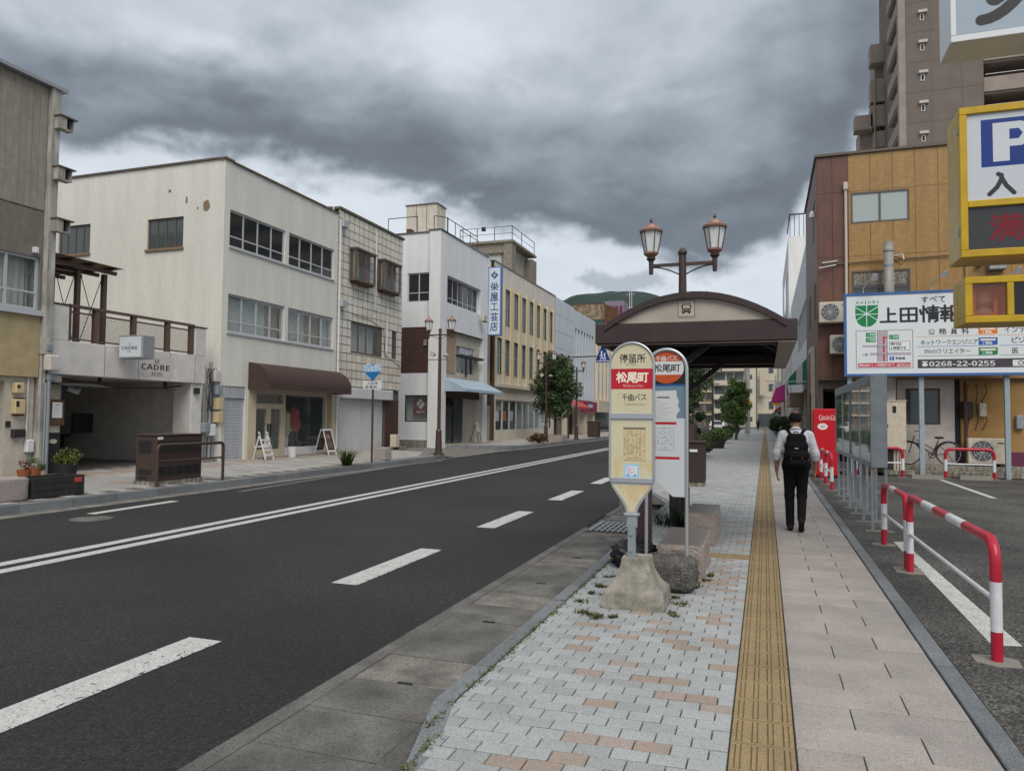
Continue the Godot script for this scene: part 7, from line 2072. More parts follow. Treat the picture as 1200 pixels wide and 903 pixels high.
func bus_signs() -> void:
	var z := -6.33
	var t := thing("bus_stop_sign", "cream bus stop sign with a red band on a concrete foot", "bus stop sign", Vector3(-1.07, 0, z))
	var cx := -1.09
	var at := func(x, y, d): return Vector3(x, y, d)
	put(t, "frame", nb().prism(lollipop(cx, 2.065, 0.197, 1.09, 0.78, 0.047), at, z, z - 0.035), M.alu)
	var cream := Color(0.80, 0.765, 0.65)
	var p := Print.new(304, 1130, cream)
	# weathering of the sheet: uneven yellowing
	var nz := FastNoiseLite.new()
	nz.seed = 3; nz.frequency = 0.006; nz.fractal_octaves = 3
	for y in range(640, 1130):
		for x in 304:
			var k := clampf(nz.get_noise_2d(x, y) * 1.2, 0.0, 0.38) * smoothstep(640.0, 860.0, y)
			p.im.set_pixel(x, y, cream.lerp(Color(0.78, 0.66, 0.40), k))
	var dk := Color(0.19, 0.18, 0.17)
	p.glyphs("停留所", 66, 72, 56, 6.5, dk, 1.13)
	p.latin("Bus Stop", 112, 152, 17, Color(0.35, 0.33, 0.3), false)
	p.rect(0, 170, 304, 308, Color(0.72, 0.07, 0.14))
	p.glyphs("松尾町", 44, 194, 68, 11, Color(0.93, 0.90, 0.82), 1.14)
	p.latin("Matsuocho", 92, 294, 19, Color(0.93, 0.90, 0.82), false, false, 1.2)
	p.glyphs("千曲バス", 80, 342, 42, 5, dk, 1.08)
	p.latin("Chikuma Bus", 98, 420, 19, Color(0.35, 0.33, 0.3), false, false, 1.05)
	p.line(Vector2(52, 340), Vector2(84, 338), 2, Color(0.6, 0.57, 0.47)); p.line(Vector2(56, 342), Vector2(58, 396), 2, Color(0.6, 0.57, 0.47))
	p.line(Vector2(110, 440), Vector2(230, 468), 2, Color(0.72, 0.68, 0.56))
	p.rect(0, 482, 304, 520, Color(0.74, 0.76, 0.78)); p.rect(0, 496, 304, 500, Color(0.60, 0.62, 0.65))
	# timetable
	p.rect(92, 566, 252, 790, Color(0.80, 0.74, 0.58)); p.rect(92, 566, 252, 580, Color(0.45, 0.42, 0.35))
	var tr := RandomNumberGenerator.new()
	tr.seed = 5
	for i in 6: p.line(Vector2(96 + i * 30, 584), Vector2(96 + i * 30, 770), 1.5, Color(0.45, 0.42, 0.35))
	for j in 21:
		for i in 10:
			if tr.randf() < 0.55: p.rect(100 + i * 15, 590 + j * 8.6, 106 + i * 15 + tr.randi() % 5, 594 + j * 8.6, Color(0.42, 0.39, 0.33))
	p.rect(92, 786, 252, 790, Color(0.45, 0.42, 0.35)); p.rect(110, 772, 230, 776, Color(0.5, 0.47, 0.38))
	# notice
	p.rect(96, 812, 206, 904, Color(0.62, 0.78, 0.88)); p.rect(112, 826, 192, 886, Color(0.84, 0.87, 0.90))
	for j in 5: p.rect(118, 832 + j * 10, 140 + (j * 29) % 48, 836 + j * 10, Color(0.75, 0.55, 0.6))
	p.disc(Vector2(126, 888), 7, 8, Color(0.35, 0.5, 0.7)); p.disc(Vector2(176, 888), 7, 8, Color(0.35, 0.5, 0.7))
	p.rect(0, 912, 304, 950, Color(0.74, 0.76, 0.78)); p.rect(0, 934, 304, 938, Color(0.60, 0.62, 0.65))
	p.box(96, 962, 212, 1060, 2, Color(0.76, 0.71, 0.56))
	var face := lollipop(cx, 2.065, 0.197, 1.09, 0.80, 0.047, 0.014)
	put(t, "face", outline_face(nb(), face, z + 0.004, Vector2(cx - 0.183, 0.80), Vector2(cx + 0.183, 2.248)), printed(p, 0.55))
	for q in [[1.645, 1.595], [1.09, 1.045]]: put(t, "cross_bar", nb().cbox(cx - 0.185, q[0], z + 0.008, cx + 0.185, q[1], z + 0.018, 0.004), M.alu)
	put(t, "rim", nb().tube(rim_points(cx, 2.065, 0.19, 1.09, z + 0.006), 0.011, 8, -1.0, true), M.alu)
	put(t, "neck", nb().cbox(cx - 0.047, 0.66, z + 0.01, cx + 0.047, 0.80, z - 0.045, 0.008), M.galv)
	put(t, "clamp", nb().cbox(cx - 0.066, 0.765, z + 0.022, cx + 0.066, 0.785, z - 0.055, 0.004), M.alu)
	put(t, "post", nb().cbox(cx - 0.032, 0.30, z + 0.012, cx + 0.032, 0.70, z - 0.05, 0.004), M.grey_paint)
	for y in [0.47, 0.61]: put(t, "bolt", nb().tube([Vector3(cx, y, z + 0.012), Vector3(cx, y, z + 0.026)], 0.012, 6), M.galv)
	# flared concrete foot
	var rings := [[0.262, 0.0], [0.262, 0.03], [0.25, 0.125], [0.243, 0.14], [0.185, 0.20], [0.142, 0.28], [0.122, 0.36], [0.116, 0.405], [0.108, 0.415]]
	var c := Vector3(-1.055, 0, -6.42)
	var b := nb()
	for i in rings.size() - 1:
		for k in 4:
			var e := [[-1, 1], [1, 1], [1, -1], [-1, -1]]
			var a0: Array = e[k]; var a1: Array = e[(k + 1) % 4]
			var r0: float = rings[i][0]; var r1: float = rings[i + 1][0]
			b.quad(c + Vector3(a0[0] * r0, rings[i][1], a0[1] * r0 * 0.9), c + Vector3(a0[0] * r1, rings[i + 1][1], a0[1] * r1 * 0.9), c + Vector3(a1[0] * r1, rings[i + 1][1], a1[1] * r1 * 0.9), c + Vector3(a1[0] * r0, rings[i][1], a1[1] * r0 * 0.9))
	b.quad(c + Vector3(-0.108, 0.415, 0.097), c + Vector3(-0.108, 0.415, -0.097), c + Vector3(0.108, 0.415, -0.097), c + Vector3(0.108, 0.415, 0.097))
	put(t, "foot", b, M.foot_concrete, "stained flared concrete foot")

	# the other bus company's stop behind it
	z = -7.12
	cx = -0.893
	var s := thing("bus_stop_sign", "white bus stop sign with an orange disc standing in a boulder", "bus stop sign", Vector3(cx, 0, z))
	put(s, "frame", nb().tube(rim_points(cx, 2.075, 0.19, 0.24, z), 0.017, 10), M.alu)
	p = Print.new(256, 1080, Color(0.055, 0.05, 0.05))
	var or_ := Color(0.72, 0.30, 0.11)
	var wh := Color(0.80, 0.81, 0.81)
	p.disc(Vector2(128, 122), 120, 120, or_)
	for y in range(76, 176):
		var hw := sqrt(120.0 * 120.0 - (y - 122.0) * (y - 122.0))
		p.rect(128 - hw, y, 128 + hw, y + 1, wh)
	p.glyphs("千曲バス", 52, 36, 34, 4.5, wh, 1.13)
	p.glyphs("松尾町", 38, 98, 56, 7, Color(0.16, 0.15, 0.15), 1.12)
	p.rect(0, 246, 256, 270, Color(0.12, 0.30, 0.52)); p.rect(0, 246, 120, 252, Color(0.08, 0.2, 0.4))
	p.rect(0, 262, 256, 520, Color(0.40, 0.50, 0.56)); p.rect(0, 500, 256, 1080, Color(0.76, 0.78, 0.79))
	# notices, one of them torn
	p.poly(PackedVector2Array([Vector2(10, 300), Vector2(196, 292), Vector2(200, 340), Vector2(214, 372), Vector2(206, 408), Vector2(222, 440), Vector2(200, 470), Vector2(192, 524), Vector2(10, 530)]), Color(0.78, 0.79, 0.79))
	p.rect(60, 340, 150, 352, Color(0.4, 0.4, 0.42))
	for j in 9: p.rect(30, 372 + j * 17, 90 + (j * 53) % 90, 375 + j * 17, Color(0.52, 0.52, 0.55))
	p.rect(10, 528, 196, 548, Color(0.66, 0.07, 0.12))
	p.box(24, 572, 180, 740, 2, Color(0.4, 0.4, 0.42))
	for j in 14:
		for i in 9:
			if tr.randf() < 0.6: p.rect(30 + i * 16, 582 + j * 11, 38 + i * 16 + tr.randi() % 5, 586 + j * 11, Color(0.45, 0.45, 0.47))
	p.rect(30, 786, 218, 806, Color(0.68, 0.08, 0.13)); p.poly(PackedVector2Array([Vector2(30, 800), Vector2(52, 796), Vector2(46, 846), Vector2(34, 830)]), Color(0.74, 0.36, 0.38))
	var panel := PackedVector2Array([Vector2(cx - 0.174, 1.30), Vector2(cx - 0.174, 2.075)])
	for i in 17: panel.append(Vector2(cx - 0.174 * cos(PI * i / 16), 2.075 + 0.174 * sin(PI * i / 16)))
	panel.append_array(PackedVector2Array([Vector2(cx + 0.174, 0.86), Vector2(cx + 0.06, 0.86), Vector2(cx - 0.174, 1.07)]))
	var clean := PackedVector2Array()
	for q in panel:
		if clean.is_empty() or clean[clean.size() - 1].distance_to(q) > 0.002: clean.append(q)
	put(s, "panel", nb().prism(clean, at, z - 0.004, z - 0.016), M.alu)
	put(s, "face", outline_face(nb(), clean, z - 0.0025, Vector2(cx - 0.174, 0.86), Vector2(cx + 0.174, 2.249)), printed(p, 0.55))
	# boulder that holds the two legs
	var bo := boulder(Vector3(-0.86, 0.0, -7.08), Vector3(0.255, 0.155, 0.20), 4, 0.16)
	put(s, "boulder", bo, M.rough_stone, "rough grey boulder holding the legs")

func rim_points(cx: float, cy: float, r: float, yb: float, z: float) -> Array:
	var p := [Vector3(cx - r, yb, z), Vector3(cx - r, (yb + cy) * 0.5, z)]
	for i in 19: p.append(Vector3(cx - r * cos(PI * i / 18), cy + r * sin(PI * i / 18), z))
	p.append(Vector3(cx + r, (yb + cy) * 0.5, z)); p.append(Vector3(cx + r, yb, z))
	return p

func boulder(at: Vector3, half: Vector3, s: int, rough := 0.12, e := 0.45) -> ArrayMesh:     # a rounded block with an uneven skin, standing on at.y
	var n := FastNoiseLite.new()
	n.seed = s; n.frequency = 2.6; n.fractal_octaves = 4
	var b := nb()
	b.st.set_smooth_group(1)
	var pt := func(u: float, v: float) -> Vector3:
		var d := Vector3(cos(u) * cos(v), sin(v), sin(u) * cos(v))
		var q := Vector3(signf(d.x) * pow(absf(d.x), e), signf(d.y) * pow(absf(d.y), e), signf(d.z) * pow(absf(d.z), e))
		var k := 1.0 + rough * n.get_noise_3dv(d * 1.3 + at) + rough * 0.35 * n.get_noise_3dv(d * 5.0)
		var y := maxf(q.y * half.y * k + half.y, 0.0)
		return at + Vector3(q.x * half.x * k, y, q.z * half.z * k)
	var nu := 36
	var nv := 18
	for j in nv:
		for i in nu:
			var u0 := TAU * i / nu; var u1 := TAU * ((i + 1) % nu) / nu
			var v0 := -PI / 2 + PI * j / nv; var v1 := -PI / 2 + PI * (j + 1) / nv
			b.quad(pt.call(u0, v0), pt.call(u0, v1), pt.call(u1, v1), pt.call(u1, v0))
	return b.mesh()

func granite_block(t: Node, x0: float, x1: float, z0: float, z1: float, h: float, s: int) -> void:   # split sides, polished top
	var n := FastNoiseLite.new()
	n.seed = s; n.frequency = 3.0; n.fractal_octaves = 4
	var mid := Vector3((x0 + x1) * 0.5, h * 0.5, (z0 + z1) * 0.5)
	var c := [Vector2(x0, z0), Vector2(x1, z0), Vector2(x1, z1), Vector2(x0, z1)]
	var b := nb()
	for k in 4:
		var a: Vector2 = c[k]; var d: Vector2 = c[(k + 1) % 4]
		var out := Vector2(d.y - a.y, -(d.x - a.x)).normalized()
		if out.dot(Vector2((a.x + d.x) * 0.5 - mid.x, (a.y + d.y) * 0.5 - mid.z)) < 0.0: out = -out
		var nu := maxi(6, int(a.distance_to(d) / 0.06))
		var nv := 8
		var pt := func(i: int, j: int) -> Vector3:
			var q := a.lerp(d, float(i) / nu)
			var y := h * j / nv
			var o2 := 0.0
			if i > 0 and i < nu and j < nv: o2 = 0.03 * n.get_noise_3d(q.x * 1.6, y * 1.6, q.y * 1.6) + 0.008
			return Vector3(q.x + out.x * o2, y, q.y + out.y * o2)
		for i in nu:
			for j in nv: b.oquad(pt.call(i, j), pt.call(i + 1, j), pt.call(i + 1, j + 1), pt.call(i, j + 1), mid)
	put(t, "sides", b, M.red_granite)
	b = nb()
	b.oquad(Vector3(x0, h, z0), Vector3(x1, h, z0), Vector3(x1, h, z1), Vector3(x0, h, z1), mid)
	put(t, "top", b, M.polished_granite)

func benches() -> void:
	var t := thing("stone_bench", "red granite block bench nearest the bus stop signs", "bench", Vector3(-0.85, 0, -8.1), "granite block benches at the bus stop")
	granite_block(t, -1.01, -0.60, -7.42, -8.62, 0.36, 3)
	t = thing("stone_bench", "red granite block bench farther along under the shelter roof", "bench", Vector3(-0.8, 0, -10.4), "granite block benches at the bus stop")
	granite_block(t, -0.98, -0.61, -9.66, -10.76, 0.40, 9)
	t = thing("rubbish_bag", "black plastic rubbish bag slumped behind the cream bus stop sign", "bag", Vector3(-1.38, 0, -8.05))
	put(t, "bag", boulder(Vector3(-1.36, 0.0, -8.02), Vector3(0.23, 0.13, 0.22), 12, 0.5, 0.75), M.bin_bag)
	put(t, "knot", boulder(Vector3(-1.36, 0.24, -8.02), Vector3(0.04, 0.05, 0.04), 2, 0.6, 0.8), M.bin_bag)
	t = thing("litter_bin", "brown metal litter bin with a worn sticker past the shelter", "bin", Vector3(-1.58, 0, -18.1))
	put(t, "body", nb().cbox(-1.80, 0.1, -17.9, -1.35, 1.02, -18.35, 0.015), M.shelter_brown)
	put(t, "lid", nb().cbox(-1.82, 1.022, -17.88, -1.33, 1.08, -18.37, 0.012), M.shelter_brown)
	put(t, "plinth", nb().box(-1.78, 0.0, -17.92, -1.37, 0.1, -18.33), M.old_concrete)
	put(t, "sticker", nb().box(-1.70, 0.82, -17.899, -1.52, 0.88, -17.895), M.sign_white)
	t = thing("telephone_cabinet", "taller brown street cabinet behind the litter bin", "cabinet", Vector3(-2.05, 0, -20.9))
	put(t, "body", nb().cbox(-2.3, 0.05, -20.6, -1.80, 1.45, -21.1, 0.015), M.shelter_brown)
	put(t, "door", nb().cbox(-2.24, 0.15, -20.59, -1.86, 1.38, -20.585, 0.002), M.brown_metal)
	put(t, "base", nb().box(-2.34, 0.0, -20.56, -1.76, 0.05, -21.14), M.old_concrete)

# ---------------------------------------------------------------- red and white rails
func bent(a: Vector3, b: Vector3, h: float, r := 0.14) -> Array:      # centre line of an inverted U
	var d := (b - a).normalized()
	var p := [a, a + Vector3(0, h - r, 0)]
	for i in range(1, 7):
		var k := PI / 2 * i / 6
		p.append(a + Vector3(0, h - r + r * sin(k), 0) + d * r * (1.0 - cos(k)))
	p.append(b + Vector3(0, h, 0) - d * r)
	for i in range(1, 7):
		var k := PI / 2 * i / 6
		p.append(b + Vector3(0, h - r + r * cos(k), 0) - d * r * (1.0 - sin(k)))
	p.append(b)
	return p

func cut(p: Array, s0: float, s1: float) -> Array:       # the stretch of a line between two distances from its start
	var out := []
	var s := 0.0
	for i in p.size() - 1:
		var l: float = p[i].distance_to(p[i + 1])
		if s + l > s0 and s < s1:
			var a: Vector3 = p[i].lerp(p[i + 1], clampf((s0 - s) / l, 0.0, 1.0))
			var c: Vector3 = p[i].lerp(p[i + 1], clampf((s1 - s) / l, 0.0, 1.0))
			if out.is_empty(): out.append(a)
			if out[-1].distance_to(c) > 0.0005: out.append(c)
		s += l
	return out

func rail(label: String, a: Vector3, b: Vector3, h: float, r: float, group := "red and white barrier rails") -> void:
	var t := thing("barrier_rail", label, "barrier", (a + b) * 0.5, group)
	var p := bent(a, b, h, minf(0.15, a.distance_to(b) * 0.2))
	var total := 0.0
	for i in p.size() - 1: total += p[i].distance_to(p[i + 1])
	var up := h - 0.06
	var span := total - 2.0 * (up + 0.24)
	var marks := [0.0, 0.20, 0.53, up + 0.24]
	var n := 3 if span < 2.0 else 5
	if span < 1.0: n = 1
	for i in range(1, n): marks.append(up + 0.24 + span * i / n)
	marks.append(total - up - 0.24)
	marks.append_array([total - 0.53, total - 0.20, total])
	for i in marks.size() - 1:
		var red := i % 2 == 0 if i < 3 else ((marks.size() - 2 - i) % 2 == 0 if i > marks.size() - 5 else i % 2 == 1)
		put(t, "red_band" if red else "white_band", nb().tube(cut(p, marks[i], marks[i + 1]), r, 14, -1.0, i == 0 or i == marks.size() - 2), M.red_paint if red else M.white_paint)
	put(t, "mid_rail", nb().tube([a + Vector3(0, 0.40, 0), b + Vector3(0, 0.40, 0)], r * 0.5, 10), M.white_paint)
	for q in [a, b]: put(t, "footing", nb().prism(PackedVector2Array([Vector2(-0.13, -0.10), Vector2(0.02, -0.14), Vector2(0.14, -0.07), Vector2(0.12, 0.10), Vector2(-0.03, 0.13), Vector2(-0.14, 0.06)]), func(x, y, d): return q + Vector3(x, d, y), 0.0, 0.006), M.gravelly_paint)

func rails() -> void:
	rail("long red and white barrier rail nearest the camera beside the pink slabs", Vector3(1.46, 0, -5.76), Vector3(1.45, 0, -8.80), 0.80, 0.036)
	rail("short red and white barrier rail between the long one and the glass notice case", Vector3(1.45, 0, -8.96), Vector3(1.45, 0, -10.60), 0.78, 0.036)
	rail("red and white barrier rail just past the glass notice case", Vector3(1.44, 0, -18.35), Vector3(1.44, 0, -20.05), 0.82, 0.04)
	rail("red and white barrier rail right in front of the red vending machine", Vector3(1.44, 0, -20.2), Vector3(1.44, 0, -21.7), 0.82, 0.04)
	rail("red and white barrier rail in front of the beige meter cabinet", Vector3(2.50, 0, -23.55), Vector3(3.72, 0, -23.55), 0.82, 0.045)
	rail("red and white barrier rail in front of the standing outdoor unit", Vector3(4.83, 0, -23.7), Vector3(6.02, 0, -23.7), 0.82, 0.045)

func notice_case() -> void:
	var t := thing("notice_case", "long grey glazed notice case on many slim legs beside the pavement", "notice board", Vector3(1.55, 0, -14.6))
	var x0 := 1.45; var x1 := 1.67; var z0 := -11.78; var z1 := -17.4; var zm := -14.55
	put(t, "end_panel", nb().cbox(x0, 0.92, z0, x1, 2.27, z0 - 0.06, 0.006), M.grey_paint)
	put(t, "end_panel", nb().cbox(x0, 0.92, z1, x1, 2.27, z1 + 0.06, 0.006), M.grey_paint)
	put(t, "top", nb().cbox(x0 - 0.012, 2.13, z0 - 0.062, x1, 2.27, z1 + 0.062, 0.006), M.grey_paint)
	put(t, "bottom", nb().cbox(x0 - 0.012, 0.92, z0 - 0.062, x1, 1.0, z1 + 0.062, 0.006), M.grey_paint)
	put(t, "mullion", nb().cbox(x0 - 0.008, 1.0, zm + 0.05, x0 + 0.05, 2.13, zm - 0.05, 0.004), M.grey_paint)
	for q in [-13.15, -15.95]: put(t, "glazing_bar", nb().box(x0, 1.0, q + 0.012, x0 + 0.03, 2.13, q - 0.012), M.alu)
	put(t, "back", nb().box(x1 - 0.03, 1.0, z0 - 0.061, x1, 2.13, z1 + 0.061), M.green_grey)
	var tr := RandomNumberGenerator.new()
	tr.seed = 11
	for i in 34:
		var z := z0 - 0.2 - tr.randf() * 5.1
		var y := 1.1 + tr.randf() * 0.75
		var w := 0.18 + tr.randf() * 0.16
		var h := 0.14 + tr.randf() * 0.16
		var lift := 0.002 * (i + 1)
		put(t, "notice", nb().box(x1 - 0.031 - lift, y, z, x1 - 0.0315 - lift + 0.001, minf(y + h, 2.1), z - w), [M.curtain, M.sign_white, M.teal_glass, M.ivory_box, M.cloth_red, M.green_grey, M.frosted][tr.randi() % 7])
	for q in [[z0 - 0.07, -13.13], [-13.17, zm + 0.05], [zm - 0.05, -15.93], [-15.97, z1 + 0.07]]: put(t, "pane", nb().box(x0 + 0.008, 1.0, q[0], x0 + 0.014, 2.13, q[1]), M.green_clear)
	put(t, "planter_prop", nb().cbox(1.53, 1.0, -12.1, 1.61, 1.2, -12.5, 0.01), M.awning_green)
	for z in [-11.83, -12.87, -13.93, -14.83, -15.95, -16.98]:
		for x in [x0 + 0.02, x1 - 0.02]: put(t, "leg", nb().box(x - 0.02, 0.0, z + 0.022, x + 0.02, 0.92, z - 0.022), M.grey_paint)
		for y in [0.14, 0.55]: put(t, "rung", nb().box(x0 + 0.04, y, z + 0.012, x1 - 0.04, y + 0.025, z - 0.012), M.grey_paint)
		put(t, "footing", nb().box(x0 - 0.08, 0.0, z + 0.06, x1 + 0.08, 0.012, z - 0.06), M.gravelly_paint)
	put(t, "orange_tag", nb().cbox(x1 + 0.001, 0.66, -13.3, x1 + 0.02, 0.92, -13.5, 0.006), M.orange)

func billboard() -> void:
	var z := -24.0
	var x0 := 2.26; var x1 := 7.21; var y0 := 2.92; var y1 := 5.41
	var t := thing("billboard", "white school billboard with blue edge and green emblem above the car park", "billboard", Vector3(4.6, 0, z))
	put(t, "backing", nb().cbox(x0 + 0.02, y0 + 0.02, z - 0.01, x1 - 0.02, y1 - 0.02, z - 0.10, 0.01), M.galv)
	put(t, "edge", nb().box(x0, y0, z + 0.012, x1, y0 + 0.075, z - 0.11).box(x0, y1 - 0.075, z + 0.012, x1, y1, z - 0.11).box(x0, y0 + 0.075, z + 0.012, x0 + 0.075, y1 - 0.075, z - 0.11).box(x1 - 0.075, y0 + 0.075, z + 0.012, x1, y1 - 0.075, z - 0.11), M.sign_blue)
	var p := Print.new(1024, 515, Color(0.86, 0.88, 0.89))
	var g := Color(0.0, 0.50, 0.27)
	var k := Color(0.13, 0.14, 0.16)
	var wh := Color(0.88, 0.90, 0.90)
	p.latin("u e j o b i", 56, 60, 26, g, true, true, 1.15)
	p.poly(PackedVector2Array([Vector2(52, 66), Vector2(184, 66), Vector2(184, 128), Vector2(180, 158), Vector2(168, 182), Vector2(146, 202), Vector2(118, 209), Vector2(90, 202), Vector2(68, 182), Vector2(56, 158), Vector2(52, 128)]), g)
	for q in [[118, 62, 118, 212], [48, 124, 188, 124], [50, 74, 186, 168], [186, 74, 50, 168]]: p.line(Vector2(q[0], q[1]), Vector2(q[2], q[3]), 5, wh)
	p.disc(Vector2(118, 122), 9, 9, wh)
	p.glyphs("すべて", 426, 22, 40, 5, k, 1.18)
	p.glyphs("上田情報ビ", 192, 84, 100, 14, k, 1.14)
	# map
	p.box(54, 232, 378, 480, 3, Color(0.35, 0.35, 0.37))
	var rd := Color(0.70, 0.67, 0.70)
	p.rect(178, 236, 234, 436, rd); p.rect(92, 328, 180, 342, rd); p.rect(134, 378, 368, 396, rd)
	p.line(Vector2(178, 236), Vector2(178, 436), 2, k); p.line(Vector2(234, 236), Vector2(234, 436), 2, k)
	var red := Color(0.78, 0.08, 0.15)
	for q in [[276, 318], [336, 372], [392, 430]]: p.line(Vector2(214, q[0]), Vector2(214, q[1]), 9, red)
	p.line(Vector2(214, 282), Vector2(232, 280), 8, red)
	for y in [332, 384]: p.box(184, y, 228, y + 14, 2, Color(0.4, 0.4, 0.42))
	for q in [[112, 246], [112, 280], [244, 264]]:
		p.rect(q[0], q[1], q[0] + 56, q[1] + 28, g)
		p.glyphs("号館", q[0] + 20, q[1] + 6, 15, 2, wh, 1.1)
	p.latin("3", 118, 268, 14, wh); p.latin("1", 118, 302, 14, wh); p.latin("2", 248, 286, 14, wh)
	p.rect(246, 306, 362, 364, Color(0.9, 0.91, 0.91)); p.box(246, 306, 362, 364, 2, k)
	p.glyphs("受付は", 252, 312, 20, 2.6, k, 1.05); p.latin("2", 252, 358, 16, k); p.glyphs("号館です", 266, 340, 18, 2.4, k, 1.05)
	p.rect(246, 404, 272, 428, Color(0.16, 0.36, 0.70)); p.latin("P", 254, 424, 16, wh); p.glyphs("駐車場", 280, 408, 16, 2.2, k, 1.1)
	p.glyphs("上田", 92, 382, 14, 2, k, 1.1)
	p.rect(66, 444, 364, 472, Color(0.74, 0.13, 0.20))
	p.glyphs("現在地から", 72, 450, 16, 2.2, wh, 1.06); p.latin("3", 160, 466, 15, wh); p.glyphs("号館受付まで", 174, 450, 16, 2.2, wh, 1.06); p.latin("400m", 284, 468, 19, wh, true, false, 1.3)
	# courses
	p.glyphs("公務員科", 462, 232, 38, 4, k, 1.6)
	p.glyphs("ネットワークエンジニア", 418, 304, 29, 3.2, k, 0.98); p.latin("Web", 438, 388, 28, k, false); p.glyphs("クリエイター", 508, 360, 30, 3.2, k, 1.02)
	for q in [[280, Color(0.80, 0.55, 0.38)], [344, Color(0.25, 0.38, 0.62)], [404, Color(0.30, 0.50, 0.38)]]:
		p.line(Vector2(404, q[0]), Vector2(820, q[0]), 3, q[1]); p.line(Vector2(840, q[0] + 2), Vector2(1010, q[0] + 2), 3, q[1])
	for q in [[226, Color(0.87, 0.47, 0.16), "1"], [294, Color(0.14, 0.35, 0.67), "2"], [356, Color(0.12, 0.50, 0.30), "2"]]:
		p.rect(732, q[0], 832, q[0] + 46, q[1]); p.rect(742, q[0] + 7, 822, q[0] + 20, Color(0.92, 0.86, 0.80))
		p.latin(q[2], 752, q[0] + 42, 16, wh); p.glyphs("現地", 768, q[0] + 25, 17, 2.6, wh, 1.05)
	p.glyphs("インテ", 866, 230, 36, 4, k, 1.1); p.glyphs("ビジ", 900, 296, 36, 4, k, 1.1); p.glyphs("医", 905, 362, 34, 3.6, k)
	p.rect(402, 426, 1010, 482, Color(0.27, 0.24, 0.27))
	p.disc(Vector2(442, 460), 16, 11, wh); p.rect(426, 438, 458, 444, wh); p.rect(436, 444, 448, 452, wh)
	p.latin("0268-22-0255", 466, 472, 34, wh, true, false, 1.28)
	p.rect(908, 436, 1000, 474, wh); p.disc(Vector2(950, 455), 16, 13, Color(0.27, 0.24, 0.27)); p.disc(Vector2(950, 455), 11, 8, wh)
	var b := nb()
	b.uquad(Vector3(x0 + 0.07, y1 - 0.07, z - 0.004), Vector3(x1 - 0.07, y1 - 0.07, z - 0.004), Vector3(x1 - 0.07, y0 + 0.07, z - 0.004), Vector3(x0 + 0.07, y0 + 0.07, z - 0.004))
	put(t, "face", b, printed(p, 0.45))
	for x in [2.42, 4.33, 6.48]: put(t, "post", nb().box(x - 0.062, -0.02, z - 0.111, x + 0.062, y1 - 0.1, z - 0.23), M.pale_blue_post)
	for x in [2.8, 4.6, 6.4]:
		var fl := put(t, "floodlight", nb().tube([Vector3(x, y1 - 0.02, z - 0.05), Vector3(x, y1 + 0.15, z - 0.02), Vector3(x + 0.12, y1 + 0.33, z + 0.25), Vector3(x + 0.24, y1 + 0.40, z + 0.5)], 0.014, 6), M.white_metal)
		put(fl, "lamp_head", nb().tube([Vector3(x + 0.26, y1 + 0.46, z + 0.52), Vector3(x + 0.24, y1 + 0.30, z + 0.46)], 0.06, 10, 0.085), M.alu)

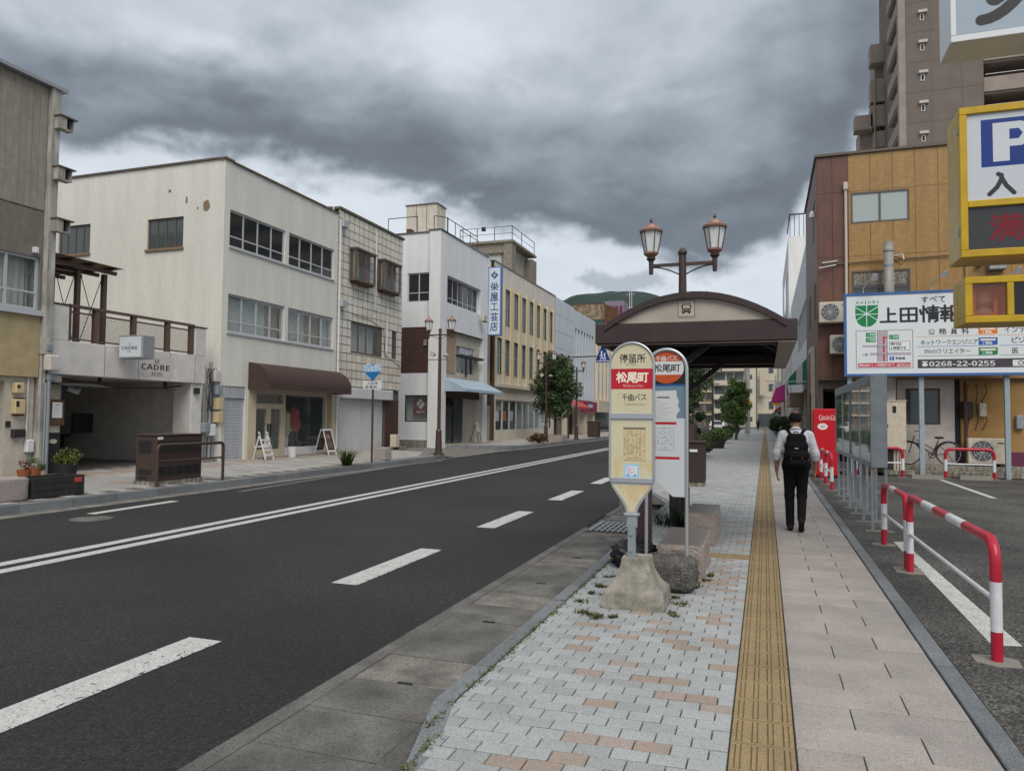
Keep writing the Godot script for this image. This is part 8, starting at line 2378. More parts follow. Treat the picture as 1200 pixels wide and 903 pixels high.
func parking_sign() -> void:
	var z := -8.5
	var t := thing("parking_sign", "tall yellow and white parking sign with a blue letter and warning lamp", "parking sign", Vector3(2.9, 0, z - 0.25))
	put(t, "pole", nb().lathe(Vector3(2.95, 0, z - 0.25), [Vector2(0.11, 0.0), Vector2(0.11, 7.5), Vector2(0.0, 7.5)], 14), M.galv)
	# main box: yellow frame round a white panel and a dark one
	var x0 := 1.90; var x1 := 3.20
	put(t, "case", nb().cbox(x0, 3.27, z - 0.02, x1, 4.82, z - 0.52, 0.012), M.sign_yellow)
	var fr := nb()
	fr.cbox(x0, 3.27, z + 0.015, x1, 3.345, z - 0.018, 0.006).cbox(x0, 4.745, z + 0.015, x1, 4.82, z - 0.018, 0.006).cbox(x0, 3.345, z + 0.015, x0 + 0.07, 4.745, z - 0.018, 0.006).cbox(x1 - 0.07, 3.345, z + 0.015, x1, 4.745, z - 0.018, 0.006).cbox(x0 + 0.07, 3.78, z + 0.015, x1 - 0.07, 3.85, z - 0.018, 0.006)
	put(t, "frame", fr, M.sign_yellow)
	var p := Print.new(384, 296, Color(0.78, 0.80, 0.83))
	var bl := Color(0.02, 0.19, 0.50)
	var wh := Color(0.80, 0.82, 0.84)
	p.rect(44, 24, 222, 184, bl)
	p.rect(78, 38, 126, 168, wh); p.poly(PackedVector2Array([Vector2(126, 38), Vector2(160, 38), Vector2(186, 50), Vector2(196, 78), Vector2(186, 106), Vector2(160, 120), Vector2(126, 120)]), wh)
	p.poly(PackedVector2Array([Vector2(126, 62), Vector2(152, 62), Vector2(164, 78), Vector2(152, 96), Vector2(126, 96)]), bl)
	p.glyphs("入", 66, 206, 70, 14, Color(0.18, 0.18, 0.20)); p.glyphs("出", 190, 206, 70, 12, Color(0.18, 0.18, 0.20))
	var b := nb()
	b.uquad(Vector3(x0 + 0.065, 4.75, z - 0.012), Vector3(x1 - 0.065, 4.75, z - 0.012), Vector3(x1 - 0.065, 3.845, z - 0.012), Vector3(x0 + 0.065, 3.845, z - 0.012))
	put(t, "panel", b, printed(p, 0.35))
	p = Print.new(384, 144, Color(0.24, 0.24, 0.25))
	p.glyphs("満", 70, 30, 84, 11, Color(0.48, 0.08, 0.13)); p.glyphs("車", 200, 30, 84, 11, Color(0.48, 0.08, 0.13))
	b = nb()
	b.uquad(Vector3(x0 + 0.065, 3.785, z - 0.012), Vector3(x1 - 0.065, 3.785, z - 0.012), Vector3(x1 - 0.065, 3.34, z - 0.012), Vector3(x0 + 0.065, 3.34, z - 0.012))
	put(t, "dark_panel", b, printed(p, 0.25))
	for y in [3.5, 4.55]: put(t, "hinge", nb().cbox(x0 - 0.012, y, z - 0.02, x0 + 0.005, y + 0.09, z - 0.05, 0.003), M.galv)
	# lower box with a warning lamp behind amber glass
	var l0 := 1.93
	put(t, "lamp_case", nb().cbox(l0, 2.60, z - 0.30, x1, 3.07, z - 0.50, 0.01), M.sign_yellow)
	var lf := nb()
	lf.cbox(l0, 2.60, z + 0.0, x1, 2.67, z - 0.298, 0.006).cbox(l0, 3.0, z, x1, 3.07, z - 0.298, 0.006).cbox(l0, 2.67, z, l0 + 0.07, 3.0, z - 0.298, 0.006).cbox(l0 + 0.37, 2.67, z, l0 + 0.43, 3.0, z - 0.298, 0.006).cbox(x1 - 0.07, 2.67, z, x1, 3.0, z - 0.298, 0.006)
	put(t, "lamp_frame", lf, M.sign_yellow)
	var lamp := put(t, "warning_lamp", nb().lathe(Vector3(l0 + 0.20, 2.70, z - 0.18), [Vector2(0.09, 0.0), Vector2(0.09, 0.03), Vector2(0.04, 0.08), Vector2(0.08, 0.12), Vector2(0.085, 0.2), Vector2(0.04, 0.25), Vector2(0.0, 0.26)], 16), M.galv)
	put(lamp, "bracket", nb().box(l0 + 0.075, 2.68, z - 0.28, l0 + 0.12, 2.95, z - 0.1).box(l0 + 0.28, 2.68, z - 0.28, l0 + 0.31, 2.85, z - 0.1).box(l0 + 0.12, 2.68, z - 0.27, l0 + 0.28, 2.72, z - 0.1), M.amber)
	put(lamp, "lining", nb().box(l0 + 0.072, 2.672, z - 0.297, l0 + 0.368, 2.998, z - 0.29), M.ochre_wall)
	var gm: StandardMaterial3D = M.clear.duplicate()
	gm.albedo_color = Color(0.62, 0.27, 0.0, 0.28)
	put(t, "amber_glass", nb().box(l0 + 0.07, 2.67, z - 0.03, l0 + 0.37, 3.0, z - 0.036), gm)
	p = Print.new(384, 144, Color(0.13, 0.13, 0.15))
	p.glyphs("出車", 40, 24, 92, 8, Color(0.30, 0.10, 0.14), 1.2)
	b = nb()
	b.uquad(Vector3(l0 + 0.43, 3.0, z - 0.02), Vector3(x1 - 0.07, 3.0, z - 0.02), Vector3(x1 - 0.07, 2.67, z - 0.02), Vector3(l0 + 0.43, 2.67, z - 0.02))
	put(t, "dark_panel", b, printed(p, 0.25))
	# top box
	put(t, "top_case", nb().cbox(1.84, 5.52, z - 0.02, 3.4, 7.1, z - 0.50, 0.012), M.sign_white)
	p = Print.new(384, 384, Color(0.62, 0.68, 0.73))
	p.glyphs("ク", 30, 60, 250, 44, Color(0.09, 0.09, 0.11))
	for i in 8:
		var a0 := Vector2(60 + i * 18.0, 352 - i * i * 2.2); var a1 := Vector2(60 + (i + 1) * 18.0, 352 - (i + 1) * (i + 1) * 2.2)
		p.line(a0, a1, 30, Color(0.09, 0.09, 0.11))
	b = nb()
	b.uquad(Vector3(1.90, 7.04, z - 0.012), Vector3(3.34, 7.04, z - 0.012), Vector3(3.34, 5.60, z - 0.012), Vector3(1.90, 5.60, z - 0.012))
	put(t, "top_panel", b, printed(p, 0.35))
	put(t, "top_frame", nb().cbox(1.84, 5.52, z + 0.005, 3.4, 5.59, z - 0.018, 0.006).cbox(1.84, 5.59, z + 0.005, 1.895, 7.05, z - 0.018, 0.006), M.sign_white)
	for y in [5.1, 3.16]: put(t, "clamp", nb().cbox(2.6, y, z - 0.12, 3.1, y + 0.09, z - 0.40, 0.01), M.galv)

func lot_things() -> void:
	var t := thing("vending_machine", "tall red drinks vending machine standing by the kerb", "vending machine", Vector3(1.62, 0, -22.5))
	put(t, "case", nb().cbox(1.28, 0.06, -22.16, 1.95, 1.92, -22.9, 0.02), M.vending_red)
	put(t, "feet", nb().box(1.32, 0.0, -22.2, 1.91, 0.06, -22.85), M.black)
	var p := Print.new(192, 512, Color(0.74, 0.06, 0.12))
	var wh := Color(0.88, 0.86, 0.86)
	p.latin("Coca-Cola", 34, 80, 40, wh, true, true, 0.66, 0.25)
	p.line(Vector2(44, 86), Vector2(80, 78), 4, wh); p.line(Vector2(80, 78), Vector2(170, 84), 3, wh)
	p.disc(Vector2(66, 136), 40, 26, wh)
	p.latin("GO", 50, 146, 18, Color(0.74, 0.06, 0.12))
	p.rect(0, 96, 192, 98, Color(0.6, 0.03, 0.08))
	var b := nb()
	b.uquad(Vector3(1.30, 1.90, -22.155), Vector3(1.93, 1.90, -22.155), Vector3(1.93, 0.12, -22.155), Vector3(1.30, 0.12, -22.155))
	put(t, "print", b, printed(p, 0.3))
	t = thing("meter_cabinet", "beige meter cabinet raised on a bundle of pipes behind the notice case", "cabinet", Vector3(3.65, 0, -24.25))
	put(t, "case", nb().cbox(3.38, 0.76, -24.12, 3.92, 2.18, -24.38, 0.012), M.ivory_box)
	put(t, "window", nb().box(3.56, 1.84, -24.12, 3.66, 2.04, -24.115), M.black)
	put(t, "latch", nb().box(3.42, 1.4, -24.12, 3.44, 1.5, -24.10), M.iron)
	put(t, "cap", nb().cbox(3.36, 2.181, -24.10, 3.94, 2.21, -24.40, 0.006), M.ivory_box)
	for i in 6: put(t, "pipe", nb().tube([Vector3(3.46 + 0.08 * i, 0.0, -24.26), Vector3(3.46 + 0.08 * i, 0.78, -24.26)], 0.03, 8), M.iron if i < 2 else M.ivory_box)
	t = thing("utility_pole", "stubby concrete utility pole rising behind the billboard", "utility pole", Vector3(3.58, 0, -24.6))
	put(t, "pole", nb().lathe(Vector3(3.58, 0, -24.6), [Vector2(0.16, 0.0), Vector2(0.135, 7.05), Vector2(0.0, 7.06)], 14), M.pale_concrete)
	for q in [[6.75, 0.16], [6.3, 0.15]]: put(t, "band", nb().lathe(Vector3(3.58, q[0], -24.6), [Vector2(0.142, 0.0), Vector2(q[1], 0.0), Vector2(q[1], 0.06), Vector2(0.142, 0.06)], 14), M.galv)
	put(t, "insulator", nb().tube([Vector3(3.72, 6.6, -24.55), Vector3(3.95, 6.62, -24.5), Vector3(3.98, 6.45, -24.5)], 0.02, 6), M.white_metal)
	put(t, "cable", nb().tube([Vector3(3.7, 6.5, -24.55), Vector3(3.9, 6.3, -24.5), Vector3(4.05, 6.45, -24.6), Vector3(3.75, 6.6, -24.7)], 0.014, 5), M.black)
	for q in [[3.86, 4.66, -23.1, "low concrete wheel stop below the billboard's middle post"], [5.08, 5.88, -23.3, "low concrete wheel stop in front of the standing outdoor unit"]]:
		t = thing("wheel_stop", q[3], "wheel stop", Vector3((q[0] + q[1]) * 0.5, 0, q[2]), "concrete wheel stops in the car park")
		put(t, "block", nb().hexa([Vector3(q[0], 0, q[2] + 0.08), Vector3(q[1], 0, q[2] + 0.08), Vector3(q[1], 0, q[2] - 0.08), Vector3(q[0], 0, q[2] - 0.08), Vector3(q[0] + 0.02, 0.11, q[2] + 0.055), Vector3(q[1] - 0.02, 0.11, q[2] + 0.055), Vector3(q[1] - 0.02, 0.11, q[2] - 0.055), Vector3(q[0] + 0.02, 0.11, q[2] - 0.055)]), M.gravelly_paint)
	t = thing("wheel_stop", "low concrete wheel stop at the right edge behind the long rail", "wheel stop", Vector3(2.2, 0, -6.9), "concrete wheel stops in the car park")
	put(t, "block", nb().hexa([Vector3(1.97, 0, -6.8), Vector3(2.57, 0, -6.85), Vector3(2.57, 0, -7.0), Vector3(1.97, 0, -6.95), Vector3(1.99, 0.11, -6.83), Vector3(2.55, 0.11, -6.88), Vector3(2.55, 0.11, -6.97), Vector3(1.99, 0.11, -6.92)]), M.gravelly_paint)
	bicycle()

func ring(b: B, c: Vector3, r: float, w: float, n := 28) -> void:
	var p := []
	for i in n + 1: p.append(c + Vector3(cos(TAU * i / n) * r, sin(TAU * i / n) * r, 0))
	b.tube(p, w, 6, -1.0, false)

func bicycle() -> void:
	var z := -24.75
	var y := 0.30
	var t := thing("bicycle", "black town bicycle with a front basket leaning by the pale wall", "bicycle", Vector3(4.65, y, z))
	var rw := Vector3(5.13, y + 0.345, z); var fw := Vector3(4.08, y + 0.345, z)
	for c in [rw, fw]:
		var b := nb()
		ring(b, c, 0.33, 0.018)
		var wh := put(t, "wheel", b, M.rubber)
		b = nb()
		ring(b, c, 0.305, 0.009)
		put(wh, "rim", b, M.chrome)
		b = nb()
		for i in 14: b.bar(c, c + Vector3(cos(TAU * i / 14) * 0.30, sin(TAU * i / 14) * 0.30, 0), 0.004)
		put(wh, "spokes", b, M.chrome)
		b = nb()
		var arc := []
		for i in 12: arc.append(c + Vector3(cos(PI * (0.05 + 0.9 * i / 11)) * 0.36, sin(PI * (0.05 + 0.9 * i / 11)) * 0.36, 0))
		b.tube(arc, 0.022, 6)
		put(t, "mudguard", b, M.iron)
	var bb := Vector3(4.70, y + 0.30, z)
	var seat := Vector3(4.86, y + 0.72, z)
	var head := Vector3(4.27, y + 0.78, z)
	put(t, "frame", nb().tube([bb, seat], 0.016).tube([bb, head + Vector3(0.03, -0.12, 0)], 0.018).tube([bb + Vector3(0.06, 0.16, 0), head + Vector3(0.01, -0.03, 0)], 0.014).tube([bb, rw], 0.012).tube([seat + Vector3(-0.03, -0.08, 0), rw], 0.010), M.iron)
	put(t, "fork", nb().tube([head + Vector3(-0.03, 0.10, 0), fw], 0.015), M.iron)
	put(t, "handlebar", nb().tube([head + Vector3(0.22, 0.20, 0.27), head + Vector3(0.02, 0.24, 0.22), head + Vector3(-0.04, 0.20, 0.0), head + Vector3(0.02, 0.24, -0.22), head + Vector3(0.22, 0.20, -0.27)], 0.012), M.chrome)
	put(t, "saddle", boulder(seat + Vector3(0.03, 0.06, 0), Vector3(0.13, 0.035, 0.09), 1, 0.02, 0.8), M.black)
	put(t, "seat_post", nb().tube([seat, seat + Vector3(0.03, 0.08, 0)], 0.014), M.chrome)
	var b2 := nb()
	ring(b2, bb, 0.09, 0.012, 18)
	put(t, "crank", b2.bar(bb + Vector3(-0.10, -0.12, 0.06), bb + Vector3(0.10, 0.12, 0.06), 0.02), M.iron)
	var k := nb()
	var o := head + Vector3(-0.36, -0.02, 0)
	for i in 7:
		for j in [0, 1]: k.bar(o + Vector3(0.05 * i, 0, -0.15 + 0.3 * j), o + Vector3(0.05 * i - 0.02, 0.22, -0.17 + 0.34 * j), 0.006)
	for h in [0.0, 0.11, 0.22]: k.bar(o + Vector3(0, h, -0.16), o + Vector3(0.3, h, -0.16), 0.008).bar(o + Vector3(0, h, 0.16), o + Vector3(0.3, h, 0.16), 0.008).bar(o + Vector3(0, h, -0.16), o + Vector3(0, h, 0.16), 0.008)
	put(t, "basket", k, M.galv)
	put(t, "stand", nb().bar(rw, rw + Vector3(0.12, -0.345, 0.12), 0.015), M.chrome)

# ---------------------------------------------------------------- things on the far pavement
func left_things() -> void:
	var g := 0.062
	var t := thing("fan_cabinet", "dark brown louvred cabinet on the kerb in front of the bistro's carport", "cabinet", Vector3(-12.65, g, -13.1))
	put(t, "case", nb().cbox(-12.95, g + 0.08, -12.42, -12.38, g + 1.06, -13.78, 0.015), M.brown_metal)
	put(t, "plinth", nb().box(-12.97, g - 0.05, -12.40, -12.36, g + 0.08, -13.80), M.old_concrete)
	put(t, "lid", nb().cbox(-12.97, g + 1.061, -12.40, -12.36, g + 1.09, -13.80, 0.008), M.brown_metal)
	for r in [[0.20, 0.42], [0.72, 0.98]]:
		for i in 5:
			var z0 := -12.50 - 0.25 * i
			for j in 6:
				var y: float = g + r[0] + (r[1] - r[0]) * j / 6.0
				put(t, "louvre", nb().hexa([Vector3(-12.38, y, z0), Vector3(-12.362, y, z0), Vector3(-12.362, y, z0 - 0.21), Vector3(-12.38, y, z0 - 0.21), Vector3(-12.38, y + 0.024, z0), Vector3(-12.376, y + 0.024, z0), Vector3(-12.376, y + 0.024, z0 - 0.21), Vector3(-12.38, y + 0.024, z0 - 0.21)]), M.black)
	for q in [[-12.86, -12.52, 0.68, 0.95], [-12.86, -12.5, 0.22, 0.34], [-12.84, -12.62, 0.12, 0.19]]: put(t, "vent", nb().box(q[0], g + q[2], -12.42, q[1], g + q[3], -12.415), M.black)
	put(t, "label_plate", nb().box(-12.379, g + 0.98, -12.45, -12.374, g + 1.04, -12.6), M.sign_white)
	t = thing("pipe_rail", "brown pipe hand rail beside the louvred cabinet", "rail", Vector3(-12.2, g, -13.4))
	put(t, "hoop", nb().tube(bent(Vector3(-12.22, g - 0.03, -12.30), Vector3(-12.22, g - 0.03, -14.30), 0.90, 0.10), 0.035, 10), M.brown_metal)
	put(t, "mid_rail", nb().tube([Vector3(-12.22, g + 0.52, -12.30), Vector3(-12.22, g + 0.52, -14.30)], 0.022, 8), M.brown_metal)
	t = thing("granite_bench", "pinkish granite block at the left edge of the picture", "bench", Vector3(-12.55, g, -8.8))
	put(t, "block", boulder(Vector3(-12.58, g - 0.02, -8.78), Vector3(0.30, 0.215, 0.74), 22, 0.05, 0.2), M.pink_granite)
	t = thing("wooden_planter", "long black wooden planter box on the kerb by the concrete building", "planter", Vector3(-12.6, g, -10.08))
	for j in 3: put(t, "plank", nb().cbox(-12.34, g + 0.125 * j, -9.60, -12.30, g + 0.12 + 0.125 * j, -10.58, 0.006), M.black_wood)
	for j in 3: put(t, "plank", nb().cbox(-12.86, g + 0.125 * j, -9.60, -12.82, g + 0.12 + 0.125 * j, -10.58, 0.006), M.black_wood)
	for zz in [-9.56, -10.58]: put(t, "end_board", nb().cbox(-12.86, g, zz, -12.30, g + 0.37, zz - 0.04, 0.006), M.black_wood)
	put(t, "soil", nb().box(-12.82, g + 0.05, -9.6, -12.34, g + 0.31, -10.58), M.soil)
	put(t, "red_patch", nb().box(-12.30, g + 0.24, -10.40, -12.296, g + 0.33, -10.56), M.awning_red)
	# stone bowl with a leafy plant, beside the pier
	t = thing("shrub_pot", "bushy yellow-green shrub in a dark pot by the bistro's left pier", "potted plant", Vector3(-15.3, 0.14, -12.7))
	put(t, "pot", nb().lathe(Vector3(-15.3, 0.13, -12.7), [Vector2(0.0, 0.0), Vector2(0.2, 0.0), Vector2(0.26, 0.3), Vector2(0.23, 0.3), Vector2(0.0, 0.26)], 16), M.black)
	put(t, "foliage", foliage([[Vector3(-15.3, 0.56, -12.72), 0.2], [Vector3(-15.25, 0.62, -12.85), 0.17], [Vector3(-15.3, 0.55, -12.55), 0.16], [Vector3(-15.15, 0.5, -12.68), 0.16], [Vector3(-15.3, 0.72, -12.65), 0.1]], 1100, 0.035, Color(0.11, 0.12, 0.02), Color(0.03, 0.045, 0.01), 3, Vector3(-15.3, 0.14, -12.7)), M.leaf)
	var pots := [["terracotta pot with a small red-leaved plant by the concrete building's door", -11.87, 0.14, M.terracotta, Color(0.14, 0.04, 0.02)], ["terracotta trough with green leaves among the pots by the door", -12.08, 0.16, M.terracotta, Color(0.06, 0.11, 0.03)], ["small yellow pot, rightmost of the pots by the door", -12.30, 0.10, M.yellow_box, Color(0.07, 0.12, 0.03)]]
	for q in pots:
		var c := Vector3(-15.55, 0.138, q[1])
		t = thing("flower_pot", q[0], "potted plant", c, "flower pots by the door")
		put(t, "pot", nb().lathe(c, [Vector2(0.0, 0.0), Vector2(q[2] * 0.7, 0.0), Vector2(q[2], q[2] * 1.4), Vector2(q[2] * 0.85, q[2] * 1.4), Vector2(0.0, q[2] * 1.2)], 12), q[3])
		put(t, "foliage", foliage([[c + Vector3(0, q[2] * 2.2, 0), q[2] * 0.9]], 130, 0.03, q[4], q[4] * 0.6, int(q[1] * -100), c), M.leaf)
	# heart-shaped street sign
	var h := Vector3(-12.25, 0.05, -21.35)
	t = thing("heart_sign", "blue and white heart-shaped sign on a slim brown pole", "sign", h)
	put(t, "pole", nb().tube([h, h + Vector3(0, 3.05, 0)], 0.035, 10), M.brown_metal)
	var heart := PackedVector2Array()
	for i in 26:
		var a := TAU * i / 26
		heart.append(Vector2(0.021 * 16.0 * pow(sin(a), 3.0), 3.03 + 0.021 * (13.0 * cos(a) - 5.0 * cos(2 * a) - 2.0 * cos(3 * a) - cos(4 * a))))
	put(t, "plate", nb().prism(heart, func(x, y, d): return h + Vector3(x, y, d), 0.036, 0.05), M.sign_white)
	var p := Print.new(128, 128, Color(0.70, 0.78, 0.84))
	p.rect(0, 62, 128, 128, Color(0.10, 0.42, 0.66))
	var nz := FastNoiseLite.new()
	nz.seed = 4; nz.frequency = 0.05
	for y in 66:
		for x in 128:
			if nz.get_noise_2d(x, y) > 0.12: p.im.set_pixel(x, y, Color(0.48, 0.66, 0.78))
	var hf := PackedVector2Array()
	for q in heart: hf.append(q)
	var fb := B.new(O)
	var tt := Geometry2D.triangulate_polygon(hf)
	for i in range(0, tt.size(), 3):
		var q := [hf[tt[i]], hf[tt[i + 1]], hf[tt[i + 2]]]
		if (q[1] - q[0]).cross(q[2] - q[0]) > 0.0: q.reverse()
		for v: Vector2 in q:
			fb.st.set_uv(Vector2((v.x + 0.34) / 0.68, (3.33 - v.y) / 0.66))
			fb.st.add_vertex(Vector3(v.x, v.y, 0.053))
	put(t, "face", fb, printed(p, 0.4))
	p = Print.new(128, 64, Color(0.80, 0.82, 0.83))
	p.glyphs("上田市", 24, 6, 22, 3, Color(0.25, 0.25, 0.28), 1.3)
	p.glyphs("松尾町", 14, 36, 22, 3, Color(0.25, 0.25, 0.28), 1.4)
	put(t, "name_plate", nb().cbox(h.x - 0.34, h.y + 2.42, h.z + 0.036, h.x + 0.34, h.y + 2.70, h.z + 0.05, 0.004), M.sign_white)
	var b := nb()
	b.uquad(h + Vector3(-0.33, 2.69, 0.053), h + Vector3(0.33, 2.69, 0.053), h + Vector3(0.33, 2.43, 0.053), h + Vector3(-0.33, 2.43, 0.053))
	put(t, "lettering", b, printed(p, 0.5))
	t = thing("stone_block", "small rough granite block standing beside the heart sign", "stone", Vector3(-12.6, 0.06, -22.8))
	put(t, "block", boulder(Vector3(-12.62, 0.05, -22.75), Vector3(0.22, 0.23, 0.24), 31, 0.05, 0.16), M.pink_granite)
	t = thing("sandwich_board", "white-framed chalk sandwich board by the shop window", "sign", Vector3(-15.5, 0.14, -23.6))
	p = Print.new(64, 96, lin(0.07, 0.03, 0.025))
	p.latin("bb", 14, 40, 22, Color(0.8, 0.75, 0.72), false)
	for j in 4: p.rect(12, 52 + j * 9, 34 + (j * 17) % 18, 54 + j * 9, Color(0.6, 0.55, 0.5))
	for s in [1.0, -1.0]:
		var pf := nb()
		var fa := func(a: float, y: float, d: float) -> Vector3: return Vector3(-15.5 + s * (0.30 - 0.27 * y / 0.95) + s * d, 0.142 + y, -23.6 + a)
		for q in [[-0.28, -0.23, 0.0, 0.95], [0.23, 0.28, 0.0, 0.95], [-0.23, 0.23, 0.12, 0.17], [-0.23, 0.23, 0.90, 0.95]]:
			pf.hexa([fa.call(q[0], q[2], 0.0), fa.call(q[1], q[2], 0.0), fa.call(q[1], q[2], 0.02), fa.call(q[0], q[2], 0.02), fa.call(q[0], q[3], 0.0), fa.call(q[1], q[3], 0.0), fa.call(q[1], q[3], 0.02), fa.call(q[0], q[3], 0.02)])
		var fr := put(t, "leaf_frame", pf, M.white_metal)
		b = nb()
		b.uquad(fa.call(0.23, 0.90, 0.012), fa.call(-0.23, 0.90, 0.012), fa.call(-0.23, 0.17, 0.012), fa.call(0.23, 0.17, 0.012))
		put(fr, "board", b, printed(p, 0.8))
	t = thing("folding_stand", "white slatted folding display stand by the shop door", "stand", Vector3(-15.45, 0.14, -20.0))
	for a in [-0.22, 0.18]:
		put(t, "leg", nb().bar(Vector3(-15.25, 0.14, -20.0 + a), Vector3(-15.55, 1.05, -20.0 + a), 0.035), M.white_metal)
		put(t, "leg", nb().bar(Vector3(-15.75, 0.14, -20.0 + a), Vector3(-15.5, 1.0, -20.0 + a), 0.035), M.white_metal)
	for j in 4: put(t, "slat", nb().bar(Vector3(-15.28 - 0.055 * j, 0.30 + 0.16 * j, -20.22), Vector3(-15.28 - 0.055 * j, 0.30 + 0.16 * j, -19.82), 0.05), M.white_metal)
	put(t, "shelf", nb().hexa([Vector3(-15.75, 0.55, -20.2), Vector3(-15.3, 0.55, -20.2), Vector3(-15.3, 0.55, -19.84), Vector3(-15.75, 0.55, -19.84), Vector3(-15.75, 0.58, -20.2), Vector3(-15.3, 0.58, -20.2), Vector3(-15.3, 0.58, -19.84), Vector3(-15.75, 0.58, -19.84)]), M.white_metal)
	t = thing("white_pot", "small white plant pot between the shop door and display window", "pot", Vector3(-15.6, 0.14, -21.7))
	put(t, "pot", nb().lathe(Vector3(-15.6, 0.138, -21.7), [Vector2(0.0, 0.0), Vector2(0.13, 0.0), Vector2(0.17, 0.36), Vector2(0.14, 0.36), Vector2(0.0, 0.3)], 14), M.white_metal)
	put(t, "twig", nb().tube([Vector3(-15.6, 0.4, -21.7), Vector3(-15.62, 1.4, -21.72), Vector3(-15.66, 1.95, -21.74)], 0.012, 6), M.wood)
	t = thing("doorside_unit", "small pale unit on the step by the brick pier", "box", Vector3(-15.6, 0.16, -29.3))
	put(t, "case", nb().cbox(-15.8, 0.22, -29.1, -15.5, 0.78, -29.45, 0.015), M.ivory_box)
	put(t, "feet", nb().box(-15.78, 0.12, -29.12, -15.52, 0.22, -29.43), M.iron)
	# school crossing sign reaching out over the far kerb
	var c := Vector3(-13.6, 0.08, -52.0)
	t = thing("crossing_sign", "blue triangular school crossing sign on a long arm", "road sign", c)
	put(t, "pole", nb().tube([c, c + Vector3(0, 6.1, 0)], 0.07, 10), M.brown_metal)
	put(t, "arm", nb().tube([c + Vector3(0, 5.95, 0), c + Vector3(2.2, 6.0, 0)], 0.045, 8), M.brown_metal)
	var sx := c.x + 2.55
	var tri := PackedVector2Array([Vector2(sx - 0.5, 5.62), Vector2(sx + 0.5, 5.62), Vector2(sx + 0.5, 5.85), Vector2(sx, 7.05), Vector2(sx - 0.5, 5.85)])
	put(t, "plate", nb().prism(tri, func(x, y, d): return Vector3(x, y, d), c.z + 0.06, c.z + 0.03), M.alu)
	p = Print.new(128, 160, Color(0.07, 0.20, 0.48))
	var wh := Color(0.82, 0.84, 0.88)
	p.disc(Vector2(52, 76), 9, 9, wh); p.line(Vector2(52, 88), Vector2(54, 116), 14, wh); p.line(Vector2(52, 116), Vector2(40, 140), 8, wh); p.line(Vector2(56, 116), Vector2(68, 138), 8, wh); p.line(Vector2(54, 94), Vector2(38, 108), 6, wh)
	p.disc(Vector2(80, 92), 8, 8, wh); p.line(Vector2(80, 102), Vector2(82, 122), 12, wh); p.line(Vector2(80, 122), Vector2(72, 140), 7, wh); p.line(Vector2(84, 122), Vector2(94, 138), 7, wh)
	p.rect(6, 146, 122, 152, wh)
	put(t, "face", outline_face(nb(), tri, c.z + 0.064, Vector2(sx - 0.5, 5.62), Vector2(sx + 0.5, 7.05)), printed(p, 0.4))
	t = thing("litter_bin", "brown paired litter cabinet far down the left pavement", "bin", Vector3(-12.95, 0.07, -57.5))
	put(t, "body", nb().cbox(-13.4, 0.12, -57.2, -12.5, 1.35, -57.9, 0.02), M.shelter_brown)
	put(t, "door", nb().cbox(-13.34, 0.2, -57.19, -12.97, 1.25, -57.185, 0.002).cbox(-12.93, 0.2, -57.19, -12.56, 1.25, -57.185, 0.002), M.brown_metal)
	put(t, "plinth", nb().box(-13.36, 0.05, -57.24, -12.54, 0.12, -57.86), M.old_concrete)
	t = thing("tree_planter", "low stone planter ring round the street tree's trunk", "planter", Vector3(-13.0, 0.07, -46.3))
	for k in 4:
		var a := k * PI / 2
		put(t, "side", nb().tbox(Transform3D(Basis(Vector3.UP, a), Vector3(-13.0 + 0.62 * cos(a), 0.26, -46.3 - 0.62 * sin(a))), Vector3(0.12, 0.42, 1.36 if k % 2 == 0 else 1.1), 0.02), M.pink_granite)

# ---------------------------------------------------------------- street lamps
func street_lamp(at: Vector3, label: String, h := 4.85) -> void:
	var t := thing("street_lamp", label, "street lamp", at, "twin-lantern street lamps")
	put(t, "post", nb().lathe(at, [Vector2(0.0, 0.0), Vector2(0.19, 0.0), Vector2(0.19, 0.08), Vector2(0.14, 0.12), Vector2(0.115, 0.9), Vector2(0.125, 0.95), Vector2(0.075, 1.05), Vector2(0.058, h + 0.12), Vector2(0.0, h + 0.121)], 14), M.brown_metal)
	lamp_head(t, at + Vector3(0, h, 0))
	put(t, "banner_arm", nb().tube([at + Vector3(-0.75, h - 1.0, 0), at + Vector3(0.35, h - 1.0, 0)], 0.016, 6), M.brown_metal)
	put(t, "loudspeaker", nb().tube([at + Vector3(-0.16, h - 0.8, 0.12), at + Vector3(-0.2, h - 0.8, 0.35)], 0.06, 10, 0.12), M.ivory_box)
	put(t, "bulb", nb().lathe(at + Vector3(0.28, h - 0.92, 0.0), [Vector2(0.0, 0.0), Vector2(0.13, 0.04), Vector2(0.14, 0.1), Vector2(0.05, 0.16), Vector2(0.0, 0.17)], 10), M.pale_concrete)

func street_lamps() -> void:
	street_lamp(Vector3(-12.45, 0.055, -27.0), "twin-lantern brown street lamp on the corner before the white building")
	street_lamp(Vector3(-13.1, 0.075, -44.5), "twin-lantern brown street lamp half hidden by the left street tree", 5.0)
	street_lamp(Vector3(-12.75, 0.068, -51.0), "twin-lantern brown street lamp just past the left street tree", 4.9)
	street_lamp(Vector3(-12.9, 0.07, -68.0), "twin-lantern brown street lamp far away in front of the tan building", 4.9)
	street_lamp(Vector3(-3.0, 0.0, -46.0), "twin-lantern brown street lamp on the near pavement beyond the shelter", 4.6)

